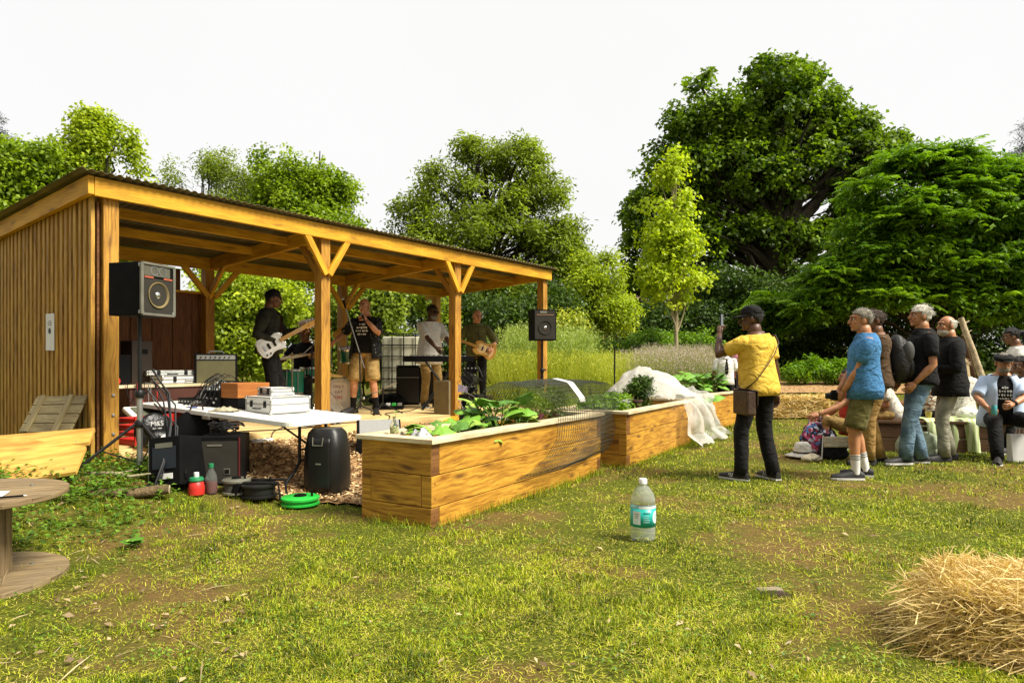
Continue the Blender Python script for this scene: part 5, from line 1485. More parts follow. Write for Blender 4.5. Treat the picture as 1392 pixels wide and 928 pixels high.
# school children beyond the beds
p = Person('long-haired schoolgirl in white shirt and black tie beyond the netted bed', ongr(986, 13.0), 172, H=1.50, skin_='brown', hair='long', hairc='black', voxel=.014)
p.shirt(F_['white'], sleeve=.8, name='school_shirt', collar=True); p.legs(F_['black'])
a = MB(); a.loft([[p.spine(h) + p.X * x + p.F * (.145 if h > .2 else .15) for x in (-w_, w_)] + [p.spine(h) + p.X * x + p.F * .152 for x in (w_, -w_)] for h, w_ in ((.46, .018), (.43, .015), (.25, .035), (.14, .03), (.11, .004))]); a.build('tie', F_['black'], p.t)
p = Person('dark-haired child in pink top just behind the forearm of the man in yellow', ongr(1005, 13.9), 150, H=1.56, skin_='pale', hair='short', hairc='black', voxel=.014); p.shirt(F_['pink'], sleeve=.6); p.legs(F_['black'])
p = Person('small red-haired child in white standing deep in the meadow grass', ongr(782, 15.8), 160, H=1.22, skin_='pale', hair='short', hairc='red', voxel=.014, side=4); p.shirt(F_['white'], sleeve=.6); p.legs(F_['khaki'])
# ---------------------------------------------------------------- the band
def deck(px, d): return atpx(px, d, DK + .004)
# guitarist
p = Person('young guitarist with a mop of black hair in dark olive sweatshirt, side on', deck(366, 8.74), -80, H=1.74, skin_='brown', yaw=-4, pitch=-12, hair='mop', hairc='black',
           hl=(-.02, .42, 1.20), el=(-.3, -.3, -1), hr=(.22, .13, 1.04), er=(.6, -1.2, -.1), fl=(-.1, .08, 0), fr=(.1, -.04, 0), curl={-1: .9, 1: .8})
p.shirt(F_['sweat'], sleeve=1.9, hem=-.06, infl=.032, name='sweatshirt', collar=True); p.legs(F_['black'], r=(.092, .078, .072))
def guitar(name, label, cat, A, B, up, nrm, mbody, mneck, scale=1.0, single=False, sunb=None):
    """A = middle of body, B = tip of headstock; nrm = face normal (away from player)"""
    A, B = Vector(A), Vector(B); x = (B - A).normalized(); n = (Vector(nrm) - x * Vector(nrm).dot(x)).normalized(); y = n.cross(x)
    t = thing(name, label, cat, A); Rm = Matrix((x, y, n)).transposed(); L = (B - A).length
    out = [(-.20, 0), (-.185, .10), (-.13, .155), (-.06, .150), (0, .118), (.06, .115), (.13, .135), (.20, .115), (.235, .06), (.19, .035), (.19, -.035), (.225, -.06), (.19, -.115), (.13, -.13), (.06, -.11), (0, -.112), (-.06, -.145), (-.13, -.155), (-.185, -.10)]
    out = [(a * scale, b * scale) for a, b in out]
    a = MB(); a.prism([Rm @ Vector((q[0], q[1], -.02)) for q in out], (0, 0, 0), n * .04); a.build('guitar_body', mbody, t, bevel=.008)
    a = MB(); a.prism([Rm @ Vector((q[0] * .72 - .01, q[1] * .66, .021)) for q in out], (0, 0, 0), n * .002); a.build('pickguard', sunb or M['white_plastic'], t)
    a = MB(); a.box(Rm @ Vector((.15 * scale + (L - .15 * scale - .1) / 2, 0, .018)), (L - .15 * scale - .1, .05, .022), Rm); nk = a.build('neck', mneck, t, bevel=.004)
    a = MB()
    for i in range(18): a.box(Rm @ Vector((.16 * scale + (L - .3) * (1 - .945 ** i) / (1 - .945 ** 18), 0, .030)), (.003, .046, .002), Rm)
    a.build('frets', M['chrome'], nk)
    a = MB(); a.prism([Rm @ Vector(q) for q in ((L - .12, -.028, .008), (L - .10, -.045, .008), (L + .05, -.04, .0), (L + .06, .02, .0), (L - .10, .035, .008))], (0, 0, 0), n * .015); hs_ = a.build('headstock', mneck, t, bevel=.003)
    for i in range(3):
        for sg in (-1, 1):
            a = MB(); a.lathe([(.006, 0), (.008, .02)], 8, Rm @ Vector((L - .07 + i * .045, sg * .05, .0)), Rm); a.build('tuning_peg', M['chrome'], hs_)
    for xx in (-.03, .06):
        a = MB(); a.box(Rm @ Vector((xx * scale, 0, .026)), (.03, .075, .010), Rm); a.build('pickup', M['black'], t, bevel=.002)
    a = MB(); a.box(Rm @ Vector((-.10 * scale, 0, .028)), (.03, .08, .012), Rm); a.build('bridge', M['chrome'], t, bevel=.002)
    for i in range(2):
        a = MB(); a.lathe([(.012, 0), (.010, .012)], 10, Rm @ Vector((-.10, -.09 - i * .0, .022)) + x * i * .05, Rm); a.build('knob', M['black'], t)
    a = MB()
    for i in range(6): a.tube([Rm @ Vector((-.10, (i - 2.5) * .010, .036)), Rm @ Vector((L - .06, (i - 2.5) * .006, .034))], .0007, 3)
    a.build('strings', M['chrome'], t)
    return t
wh = mat('white_guitar_lacquer', (.78, .77, .72), rough=.2, coat=.5)
guitar('electric_guitar', 'white electric guitar with a pale neck held by the young guitarist', 'guitar', p.W((.26, .06, .99)), p.W((.05, .56, 1.30)), None, (Matrix.Rotation(R(-80), 3, 'Z') @ Vector((.95, .3, 0))), wh, M['ply'], .86)
a = MB(); a.tube([p.spine(.22) + p.F * .16 + p.X * .1, p.spine(.42) + p.F * .15 - p.X * .06, p.spine(.545) - p.X * .09 + p.F * .02, p.spine(.42) - p.F * .16 - p.X * .03, p.spine(.15) - p.F * .155 + p.X * .1, p.spine(.08) + p.X * .2], [(.004, .022)] * 6, 6); a.build('guitar_strap', M['strap'], p.t)

# drummer
p = Person('drummer in black T-shirt with braided black hair, seated behind the cymbals', deck(415, 10.35), 170, H=1.74, sit=.56, skin_='brown', hair='mop', hairc='black', pitch=-16, yaw=14, voxel=.010,
           hl=(-.34, .36, .86), hr=(.32, .40, .84), el=(-.6, -.3, -1), er=(.6, -.3, -1), fl=(-.26, .42, 0), fr=(.26, .46, 0), kl=(-.3, 1, .5), kr=(.3, 1, .5), curl=1.2)
p.shirt(F_['blacker'], sleeve=.6); p.legs(F_['black'])
for sg in (-1, 1):
    d0 = p.W(p.hand[sg] + Vector((0, .02, 0)))
    t = thing('drumstick', ('pale drumstick in the left hand of the drummer' if sg < 0 else 'pale drumstick in the right hand of the drummer'), 'drumstick', d0)
    a = MB(); v = Matrix.Rotation(R(170), 3, 'Z') @ Vector((-sg * .25, .9, .15)); v.normalize(); a.tube([-v * .10, v * .24, v * .29, v * .31], [.0075, .0065, .003, .004], 8); a.build('stick', M['ply'], t)

# singer
p = Person('bald singer in dark patterned shirt and khaki shorts holding a microphone to his mouth', deck(497, 10.1), 172, H=1.75, skin_='pale', fat=1.12, hair=None, pitch=-6, yaw=-6,
           hl=(-.10, .24, 1.40), el=(-.9, -.1, -1), hr=(.46, .06, 1.10), er=(.6, -1, -.2), fl=(-.19, .06, 0), fr=(.19, .02, 0), curl={-1: 1.15, 1: .3}, sole='sole_dark', footdir={-1: 20, 1: -25})
p.shirt(F_['blacker'], sleeve=.3, hem=-.04, infl=.014, amp=.004); p.print_on([.10, .15, .17, .12], M['print_white'], h=.38, size=.032, seed=9)
sh = p.shirt(F_['plaid'], sleeve=.9, hem=-.12, infl=.036, name='open_shirt', flare=.03)
bm = bmesh.new(); bm.from_mesh(sh.data)
kill = [v for v in bm.verts if (v.co - p.P0).dot(p.F) > .0 and abs((v.co - p.P0).dot(p.X)) < .075 + .05 * max(0, .3 - (v.co - p.P0).dot(p.up))]
bmesh.ops.delete(bm, geom=kill, context='VERTS'); bm.to_mesh(sh.data); bm.free()
md = sh.modifiers.new('solid', 'SOLIDIFY'); md.thickness = .005; md.offset = -1
p.legs(F_['khaki'], length=1.02, name='shorts', r=(.112, .108, .06), amp=.012); p.socks(F_['blacker'], .16)
m0 = p.W(p.hand[-1] + Vector((.03, .05, .04))); mo = p.W(p.E(0, .13, -.06)); v = (mo - m0).normalized()
t = thing('microphone', 'dark handheld microphone at the mouth of the singer', 'microphone', m0)
a = MB(); a.tube([-v * .12, -v * .02, v * .04], [.010, .013, .017], 12); a.build('handle', M['black_metal'], t, sm=True)
a = MB(); a.ball(v * .06, .025, None, 14, 10); a.build('grille', M['steel'], t, sm=True)

# keyboard player
p = Person('keyboard player with grey beard in long white T-shirt and beige trousers', deck(584, 11.4), -145, H=1.76, skin_='dark', hair='short', hairc='black', beard='grey', pitch=-8, yaw=10, lean=5,
           hl=(-.20, .42, 1.00), hr=(.10, .44, 1.00), el=(-.8, -.6, -.6), er=(.8, -.6, -.6), fl=(-.09, .08, 0), fr=(.10, -.02, 0), curl=.4)
p.shirt(F_['white'], sleeve=.85, hem=-.20, infl=.034, flare=.02); p.legs(F_['khaki'], r=(.092, .072, .060))
a = MB()
for sg in (-1, 1): a.ball(p.E(sg * .032, .088, .004), (.024, .008, .018), None, 10, 8)
a.build('glasses', M['black'], p.t, sm=True)

# bass player
p = Person('grey balding bass player in olive shirt and black trousers looking down at his bass', deck(648, 12.3), 178, H=1.76, skin_='pale', hair='fringe', hairc='grey', pitch=-20, yaw=22, lean=4,
           hl=(.44, .34, 1.20) and (-.30, .22, 1.02), hr=(.42, .26, 1.22), el=(-.8, -1, -.2), er=(.5, -.4, -1), fl=(-.12, .04, 0), fr=(.12, 0, 0), curl=.9)
p.shirt(F_['olive_shirt'], sleeve=1.3, hem=-.06, infl=.024, name='shirt', collar=True); p.legs(F_['black'])
guitar('bass_guitar', 'natural wood bass guitar held by the man in the olive shirt', 'guitar', p.W((-.18, .22, 1.00)), p.W((.62, .32, 1.30)), None, (Matrix.Rotation(R(178), 3, 'Z') @ Vector((0, 1, .1))), M['ply'], M['beam'], 1.0, sunb=M['deck'])
a = MB(); a.tube([p.spine(.1) - p.X * .2, p.spine(.3) + p.F * .16 - p.X * .05, p.spine(.54) + p.X * .09, p.spine(.35) - p.F * .17, p.spine(.1) - p.F * .15 - p.X * .15], [(.004, .022)] * 5, 6); a.build('guitar_strap', M['strap'], p.t)
# ---------------------------------------------------------------- sound gear at the left
def frame(x, n):
    """matrix with columns right, up(z), out"""
    pass
def cabinet(name, label, cat, loc, rz, w_, d, h, kind, tilt=0, group=None):
    """loudspeaker box; front faces local -Y"""
    t = thing(name, label, cat, loc, rz, group)
    if tilt: t.rotation_euler = (R(tilt), 0, rz)
    a = MB(); a.box((0, 0, h / 2), (w_, d, h)); a.build('cabinet', M['black'], t, bevel=.008)
    return t
def cone(t, c, r, m=None, dome=None, nrm=-1):
    Rm = Matrix(((1, 0, 0), (0, 0, nrm), (0, 1, 0))) if nrm < 0 else Matrix(((1, 0, 0), (0, 0, 1), (0, -1, 0)))
    Rm = Matrix((Vector((1, 0, 0)), Vector((0, 0, 1)), Vector((0, nrm, 0)))).transposed()
    a = MB(); a.lathe([(r, 0), (r * 1.0, .008), (r * .93, .008), (r * .88, -.0), (r * .35, -.05)], 32, c, Rm, cap=False); o = a.build('woofer', m or M['grill'], t, sm=True)
    a = MB(); a.ball(Vector(c) + Vector((0, nrm * -.035, 0)), r * .36, None, 18, 12); a.build('dust_cap', dome or M['silver_case'], o, sm=True)
    return o
M['cone'] = mat('amber_cone', (.20, .15, .055), (.13, .095, .035), rough=.8)
def tripod(name, label, loc, top, mid=.55, spread=.55, rz=0, m=None, lower=None, base_py=None):
    t = thing(name, label, 'stand', loc, rz); m = m or M['black_metal']
    a = MB(); a.tube([(0, 0, .06), (0, 0, top)], .017, 12); a.build('pole', m, t, sm=True)
    a = MB(); a.tube([(0, 0, mid - .35), (0, 0, mid + .25)], .024, 12); a.build('sleeve', lower or m, t, sm=True)
    for z in (mid, mid + .25):
        a = MB(); a.lathe([(.032, -.03), (.038, -.01), (.038, .02), (.028, .035)], 14, (0, 0, z)); c = a.build('collar', m, t, sm=True)
    a = MB(); a.tube([(.03, 0, mid + .26), (.07, 0, mid + .26)], .012, 8); a.build('knob', m, t)
    for k in range(3):
        an = 2 * math.pi * k / 3 + .4
        d = Vector((math.cos(an), math.sin(an), 0))
        a = MB(); a.tube([d * .03 + Vector((0, 0, mid)), d * spread + Vector((0, 0, .02))], .013, 8); lg = a.build('leg', m, t, sm=True)
        a = MB(); a.lathe([(.018, -.02), (.02, .02), (.012, .04)], 10, d * spread + Vector((0, 0, .02))); a.build('rubber_foot', M['black'], lg)
        a = MB(); a.tube([d * .02 + Vector((0, 0, mid - .32)), d * spread * .52 + Vector((0, 0, mid * .5))], .006, 6); a.build('brace', m, t)
    return t
# left PA speaker on its stand (stand stands on the lawn just in front of the first post)
sx, sy = P(190, 0, 5.6).x, 5.6; sg_ = gz(sx, sy)
tripod('speaker_stand', 'tall black tripod stand with silver lower tube under the left loudspeaker', (sx, sy, sg_), P(0, 424, sy).z - sg_, mid=.42, spread=.52, rz=R(75), lower=M['steel'])
lz = P(0, 430, sy).z
t = cabinet('loudspeaker', 'large black loudspeaker with grey edges and two red stripes beside the slatted wall', 'loudspeaker', (sx + .0, sy + .03, lz), R(74), .40, .38, .50, 'pa'); t.scale = (.88, .88, .88)
for a_, b_ in (((-.2, 0), (.2, 0)), ((-.2, .5), (.2, .5)), ((-.2, 0), (-.2, .5)), ((.2, 0), (.2, .5))):
    a = MB(); c0 = Vector((a_[0] * .97, -.196, .012 + a_[1] * .952)); c1 = Vector((b_[0] * .97, -.196, .012 + b_[1] * .952)); a.beam(c0, c1, .03, .022); a.build('edge_trim', M['galv'], t, bevel=.003)
a = MB(); a.box((0, -.194, .19), (.355, .006, .33)); a.build('grille', M['grill'], t)
a = MB(); a.box((-.012, -.196, .425), (.32, .008, .10)); hp = a.build('horn_panel', mat('olive_grey_panel', (.10, .095, .065), rough=.6), t)
for x in (-.055, .045):
    a = MB(); a.lathe([(.040, 0), (.036, -.004), (.018, -.03)], 20, (x, -.202, .425), Matrix((Vector((1, 0, 0)), Vector((0, 0, 1)), Vector((0, -1, 0)))).transposed(), cap=False); a.lathe([(.036, -.003), (.0, -.028)], 20, (x, -.202, .425), Matrix((Vector((1, 0, 0)), Vector((0, 0, 1)), Vector((0, -1, 0)))).transposed(), cap=False); tw = a.build('tweeter', M['black'], t, sm=True)
    a = MB(); a.lathe([(.042, 0), (.042, .004), (.038, .004)], 20, (x, -.201, .425), Matrix((Vector((1, 0, 0)), Vector((0, 0, 1)), Vector((0, -1, 0)))).transposed(), cap=False); a.build('tweeter_ring', M['chrome'], tw, sm=True)
a = MB(); a.box((.16, -.2, .425), (.035, .01, .10)); a.build('control_plate', M['black'], t)
for x in (-.115, .115):
    a = MB(); a.box((x, -.2, .362), (.105, .006, .016)); a.build('red_stripe', mat('faded_red', (.42, .10, .05), rough=.6), t)
cone(t, (.0, -.200, .20), .125, M['cone'], M['chrome'])
for x in (-.19, .19):
    for z in (.03, .47):
        a = MB(); a.box((x, -.185, z), (.035, .04, .035)); a.build('corner_protector', M['steel'], t, bevel=.006)
# left side screws
# right PA speaker
rx_, ry_ = P(737, 0, 11.35).x, 11.35; rg_ = gz(rx_, ry_)
rz0 = P(0, 463, ry_).z
tripod('speaker_stand', 'black tripod stand under the right loudspeaker by the last post', (rx_, ry_, rg_), rz0 - rg_, mid=.5, spread=.45)
t = cabinet('loudspeaker', 'smaller black loudspeaker with round grille on a tripod by the last post', 'loudspeaker', (rx_, ry_ - .03, rz0), R(14), .40, .34, .52, 'pa')
a = MB(); a.box((0, -.172, .26), (.36, .006, .48)); a.build('grille', M['grill'], t)
a = MB(); a.box((0, -.177, .43), (.30, .005, .012)); a.build('trim_line', mat('brown_line', (.3, .16, .08)), t)
a = MB(); a.box((-.03, -.177, .475), (.12, .006, .035)); a.build('tweeter', M['galv'], t)
cone(t, (0, -.178, .215), .115, M['grill'], M['chrome'])

# ---- folding table on the lawn
TC = Vector((-1.89, 5.65, .66)); EE = Vector((.50, .866, 0)); LL = Vector((-.866, .50, .045)).normalized(); Lt, Wt = 2.25, .92
tb = thing('folding_table', 'long white bi-fold plastic table with black bowed legs beside the wood chips', 'table', (TC.x, TC.y, 0))
UPt = LL.cross(EE).normalized(); UPt = UPt if UPt.z > 0 else -UPt
T0 = Vector((0, 0, TC.z))
RTb = Matrix((LL, EE, UPt)).transposed()
for k in range(2):
    a = MB(); c = T0 + LL * (Lt * (k + .5) / 2) + EE * Wt / 2 - UPt * .02
    hw, hd, r_ = Lt / 4 - .002, Wt / 2, .09
    poly = []
    for cx, cy, a0, rr in ((1, 1, 0, r_ if k == 1 else .005), (-1, 1, 90, r_ if k == 0 else .005), (-1, -1, 180, r_ if k == 0 else .005), (1, -1, 270, r_ if k == 1 else .005)):
        for q in range(6):
            an = R(a0 + q * 18); poly.append(c + RTb @ Vector((cx * (hw - rr) + rr * math.cos(an), cy * (hd - rr) + rr * math.sin(an), 0)))
    a.prism(poly, (0, 0, 0), UPt * .042); a.build('tabletop', M['white_plastic'], tb, bevel=.008)
a = MB(); a.box(T0 + LL * (Lt / 2) + EE * .03 - UPt * .03, (.10, .09, .03), RTb); a.build('hinge', M['steel'], tb)
def table_leg(l, sgn):
    a = MB(); z0 = T0 - UPt * .03
    f = lambda e, q, dl=0: z0 + LL * (l + dl) + EE * e + Vector((0, 0, q))
    hb = z0.z + (LL * l).z - gz(TC.x + (LL * l).x + .2, TC.y + (LL * l).y + .3) - .01
    a.tube([f(.30, 0), f(.30, -hb * .62), f(.24, -hb * .76), f(.16, -hb * .88), f(.13, -hb)], .015, 10)
    a.tube([f(.62, 0), f(.62, -hb * .62), f(.68, -hb * .76), f(.76, -hb * .88), f(.79, -hb)], .015, 10)
    a.tube([f(.30, -hb * .60), f(.62, -hb * .60)], .012, 8); a.tube([f(.30, -.02), f(.62, -.02)], .012, 8)
    lg = a.build('leg', M['black_metal'], tb, sm=True)
    a = MB(); a.tube([f(.46, -.02, sgn * .55), f(.46, -hb * .42, .0)], .010, 8); a.tube([f(.30, -hb * .42), f(.62, -hb * .42)], .010, 8); a.build('brace', M['black_metal'], tb, sm=True)
table_leg(.22, 1); table_leg(Lt - .22, -1)
def ontable(l, e): 
    p = Vector((TC.x, TC.y, 0)) + T0 + LL * l + EE * e + UPt * .022; return p
TR = math.atan2(LL.y, LL.x)     # heading of the table's long side
# flight cases
def flight_case(name, label, loc, rz, w_, d, h, lid=.55, latches=2):
    t = thing(name, label, 'case', loc, rz)
    a = MB(); a.box((0, 0, h * lid / 2), (w_, d, h * lid)); a.build('case_base', M['silver_case'], t, bevel=.004)
    a = MB(); a.box((0, 0, h * lid + h * (1 - lid) / 2 + .002), (w_, d, h * (1 - lid))); a.build('lid', M['silver_case'], t, bevel=.004)
    a = MB()
    for sx_ in (-1, 1):
        for sy_ in (-1, 1): a.box((sx_ * w_ / 2, sy_ * d / 2, h / 2), (.014, .014, h - .01))
    for z in (.006, h - .004, h * lid):
        for sy_ in (-1, 1): a.box((0, sy_ * d / 2, z), (w_ - .02, .010, .012))
        for sx_ in (-1, 1): a.box((sx_ * w_ / 2, 0, z), (.010, d - .02, .012))
    a.build('edge_trim', M['steel'], t, bevel=.002)
    for sx_ in (-1, 1):
        for sy_ in (-1, 1):
            for z in (.012, h - .012):
                a = MB(); a.ball((sx_ * w_ / 2, sy_ * d / 2, z), .017, None, 10, 6); a.build('corner', M['chrome'], t, sm=True)
    for k in range(latches):
        x = (k - (latches - 1) / 2) * w_ * .55
        for sy_ in (-1,):
            a = MB(); a.box((x, -d / 2 - .006, h * lid), (.035, .012, .06)); a.box((x, -d / 2 - .013, h * lid + .01), (.02, .006, .035)); a.build('latch', M['black_metal'], t, bevel=.002)
    a = MB(); a.tube([(-.05, -d / 2 - .006, h * .3), (-.05, -d / 2 - .03, h * .3), (.05, -d / 2 - .03, h * .3), (.05, -d / 2 - .006, h * .3)], .006, 8); a.build('handle', M['black_metal'], t, sm=True)
    return t
c1 = ontable(.74, .50)
flight_case('flight_case', 'large white aluminium flight case on the folding table below the smaller one', c1, TR + R(180) - R(8), .42, .42, .155)
flight_case('flight_case', 'small flat aluminium case lying on top of the large one', c1 + Vector((-.04, .05, .16)), TR + R(180) - R(14), .27, .22, .075)
# mixer with wooden cheek
mx_ = ontable(1.40, .50); t = thing('mixing_desk', 'black mixing desk with wooden end cheek bristling with cables', 'mixer', mx_, TR + R(180) - R(4))
prof = [(-.20, .0), (.18, 0), (.18, .24), (.08, .26), (-.20, .16)]
a = MB(); a.prism([Vector((-.30, y, z)) for y, z in prof], (0, 0, 0), (.36, 0, 0)); a.build('chassis', M['black'], t, bevel=.004)
a = MB(); a.box((.20, 0, .05), (.27, .34, .10)); a.build('lower_chassis', M['black'], t, bevel=.004)
a = MB(); a.box((.20, 0, .175), (.28, .36, .145)); a.build('end_cheek', wood('orange_cheek', (.45, .17, .04), (.25, .08, .015), knots=.3), t, bevel=.004)
for i in range(8):
    for j in range(4):
        a = MB(); a.lathe([(.008, 0), (.006, .016)], 8, (-.28 + i * .042, -.17 + j * .055, .175 + j * .019)); a.build('knob', M['steel'] if (i + j) % 3 else M['white'], t)
    a = MB(); a.box((-.28 + i * .042, -.203, .05 + .04 * (i % 2)), (.025, .006, .02)); a.build('socket', M['steel'] if i % 3 else M['white'], t)
cb = MB(); rs = random.Random(4)
for i in range(16):
    x = -.31 + rs.random() * .36; z = .13 + rs.random() * .12
    cb = MB(); cb.tube([(x, .0, z + .06), (x, -.06, z + .10), (x - .03, -.16, z + .03), (x - .06 + rs.uniform(-.05, .05), -.23, .08), (x - .1 + rs.uniform(-.15, .1), -.25 - rs.random() * .08, .012)], .004, 5); cb.build('cable', M['black_cable'] if i % 4 else M['steel'], t, sm=True)
# second rack below/behind
t = thing('rack_unit', 'flat black rack unit under the mixing desk on the white table', 'rack unit', ontable(1.32, .40), TR + R(180)); a = MB(); a.box((0, 0, .035), (.48, .25, .07)); a.build('case', M['black'], t, bevel=.003)
a = MB(); a.box((0, -.127, .035), (.46, .004, .055)); fp = a.build('front_panel', M['black_metal'], t)
for i in range(8): a = MB(); a.lathe([(.008, 0), (.008, .012)], 8, (-.2 + i * .05, -.13, .035), rot('X', R(90))); a.build('knob', M['steel'], t)
bpy.data.objects[t.name].location.z += .0
t.location = ontable(1.75, .40)
# pen & cloth on table
t = thing('marker_pen', 'blue pen lying at the front edge of the white table', 'pen', ontable(1.50, .10) + Vector((0, 0, .008)), TR + R(6)); a = MB(); a.tube([(-.07, 0, 0), (.05, 0, 0)], .007, 8); a.build('barrel', M['blue'], t); a = MB(); a.tube([(.05, 0, 0), (.08, 0, 0)], .0055, 8); a.build('pen_cap', M['chrome'], t)
M['rag'] = fabric('pale_rag', (.42, .38, .26), (.24, .21, .13))
def rag(name, label, cat, loc, sx_, sy_, h, m, seed, rz=0):
    t = thing(name, label, cat, loc, rz)
    def fn(i, j):
        u, v = (i - .5) * 2, (j - .5) * 2; r2 = min(1, math.sqrt(u * u + v * v)); q = Vector((u * 2.3 + seed, v * 2.3, seed))
        return Vector((u * sx_ / 2 * (1 + .15 * noise.noise(q)), v * sy_ / 2 * (1 + .2 * noise.noise(q * 1.3)), .006 + h * max(0, (1 - r2 ** 2)) * (.6 + .7 * noise.noise(q * 1.2)) + .010 * abs(noise.noise(q * 3))))
    a = MB(); a.grid(fn, 26, 26); a.build('folds', m, t, sm=True, solid=.003); return t
rag('cloth_bundle', 'crumpled pale cloth hanging over the middle hinge of the white table', 'cloth', ontable(1.08, .16), .24, .20, .05, M['rag'], 3)

# ---- tables at the back of the first bay
bt = thing('back_table', 'brown-fronted table with pale top at the back of the stage behind the tall stand', 'table', SH(1.0, 1.15, DK), math.atan2(SHU.y, SHU.x))
a = MB(); a.box((0, 0, .52), (1.5, .6, .03)); a.build('tabletop', M['cap'], bt, bevel=.003)
a = MB(); a.box((.18, -.27, .26), (1.1, .02, .48)); a.build('modesty_panel', mat('red_brown_panel', (.07, .018, .008), rough=.6), bt)
for sx_ in (-1, 1):
    for sy_ in (-1, 1): a = MB(); a.box((sx_ * .7, sy_ * .26, .25), (.04, .04, .5)); a.build('leg', M['black_metal'], bt)
zt = DK + .537; hd = math.atan2(SHU.y, SHU.x)
def onback(a_, b_, z=0): return SH(1.0 + a_, 1.15 + b_, zt + z)
flight_case('flight_case', 'long open-topped aluminium case on the back table, lower of its pair', onback(.30, -.05), hd + R(4), .62, .30, .09)
flight_case('flight_case', 'slim aluminium case stacked askew on another on the back table', onback(.18, .0, .095), hd - R(10), .52, .26, .05)
t = thing('equipment_box', 'plain black equipment box on the back table next to the first post', 'box', onback(-.42, .05), hd); a = MB(); a.box((0, 0, .16), (.30, .28, .32)); a.build('box_body', M['black'], t, bevel=.01); a = MB(); a.tube([(-.08, 0, .32), (-.08, 0, .35), (.08, 0, .35), (.08, 0, .32)], .008, 6); a.build('handle', M['steel'], t)
t = thing('equipment_box', 'taller brown-black box standing behind the tall stand on the back table', 'box', onback(-.12, .12), hd + R(8)); a = MB(); a.box((0, 0, .24), (.24, .22, .48)); a.build('box_body', mat('brown_black', (.03, .018, .010), rough=.7), t, bevel=.01); a = MB(); a.box((0, -.112, .36), (.12, .004, .05)); a.build('side_label', M['black'], t)
t = thing('tape_roll', 'roll of bright red tape standing on the back table', 'tape', onback(-.50, -.24, .045), hd); a = MB(); a.lathe([(.045, -.03), (.045, .03), (.03, .03), (.03, -.03)], 20, (0, 0, 0), rot('X', R(90)), cap=False); a.build('roll', M['red'], t, sm=True)
t = thing('paper_pad', 'small white note pad on the edge of the back table', 'paper', onback(-.62, -.24), hd); a = MB(); a.box((0, 0, .02), (.16, .10, .04)); a.build('pages', M['paper'], t, bevel=.002); a = MB(); a.box((0, 0, .0415), (.155, .095, .002)); a.build('cover', M['white'], t)
# combo amplifier on the deck behind the mixer
t = cabinet('guitar_amplifier', 'black combo guitar amplifier with olive grille cloth behind the mixing desk', 'amplifier', SH(1.62, .92, DK + .44), math.atan2(SHU.y, SHU.x) - R(30), .46, .24, .44, 'combo')
a = MB(); a.box((0, -.122, .19), (.41, .006, .33)); a.build('grille', mat('olive_grille', (.12, .11, .05), (.09, .08, .035), rough=.9, bump=.3, bscale=300), t)
a = MB(); a.box((0, -.122, .395), (.41, .006, .05)); cp = a.build('control_panel', M['steel'], t)
for i in range(7): a = MB(); a.lathe([(.009, 0), (.008, .014)], 8, (-.16 + i * .05, -.126, .395), rot('X', R(90))); a.build('knob', M['black'], t)
a = MB(); a.tube([(-.08, 0, .44), (-.07, 0, .465), (.07, 0, .465), (.08, 0, .44)], .008, 6); a.build('handle', M['steel'], t)
t = thing('amplifier_crate', 'dark wooden crate under the combo amplifier', 'crate', SH(1.62, .92, DK), math.atan2(SHU.y, SHU.x) - R(30))
for k in range(4): a = MB(); a.box((0, -.15, .05 + k * .105), (.50, .015, .09)); a.build('slat', M['bench'], t, bevel=.002)
a = MB(); a.box((0, 0, .425), (.50, .30, .02)); a.build('crate_top', M['bench'], t); a = MB(); a.box((-.24, 0, .21), (.015, .30, .41)); a.box((.24, 0, .21), (.015, .30, .41)); a.build('crate_side', M['bench'], t)
# open keyboard case with white rim
t = thing('open_case', 'open white-rimmed case lined with grey leaning low under the back table', 'case', SH(.92, .42, DK + .24), hd - R(4))
RR = rot('X', R(18))
a = MB(); a.box((0, 0, .0), (.95, .42, .05), RR); a.build('case_tray', M['white_plastic'], t, bevel=.015)
a = MB(); a.box(RR @ Vector((0, 0, .03)), (.84, .32, .012), RR); a.build('lining', mat('grey_green_lining', (.10, .11, .07), rough=.9), t, bevel=.004)
for x in (-.4, .4): a = MB(); a.box((x, 0, -.12), (.05, .3, .2)); a.build('support', M['black'], t)
# cables hanging from the back table
rs = random.Random(8)
for i in range(9):
    a = MB(); u = .55 + rs.random() * .55; s0 = SH(u, .82, zt + .02); cols = [M['black_cable'], M['red'], M['steel'], M['black_cable']]
    a.tube([s0 + SHW * .1, s0, s0 + Vector((0, 0, -.12)), s0 + Vector((rs.uniform(-.1, .2), rs.uniform(-.1, 0), -.30)), s0 + Vector((rs.uniform(-.1, .3), rs.uniform(-.25, 0), -.53))], .0045, 5)
    o = a.build('hanging_cable', cols[i % 4], None, sm=True)
    tag(o, ('black', 'red', 'pale', 'black')[i % 4] + ' cable hanging over the front of the back table on the stage', 'cable', 'cables hanging from the back table')
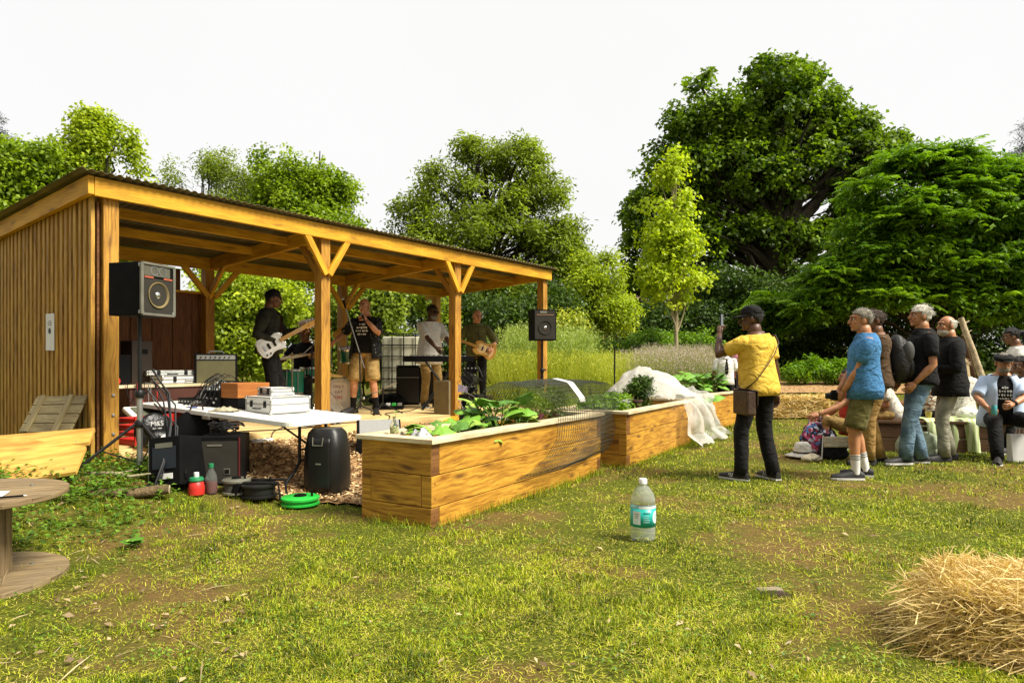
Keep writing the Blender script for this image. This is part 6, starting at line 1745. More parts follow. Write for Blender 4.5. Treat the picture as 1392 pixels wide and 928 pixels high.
# red crate and black bag
cr = thing('red_crate', 'red slotted plastic crate standing on the deck beside the first post', 'crate', SH(.50, .12, DK), hd + R(8))
for k in range(4):
    for sy_ in (-1, 1): a = MB(); a.box((0, sy_ * .15, .04 + k * .065), (.52, .012, .035)); a.build('slat', M['red'], cr, bevel=.003)
    for sx_ in (-1, 1): a = MB(); a.box((sx_ * .255, 0, .04 + k * .065), (.012, .29, .035)); a.build('slat', M['red'], cr, bevel=.003)
for sx_ in (-1, -.33, .33, 1):
    a = MB(); a.box((sx_ * .25, -.15, .135), (.03, .016, .27)); a.build('rib', M['red'], cr)
a = MB(); a.box((0, 0, .01), (.5, .29, .02)); a.build('base', M['red'], cr)
a = MB(); a.box((.16, -.165, .15), (.30, .006, .26)); a.build('solid_panel', M['red'], cr)
bgp = SH(.42, -.10, DK); t = thing('carrier_bag', 'black carrier bag with white lettering slumped against the red crate', 'bag', bgp, hd - R(6))
a = MB(); a.ball((0, .02, .13), (.17, .07, .17), None, 20, 14); a.ball((.04, 0, .07), (.13, .09, .08), None, 16, 10); V, F, N_ = remesh(a, .012)
obj_from('bag_body', V + N_ * np.array([.014 * noise.noise(Vector(q) * 14) for q in V])[:, None], F, mat('black_polythene', (.012, .012, .012), rough=.3, bump=.4, scale=12), t)
RF = Matrix((Vector((1, 0, 0)), Vector((0, 0, 1)), Vector((0, -1, 0)))).transposed()
text_mesh('lettering', 'M&S', .062, M['print_white'], t, (0, -.068, .185), RF)
text_mesh('small_lettering', 'EST. 1884', .020, M['print_white'], t, (.0, -.075, .155), RF)
a = MB(); a.lathe([(.0, .003), (.045, .003), (.045, 0)], 20, (.06, -.100, .06), RF); a.build('round_emblem', M['print_white'], t)

# ---- things under and around the folding table
def px_g(px, py): 
    """ground point below the pixel, by marching"""
    for i in range(400):
        d = 2.5 + i * .03; q = P(px, py, d)
        if q.z <= gz(q.x, q.y): return Vector((q.x, d, gz(q.x, q.y)))
    return P(px, py, 8)
q = px_g(240, 664); t = cabinet('stage_monitor', 'black stage monitor tipped on its side with a silver strip and small label', 'speaker', q + Vector((0, .1, 0)), R(-8), .30, .42, .40, 'mon', tilt=0)
t.rotation_euler = (R(-8), R(-7), R(-12))
a = MB(); a.box((-.148, -.16, .2), (.02, .09, .36)); a.build('silver_strip', M['steel'], t, bevel=.003)
a = MB(); a.box((.02, -.213, .08), (.12, .004, .045)); a.build('label_plate', M['white'], t)
a = MB(); a.box((0, -.213, .23), (.22, .005, .18)); a.build('control_plate', mat('blue_black_plate', (.015, .02, .028), rough=.4), t)
a = MB(); a.box((.0, -.217, .33), (.16, .004, .04)); a.build('grey_plate', M['galv'], t)
q = px_g(292, 662); t = cabinet('bass_cabinet', 'black amplifier box with dark red edges and a small white badge under the table', 'amplifier', q + Vector((0, .2, 0)), R(10), .34, .36, .42, 'amp')
a = MB(); a.box((0, -.182, .2), (.29, .005, .36)); a.build('grille', M['grill'], t)
for x in (-.16, .16): a = MB(); a.box((x, -.182, .21), (.012, .012, .40)); a.build('red_edge', mat('dark_red_edge', (.10, .01, .008)), t)
a = MB(); a.box((.06, -.187, .12), (.05, .004, .05)); bd_ = a.build('badge', M['galv'], t); a = MB(); a.box((.06, -.190, .12), (.038, .003, .036)); a.build('badge_centre', M['black'], bd_)
a = MB(); a.box((-.04, -.187, .345), (.12, .004, .015)); a.build('brand_strip', M['galv'], t)
# cable heap on the amplifier
t = thing('cable_heap', 'tangled heap of black cables on top of the amplifier box', 'cables', q + Vector((-.02, .2, .425)))
rs = random.Random(12)
for i in range(9):
    a = MB(); r_ = rs.uniform(.06, .15); cx, cy = rs.uniform(-.06, .06), rs.uniform(-.06, .06); ph_ = rs.random() * 6
    a.tube([(cx + r_ * math.cos(ph_ + j * .5), cy + r_ * .8 * math.sin(ph_ + j * .5), .012 + i * .008 + .03 * abs(math.sin(j * .7 + i))) for j in range(14)], .007, 6); a.build('cable_loop', M['black_cable'], t, sm=True)
# round black bag
q2 = P(250, 585, 6.1); t = thing('round_bag', 'round soft black cymbal bag with grey panel propped behind the boxes', 'bag', (q2.x, 6.35, gz(q2.x, 6.35)), R(5))
a = MB(); a.lathe([(.0, -.06), (.20, -.055), (.235, -.03), (.235, .03), (.20, .055), (.0, .06)], 32, (0, 0, .21), rot('X', R(76))); a.build('bag_body', M['black'], t, sm=True)
a = MB(); a.prism([Vector((.235 * .9 * math.cos(R(b_)), -.066, .21 + .235 * .9 * math.sin(R(b_)))) for b_ in range(-100, -10, 15)], (0, 0, 0), (0, -.003, 0)); a.build('grey_panel', M['galv'], t)
a = MB(); a.tube([(-.06, 0, .43), (-.05, 0, .48), (.05, 0, .48), (.06, 0, .43)], .01, 6); a.build('handle', M['strap'], t)
a = MB(); a.box((0, .06, .08), (.3, .2, .16)); a.build('bag_base', M['black'], t, bevel=.03)
# thick looms of cable running from the stand to the boxes
rs = random.Random(5)
for i in range(6):
    p0 = Vector((sx, sy, sg_)) + Vector((rs.uniform(.03, .10), .05, rs.uniform(.55, .9))); p3 = px_g(200 + i * 4, 668 - i)
    a = MB(); a.tube([p0, p0 + Vector((.10 + .02 * i, 0, -.20)), p0 + Vector((.16 + .01 * i, -.04, -.45)), p0.lerp(p3, .75) + Vector((.12, 0, -.0)), p3 + Vector((.05, 0, .02)), p3 + Vector((-.25 + .02 * i, -.02, .015)), p3 + Vector((-.5, .05 + .02 * i, .015))], .008, 6)
    o = a.build('speaker_cable', M['black_cable'], None, sm=True); tag(o, 'thick black cable looping down from the left stand to the ground', 'cable', 'thick cables by the left stand')
# small jugs
q = px_g(267, 674); t = thing('sprayer_jug', 'red plastic jug with green collar and white cap on the grass', 'jug', q)
a = MB(); a.lathe([(.05, 0), (.062, .01), (.064, .06), (.055, .105), (.04, .12)], 20); a.build('jug_body', M['red'], t, sm=True)
a = MB(); a.lathe([(.052, .115), (.058, .125), (.052, .145), (.03, .152)], 20); a.build('collar', mat('dark_green_cap', (.02, .22, .08), rough=.4), t, sm=True)
a = MB(); a.lathe([(.020, .15), (.020, .185), (.016, .188)], 14); a.build('screw_cap', M['white'], t, sm=True)
q = px_g(287, 672); t = thing('squash_bottle', 'clear bottle with green cap and dark red drink standing on the grass', 'bottle', q)
GL = mat('clear_plastic', (.75, .80, .75), rough=.08, spec=.5); GL.node_tree.nodes['Principled BSDF'].inputs['Transmission Weight'].default_value = .9; GL.node_tree.nodes['Principled BSDF'].inputs['IOR'].default_value = 1.15
a = MB(); a.lathe([(.042, 0), (.048, .01), (.048, .12), (.040, .16), (.018, .205), (.017, .225)], 20); a.build('bottle_body', GL, t, sm=True)
a = MB(); a.lathe([(.043, .004), (.0455, .012), (.0455, .10)], 20); a.build('drink', mat('red_drink', (.18, .01, .01), rough=.2), t, sm=True)
a = MB(); a.lathe([(.021, .215), (.021, .245), (.018, .248)], 14); a.build('screw_cap', bpy.data.materials['dark_green_cap'], t, sm=True)
# cable reels
def reel(name, label, loc, r_, h, mtop, mcore, wound, rz=0, legs=False):
    t = thing(name, label, 'cable reel', loc, rz)
    a = MB(); a.lathe([(r_ * .92, .012), (r_, .02), (r_, .034), (r_ * .9, .038), (r_ * .3, .038)], 32, cap=True); a.build('lower_flange', mtop, t, sm=True)
    a = MB(); a.lathe([(r_ * .86, .038), (r_ * .88, h * .5), (r_ * .86, h - .03)], 32); a.build('wound_cable', wound, t, sm=True)
    a = MB(); a.lathe([(r_ * .30, h + .004), (r_ * .36, h), (r_ * .92, h), (r_, h - .008), (r_, h - .024), (r_ * .92, h - .03), (r_ * .3, h - .03)], 32, cap=False); a.build('upper_flange', mtop, t, sm=True)
    a = MB(); a.lathe([(r_ * .33, h - .028), (r_ * .33, h + .012), (r_ * .2, h + .018), (0, h + .018)], 24); a.build('hub', mcore, t, sm=True)
    a = MB(); a.tube([(r_ * .62, 0, h), (r_ * .62, 0, h + .05)], .010, 8); a.build('winding_knob', mcore, t)
    return t
q = px_g(318, 676); reel('cable_reel', 'grey cable reel on the grass beside the black one', q + Vector((0, .05, 0)), .115, .14, M['galv'], M['black'], mat('grey_cable', (.12, .12, .10), rough=.6, bump=1, scale=60, stretch=(.1, .1, 3)))
q = px_g(346, 684); t = reel('cable_reel', 'squat black cable reel in its own stand on the grass', q + Vector((0, .1, .02)), .15, .13, M['black_metal'], M['black'], M['black_cable'])
a = MB(); a.tube([(-.20, -.06, 0), (-.18, -.06, .14), (.18, -.06, .14), (.20, -.06, 0)], .012, 8); a.build('stand_frame', M['black_metal'], t, sm=True); a = MB(); a.tube([(-.20, .10, 0), (-.18, .10, .14), (.18, .10, .14), (.20, .10, 0)], .012, 8); a.build('stand_frame', M['black_metal'], t, sm=True)
a = MB(); a.box((-.165, 0, .08), (.06, .2, .14), rot('Y', R(18))); a.build('side_handle', M['black'], t, bevel=.015)
q = px_g(403, 692); reel('cable_reel', 'bright green cable reel under the bowed table leg', q + Vector((0, .10, 0)), .155, .085, M['green_reel'], M['black'], M['green_reel'])
# large moulded speaker back under the table end
q = px_g(440, 676); t = thing('speaker_case', 'big moulded black loudspeaker standing upright under the right end of the table', 'speaker', q + Vector((0, .12, 0)), R(-14))
rg = []
for z, hw, hd_ in ((0, .155, .13), (.03, .18, .15), (.20, .19, .16), (.42, .18, .155), (.56, .155, .13), (.60, .12, .10)):
    rg.append(ring(Vector((0, 0, z)), Vector((1, 0, 0)), Vector((0, 1, 0)), hw, hd_, 28, 3.5))
a = MB(); a.loft(rg); a.build('shell', mat('moulded_plastic', (.012, .0115, .010), (.008, .008, .007), rough=.38, bump=.1, bscale=200), t, sm=True)
a = MB(); a.grid(lambda i, j: Vector(((i - .5) * .22, -.158 - .012 * math.sin(math.pi * i) + .02 * max(0, j - .8), .06 + .46 * j)), 10, 10); a.build('rear_panel', M['black_metal'], t, sm=True, solid=.004)
a = MB(); a.tube([(-.05, -.165, .53), (-.045, -.175, .46), (.045, -.175, .46), (.05, -.165, .53)], .006, 6); a.build('grab_handle', M['galv'], t)
a = MB(); a.box((.01, -.178, .30), (.05, .004, .012)); a.build('badge', M['steel'], t)
# stage monitor wedge by the deck
q = P(506, 584, 7.0); t = thing('stage_wedge', 'black wedge monitor with pale grille facing the singer at the edge of the deck', 'speaker', (q.x, 7.35, gz(q.x, 7.35) - .02), R(14))
pr = [(-.17, 0), (.17, 0), (.17, .26), (.06, .30), (-.17, .10)]
a = MB(); a.prism([Vector((-.24, y, z + .10)) for y, z in pr], (0, 0, 0), (.48, 0, 0)); a.build('cabinet', M['black'], t, bevel=.006)
a = MB(); a.prism([Vector((-.21, -.160, .213)), Vector((.22, -.160, .213)), Vector((.22, .050, .396)), Vector((-.21, .050, .396))], (0, 0, 0), (0, -.005, .006)); a.build('pale_grille', mat('pale_grey_grille', (.36, .36, .34), rough=.6, bump=.5, scale=200), t)
a = MB(); a.box((0, 0, .05), (.5, .34, .1)); a.build('plinth', M['black'], t)
# ---------------------------------------------------------------- instruments and gear on the deck
def D(px, d, z=0.0): 
    x = (px - 696) / FPX * d; return Vector((x, d, DK + z))
gm = mat('green_drum_shell', (.01, .16, .10), (.006, .11, .07), scale=30, rough=.2, coat=.6)
brass = mat('cymbal_bronze', (.70, .42, .10), (.50, .28, .05), scale=3, rough=.4, metal=.25)
M['drum_skin'] = mat('drum_skin', (.70, .69, .64), rough=.5)
kit = thing('drum_kit', 'green drum kit with bronze cymbals spread across the middle of the stage', 'drum kit', D(445, 10.1))
def kd(px, d, z=0.0): return D(px, d, z) - kit.location
def drum(name, px, d, z, r_, h, ax=None, front=None):
    a = MB(); Rm = ax or Matrix.Identity(3); c = kd(px, d, z)
    a.lathe([(r_, 0), (r_, h)], 32, c, Rm, cap=True); o = a.build(name, gm, kit, sm=True)
    for q in (0, h):
        a = MB(); a.lathe([(r_ + .003, q - .014), (r_ + .012, q - .014), (r_ + .012, q + .014), (r_ + .003, q + .014)], 32, c, Rm, cap=False); a.build('rim', M['chrome'], o, sm=True)
    a = MB(); a.lathe([(0, h + .004), (r_, h + .004), (r_, h + .001)], 32, c, Rm); a.build('drumhead', front or M['drum_skin'], o)
    for k in range(8):
        an = k * math.pi / 4; a = MB(); p0 = c + Rm @ Vector((math.cos(an) * (r_ + .014), math.sin(an) * (r_ + .014), .0)); p1 = c + Rm @ Vector((math.cos(an) * (r_ + .014), math.sin(an) * (r_ + .014), h)); a.tube([p0, p1], .004, 5); a.build('lug', M['chrome'], o)
    return o
FX = Matrix((Vector((1, 0, 0)), Vector((0, 0, 1)), Vector((0, -1, 0)))).transposed()
bd = drum('bass_drum', 469, 10.55, .27, .26, .38, FX)
ft = MB(); c = kd(469, 10.55, .27) + Vector((0, -.388, 0)); ft.prism([c + Vector((x, 0, z)) for x, z in ((-.10, .20), (.13, .20), (.14, .05), (.10, -.10), (-.08, -.12), (-.16, .0))], (0, 0, 0), (0, -.003, 0)); ft.build('printed_poster', mat('poster_paper', (.84, .78, .76), rough=.7), bd)
for i, (s_, sz, mm) in enumerate((('ONLY', .062, 'dark'), ('CAT', .062, 'dark'), ('FIRE', .070, 'red'))):
    text_mesh('lettering', s_, sz, M['red'] if mm == 'red' else mat('dark_ink%d' % i, (.12, .06, .06), rough=.7), bd, c + Vector((0, -.006, .115 - i * .085)), FX, extrude=.0005)
drum('floor_tom', 396, 9.85, .32, .19, .34)
drum('rack_tom', 437, 10.3, .72, .15, .22, rot('X', R(12)))
drum('rack_tom', 475, 10.5, .80, .14, .20, rot('X', R(14)))
drum('snare_drum', 424, 10.15, .55, .17, .14)
for k in range(3):
    an = k * 2.1; c = kd(396, 9.85, 0) + Vector((math.cos(an) * .19, math.sin(an) * .19, 0)); a = MB(); a.tube([c, c + Vector((0, 0, .5))], .007, 6); a.build('floor_tom_leg', M['chrome'], kit)
def cymbal(px, d, z, r_, tx, ty, pxb=None):
    c = kd(px, d, z); b = kd(pxb or px, d + .05, 0)
    a = MB(); Rm = rot('X', R(tx)) @ rot('Y', R(ty)); a.lathe([(0, .028), (.03, .022), (.042, .006), (r_ * .6, -.002), (r_, -.014), (r_, -.017), (r_ * .6, -.005), (.0, .0)], 36, c, Rm, cap=False); a.build('cymbal', brass, kit, sm=True)
    a = MB(); a.tube([b + Vector((0, 0, .25)), b.lerp(c, .6) + Vector((0, 0, .15)), c + Vector((0, 0, .05))], .010, 8)
    for k in range(3):
        an = k * 2.09 + .5; a.tube([b + Vector((0, 0, .35)), b + Vector((math.cos(an) * .25, math.sin(an) * .25, .01))], .007, 6)
    a.build('cymbal_stand', M['chrome'], kit, sm=True)
cymbal(397, 9.55, .87, .27, 8, -8)
cymbal(428, 10.0, 1.38, .25, 20, 4, 432)
cymbal(432, 10.4, 1.12, .22, 4, 4, 436)
cymbal(448, 9.9, .60, .20, 4, 6)
cymbal(470, 10.4, 1.28, .22, -14, -24, 478)
a = MB(); p0 = kd(411, 10.5, 0); a.tube([p0 + Vector((0, 0, .02)), p0 + Vector((0, 0, .48))], .02, 8); a.lathe([(.16, 0), (.17, .03), (.16, .07), (.0, .075)], 24, p0 + Vector((0, 0, .47))); a.build('drum_stool', M['black'], kit, sm=True)

def boom_stand(name, label, base, top, tip, m=None, mic=True):
    t = thing(name, label, 'mic stand', base); m = m or M['black_metal']; top = Vector(top) - Vector(base); tip = Vector(tip) - Vector(base)
    a = MB(); a.tube([(0, 0, .12), top], .011, 8); a.build('pole', m, t, sm=True)
    for k in range(3):
        an = k * 2.09 + .3; a = MB(); a.tube([(0, 0, .16), (math.cos(an) * .30, math.sin(an) * .30, .012)], .009, 6); a.build('leg', m, t)
    a = MB(); v = (tip - top).normalized(); a.tube([top - v * .22, tip], .008, 8); a.build('boom', M['steel'], t, sm=True); a = MB(); a.ball(top, .022, None, 8, 6); a.build('clutch', m, t)
    if mic:
        a = MB(); a.tube([tip, tip + v * .12], [.012, .017], 10); mc = a.build('microphone', M['black'], t, sm=True); a = MB(); a.ball(tip + v * .14, .024, None, 12, 8); a.build('grille', M['steel'], mc, sm=True)
    return t
boom_stand('microphone_stand', 'microphone stand with long silver boom slanting up in front of the singer', D(490, 9.5), P(489, 480, 9.5), P(470, 419, 9.4))
boom_stand('microphone_stand', 'low microphone stand aimed at the bass drum', D(520, 9.9), D(521, 9.9, .38), D(506, 9.9, .30))
boom_stand('microphone_stand', 'tall thin microphone stand behind the floor tom at the side of the drummer', D(424, 9.6), P(424, 470, 9.6), P(440, 455, 9.7))

# keyboard on X stand
kb = thing('keyboard', 'long black stage keyboard on a crossed stand in front of the man in white', 'keyboard', D(596, 10.95, .83), R(8))
a = MB(); a.box((0, 0, 0), (1.16, .32, .09)); a.build('keyboard_body', M['black'], kb, bevel=.006)
a = MB()
for i in range(36): a.box((-.47 + i * .0265, .09, .050), (.024, .13, .012))
a.build('white_keys', M['white'], kb)
a = MB()
for i in range(36):
    if i % 7 not in (2, 6): a.box((-.457 + i * .0265, .06, .062), (.013, .08, .014))
a.build('black_keys', M['black'], kb)
a = MB(); a.box((0, -.08, .047), (1.0, .09, .006)); pn = a.build('control_panel', M['black_metal'], kb)
for i in range(10): a = MB(); a.lathe([(.009, 0), (.008, .014)], 8, (-.4 + i * .085, -.08, .050)); a.build('knob', M['steel'], kb)
st = thing('keyboard_stand', 'crossed black stand under the stage keyboard', 'stand', D(600, 10.95), R(8))
for y in (-.13, .13):
    for sg in (-1, 1):
        a = MB(); a.tube([(sg * -.30, y, .02), (sg * .25, y, .78)], .018, 8); a.build('leg', M['black_metal'], st)
for x, z in ((-.3, .02), (.3, .02), (-.25, .775), (.25, .775)): a = MB(); a.tube([(x, -.19, z), (x, .19, z)], .016, 8); a.build('crossbar', M['black_metal'], st)
def softbag(name, label, cat, loc, rx, ry, rz_, m, seed, rot_=0, handles=False):
    t = thing(name, label, cat, loc, rot_)
    a = MB(); a.ball((0, 0, rz_ * .85), (rx, ry, rz_), None, 24, 16); a.ball((rx * .3, 0, rz_ * .45), (rx * .8, ry * .95, rz_ * .5), None, 18, 12)
    V, F, N_ = remesh(a, max(.012, rx * .06)); V = V + N_ * np.array([rx * .10 * noise.noise(Vector(q) * (1.6 / rx) + Vector((seed, 0, 0))) + rx * .05 * noise.noise(Vector(q) * (5 / rx)) for q in V])[:, None]; V[:, 2] = np.maximum(V[:, 2], .004)
    obj_from('bag_body', V, F, m, t)
    if handles:
        for y in (-ry * .5, ry * .5): a = MB(); a.tube([(-rx * .4, y, rz_ * 1.6), (-rx * .3, y, rz_ * 2.1), (rx * .3, y, rz_ * 2.1), (rx * .4, y, rz_ * 1.6)], (rx * .03), 6); a.build('handle', m, t, sm=True)
    return t
softbag('gig_bag', 'large black gig bag slumped under the keyboard stand', 'bag', D(606, 10.6), .22, .16, .17, M['black'], 3, handles=True)
softbag('gig_bag', 'flat black bag lying against the back of the stage left of the bass amplifier', 'bag', D(528, 12.1), .36, .2, .11, M['black'], 5)
cb_ = cabinet('bass_amplifier', 'tall black bass amplifier stack with silver corners beside the keyboard player', 'amplifier', D(557, 12.25), 0, .44, .36, .72, 'bass')
a = MB(); a.box((0, -.182, .26), (.39, .006, .44)); a.build('grille', M['grill'], cb_)
a = MB(); a.box((0, -.184, .60), (.40, .006, .16)); a.build('head_panel', M['black_metal'], cb_)
a = MB(); a.box((0, -.186, .50), (.40, .004, .010)); a.build('silver_line', M['steel'], cb_)
for x in (-.21, .21):
    for z in (.02, .70): a = MB(); a.ball((x, -.17, z), .02, None, 8, 6); a.build('corner', M['steel'], cb_)
cb_ = cabinet('bass_amplifier', 'second black cabinet half hidden behind the keyboard player', 'amplifier', D(590, 12.7), 0, .46, .36, .60, 'bass'); a = MB(); a.box((0, -.182, .28), (.40, .006, .5)); a.build('grille', M['grill'], cb_)
# pedal boards
pb = thing('pedal_board', 'black pedal board crowded with effects pedals behind the singer', 'pedals', D(528, 11.0), R(5))
a = MB(); a.box((0, 0, .03), (.50, .28, .06)); a.build('board', M['black'], pb, bevel=.005)
for i in range(5):
    a = MB(); a.box((-.19 + i * .095, -.04, .08), (.07, .11, .045)); o = a.build('pedal', [M['steel'], M['black_metal'], M['white'], M['green_reel'], M['steel']][i], pb, bevel=.006)
    a = MB(); a.lathe([(.010, 0), (.010, .012)], 8, (-.19 + i * .095, -.07, .102)); a.build('footswitch', M['chrome'], o)
# gear rack by the third post
gr = thing('effects_tower', 'tower of black effects boxes and cables with a pale lilac sheet behind the first bed', 'equipment', D(640, 9.05, -.02), R(-6))
rs = random.Random(3)
for i, (z, w_, h) in enumerate(((0, .26, .16), (.17, .22, .10), (.29, .28, .07), (.40, .24, .06), (.52, .16, .10), (.66, .14, .05))):
    a = MB(); a.box((rs.uniform(-.03, .03), 0, z + h / 2), (w_, .22, h), rot('Z', R(rs.uniform(-14, 14)))); a.build('box', M['black'] if i % 2 else M['black_metal'], gr, bevel=.004)
    for j in range(4): a = MB(); a.lathe([(.010, 0), (.008, .016)], 8, (-.08 + j * .05, -.05, z + h)); a.build('knob', M['steel'], gr)
a = MB(); a.tube([(.06, .08, 0), (.06, .08, .80)], .012, 8); a.tube([(-.10, .08, 0), (-.10, .08, .70)], .012, 8); a.build('rack_post', M['black_metal'], gr)
a = MB(); a.prism([Vector((-.16, -.13, .40)), Vector((-.02, -.15, .39)), Vector((-.02, -.15, .47)), Vector((-.15, -.13, .50))], (0, 0, 0), (0, -.003, 0)); a.build('paper', mat('lilac_paper', (.55, .50, .68), rough=.7), gr)
for i in range(16):
    x = rs.uniform(-.12, .12); z = rs.uniform(.1, .75); a = MB(); a.tube([(x, -.08, z), (x + rs.uniform(-.08, .1), -.17, z + .05), (x + rs.uniform(-.12, .16), -.19, z - .08), (x + rs.uniform(-.1, .12), -.10, z - .2)], .0035, 5); a.build('cable', M['black_cable'] if i % 5 else M['galv'], gr, sm=True)
# wooden box near post 3, orange plank
t = thing('wooden_box', 'tall plain plywood box standing just left of the third post', 'box', D(609, 10.0), hd)
a = MB(); a.box((0, 0, .25), (.30, .30, .50)); a.build('panels', mat('olive_ply', (.22, .17, .08), (.15, .12, .06), scale=6, rough=.7), t, bevel=.005)
a = MB(); a.lathe([(0, .002), (.05, .002), (.05, 0)], 20, (0, -.151, .30), FX); a.build('sound_hole', M['black'], t)
t = thing('loose_plank', 'short orange plank lying tilted at the foot of the third post', 'plank', SH(4.55, -.10, .34), hd)
a = MB(); a.box((0, 0, 0), (.42, .16, .03), rot('Y', R(-14))); a.build('plank', M['beam'], t, bevel=.003); a = MB(); a.lathe([(.007, .0), (.006, .004)], 8, (.1, 0, .03)); a.build('screw_head', M['steel'], t)
# cables on deck and dropping over the edge
def ground_cable(name, label, pts, m, r_=.006, group=None):
    a = MB(); out = []
    P_ = [Vector(p) for p in pts]
    for i in range(len(P_) - 1):
        p0, p1, p2, p3 = P_[max(i - 1, 0)], P_[i], P_[i + 1], P_[min(i + 2, len(P_) - 1)]
        for k in range(6):
            t = k / 6; out.append(.5 * ((2 * p1) + (p2 - p0) * t + (2 * p0 - 5 * p1 + 4 * p2 - p3) * t * t + (3 * p1 - p0 - 3 * p2 + p3) * t ** 3))
    out.append(P_[-1]); a.tube(out, r_, 6); o = a.build(name, m, None, sm=True); tag(o, label, 'cable', group); return o
z_ = .008
ground_cable('power_cable', 'black cable looping from the stage edge over the deck behind the white table', [SH(1.1, .1, DK + z_), SH(1.5, .3, DK + z_), SH(1.9, .12, DK + z_), SH(2.3, .05, DK + z_), SH(2.8, .2, DK + z_), SH(3.1, .1, DK + z_)], M['black_cable'])
ground_cable('power_cable', 'black cable hanging in a loop from the middle of the white table', [ontable(1.05, .02) - Vector((0, 0, .05)), ontable(1.04, .03) - Vector((0, 0, .25)), SH(1.6, -.12, .36), SH(1.75, -.02, DK + z_), SH(2.1, .3, DK + z_)], M['black_cable'], .005)
ground_cable('power_cable', 'black cable running along the deck past the feet of the singer', [SH(3.6, .1, DK + z_), SH(4.0, .5, DK + z_), SH(4.3, .9, DK + z_), SH(4.9, 1.0, DK + z_), SH(5.5, 1.4, DK + z_)], M['black_cable'])
ground_cable('power_cable', 'pale cable curving across the deck behind the singer', [SH(4.9, 1.3, DK + z_), SH(5.2, 1.7, DK + z_), SH(5.6, 1.8, DK + z_), SH(5.9, 1.5, DK + z_)], M['galv'])
t = thing('junction_box', 'small grey box lying on the edge of the deck behind the white table', 'box', SH(2.75, .15, DK), hd); a = MB(); a.box((0, 0, .03), (.12, .08, .06)); a.build('lid_box', M['galv'], t, bevel=.006); a = MB(); a.box((0, -.041, .03), (.05, .004, .03)); a.build('socket', M['black'], t)
t = thing('extension_socket', 'white extension socket at the edge of the wood chips under the table', 'socket', SH(1.55, -.10, .335), hd - R(10)); a = MB(); a.box((0, 0, .02), (.24, .06, .035)); a.build('socket_block', M['white_plastic'], t, bevel=.006)
for k in range(3): a = MB(); a.box((-.07 + k * .07, 0, .039), (.03, .03, .003)); a.build('socket_hole', M['black'], t)

# white liquid tank in its cage behind the stage
tk = thing('water_tank', 'white cube water tank in a dark wire cage behind the stage', 'tank', (P(557, 0, 14.4).x, 14.4, gz(P(557, 0, 14.4).x, 14.4)), R(8))
a = MB(); a.box((0, 0, .88), (1.14, .95, 1.12)); a.build('tank_body', mat('translucent_white_plastic', (.66, .64, .46), (.58, .55, .38), scale=2, rough=.5), tk, bevel=.05)
a = MB()
for i in range(6):
    z = .32 + i * .235
    a.tube([(-.60, -.50, z), (.60, -.50, z), (.60, .50, z), (-.60, .50, z)], .011, 6, closed=True)
for i in range(6):
    x = -.60 + i * .24
    for y in (-.51, .51): a.tube([(x, y, .3), (x, y, 1.50)], .012, 6)
a.build('cage', M['black_metal'], tk)
a = MB()
for x in (-.5, 0, .5): a.box((x, 0, .12), (.12, 1.0, .22))
a.box((0, 0, .265), (1.2, 1.0, .05)); a.build('pallet', M['grey_wood'], tk)
a = MB(); a.lathe([(.13, 0), (.13, .04), (.0, .05)], 20, (0, 0, 1.44)); a.build('tank_lid', M['black'], tk)
# ---------------------------------------------------------------- what grows and lies in the raised beds
def bp(B, u, p, z=0.0): return B['O'] + B['D'] * u + B['P'] * p + Vector((0, 0, B['z'] + z))
LM['squash'] = leafmat('squash_leaf', (.08, .20, .015), (.30, .50, .05), trans=.3, rough=.45)
LM['feather'] = leafmat('feathery_leaf', (.06, .12, .01), (.28, .38, .04), trans=.3)
LM['redleaf'] = leafmat('red_leaf', (.06, .01, .012), (.30, .05, .05), trans=.25)
def big_leaf(mb, c, d, size, droop, seed):
    """lobed leaf with cupped surface"""
    rs = random.Random(seed); d = Vector(d).normalized(); s_ = d.cross(Vector((0, 0, 1))).normalized(); n_ = s_.cross(d)
    def fn(i, j):
        an = (i - .5) * 2 * math.pi * .92; r_ = j * size * (1 + .16 * math.cos(an * 5) + .08 * math.sin(an * 3 + seed)) * (.72 + .28 * math.cos(an / 2))
        x = r_ * math.cos(an); y = r_ * math.sin(an)
        z = -droop * (r_ / size) ** 2 * size * .8 + .10 * size * math.cos(an * 5) * j * j + .03 * size * noise.noise(Vector((x * 30, y * 30, seed)))
        return Vector(c) + d * (x + size * .3) + s_ * y + Vector((0, 0, 1)) * z + n_ * .02
    mb.grid(fn, 20, 4)
def plant(name, label, cat, B, spots, size, m, seed, h=(.10, .28), group=None, drop=.5):
    rs = random.Random(seed); o = bp(B, *spots[0][:2], 0); t = thing(name, label, cat, o, 0, group)
    st = MB(); mats_ = m
    k = 0
    for u, p, n in spots:
        for i in range(n):
            c0 = bp(B, u + rs.uniform(-.05, .05), p + rs.uniform(-.04, .04), -.05) - o; an = rs.random() * 6.28; hh = rs.uniform(*h); rr = rs.uniform(.03, .18)
            c1 = c0 + Vector((math.cos(an) * rr, math.sin(an) * rr, hh)); st.tube([c0, c0.lerp(c1, .6) + Vector((0, 0, .03)), c1], .006, 5)
            a = MB(); sz = size * rs.uniform(.6, 1.15); big_leaf(a, c1, (math.cos(an), math.sin(an), rs.uniform(-.5, .9)), sz, drop * rs.uniform(.5, 1.3), seed * 7 + i)
            a.build('leaf', mats_[k % len(mats_)], t, sm=True); k += 1
    st.build('stems', M['stem'], t, sm=True)
    return t
M['stem'] = mat('green_stem', (.16, .26, .04), rough=.6)
sq = [mat('squash_leaf_a', (.20, .40, .035), (.10, .24, .02), scale=9, rough=.45, bump=.4), mat('squash_leaf_b', (.34, .50, .07), (.18, .32, .03), scale=9, rough=.45, bump=.4), mat('squash_leaf_c', (.10, .24, .02), (.05, .14, .012), scale=9, rough=.45, bump=.4)]
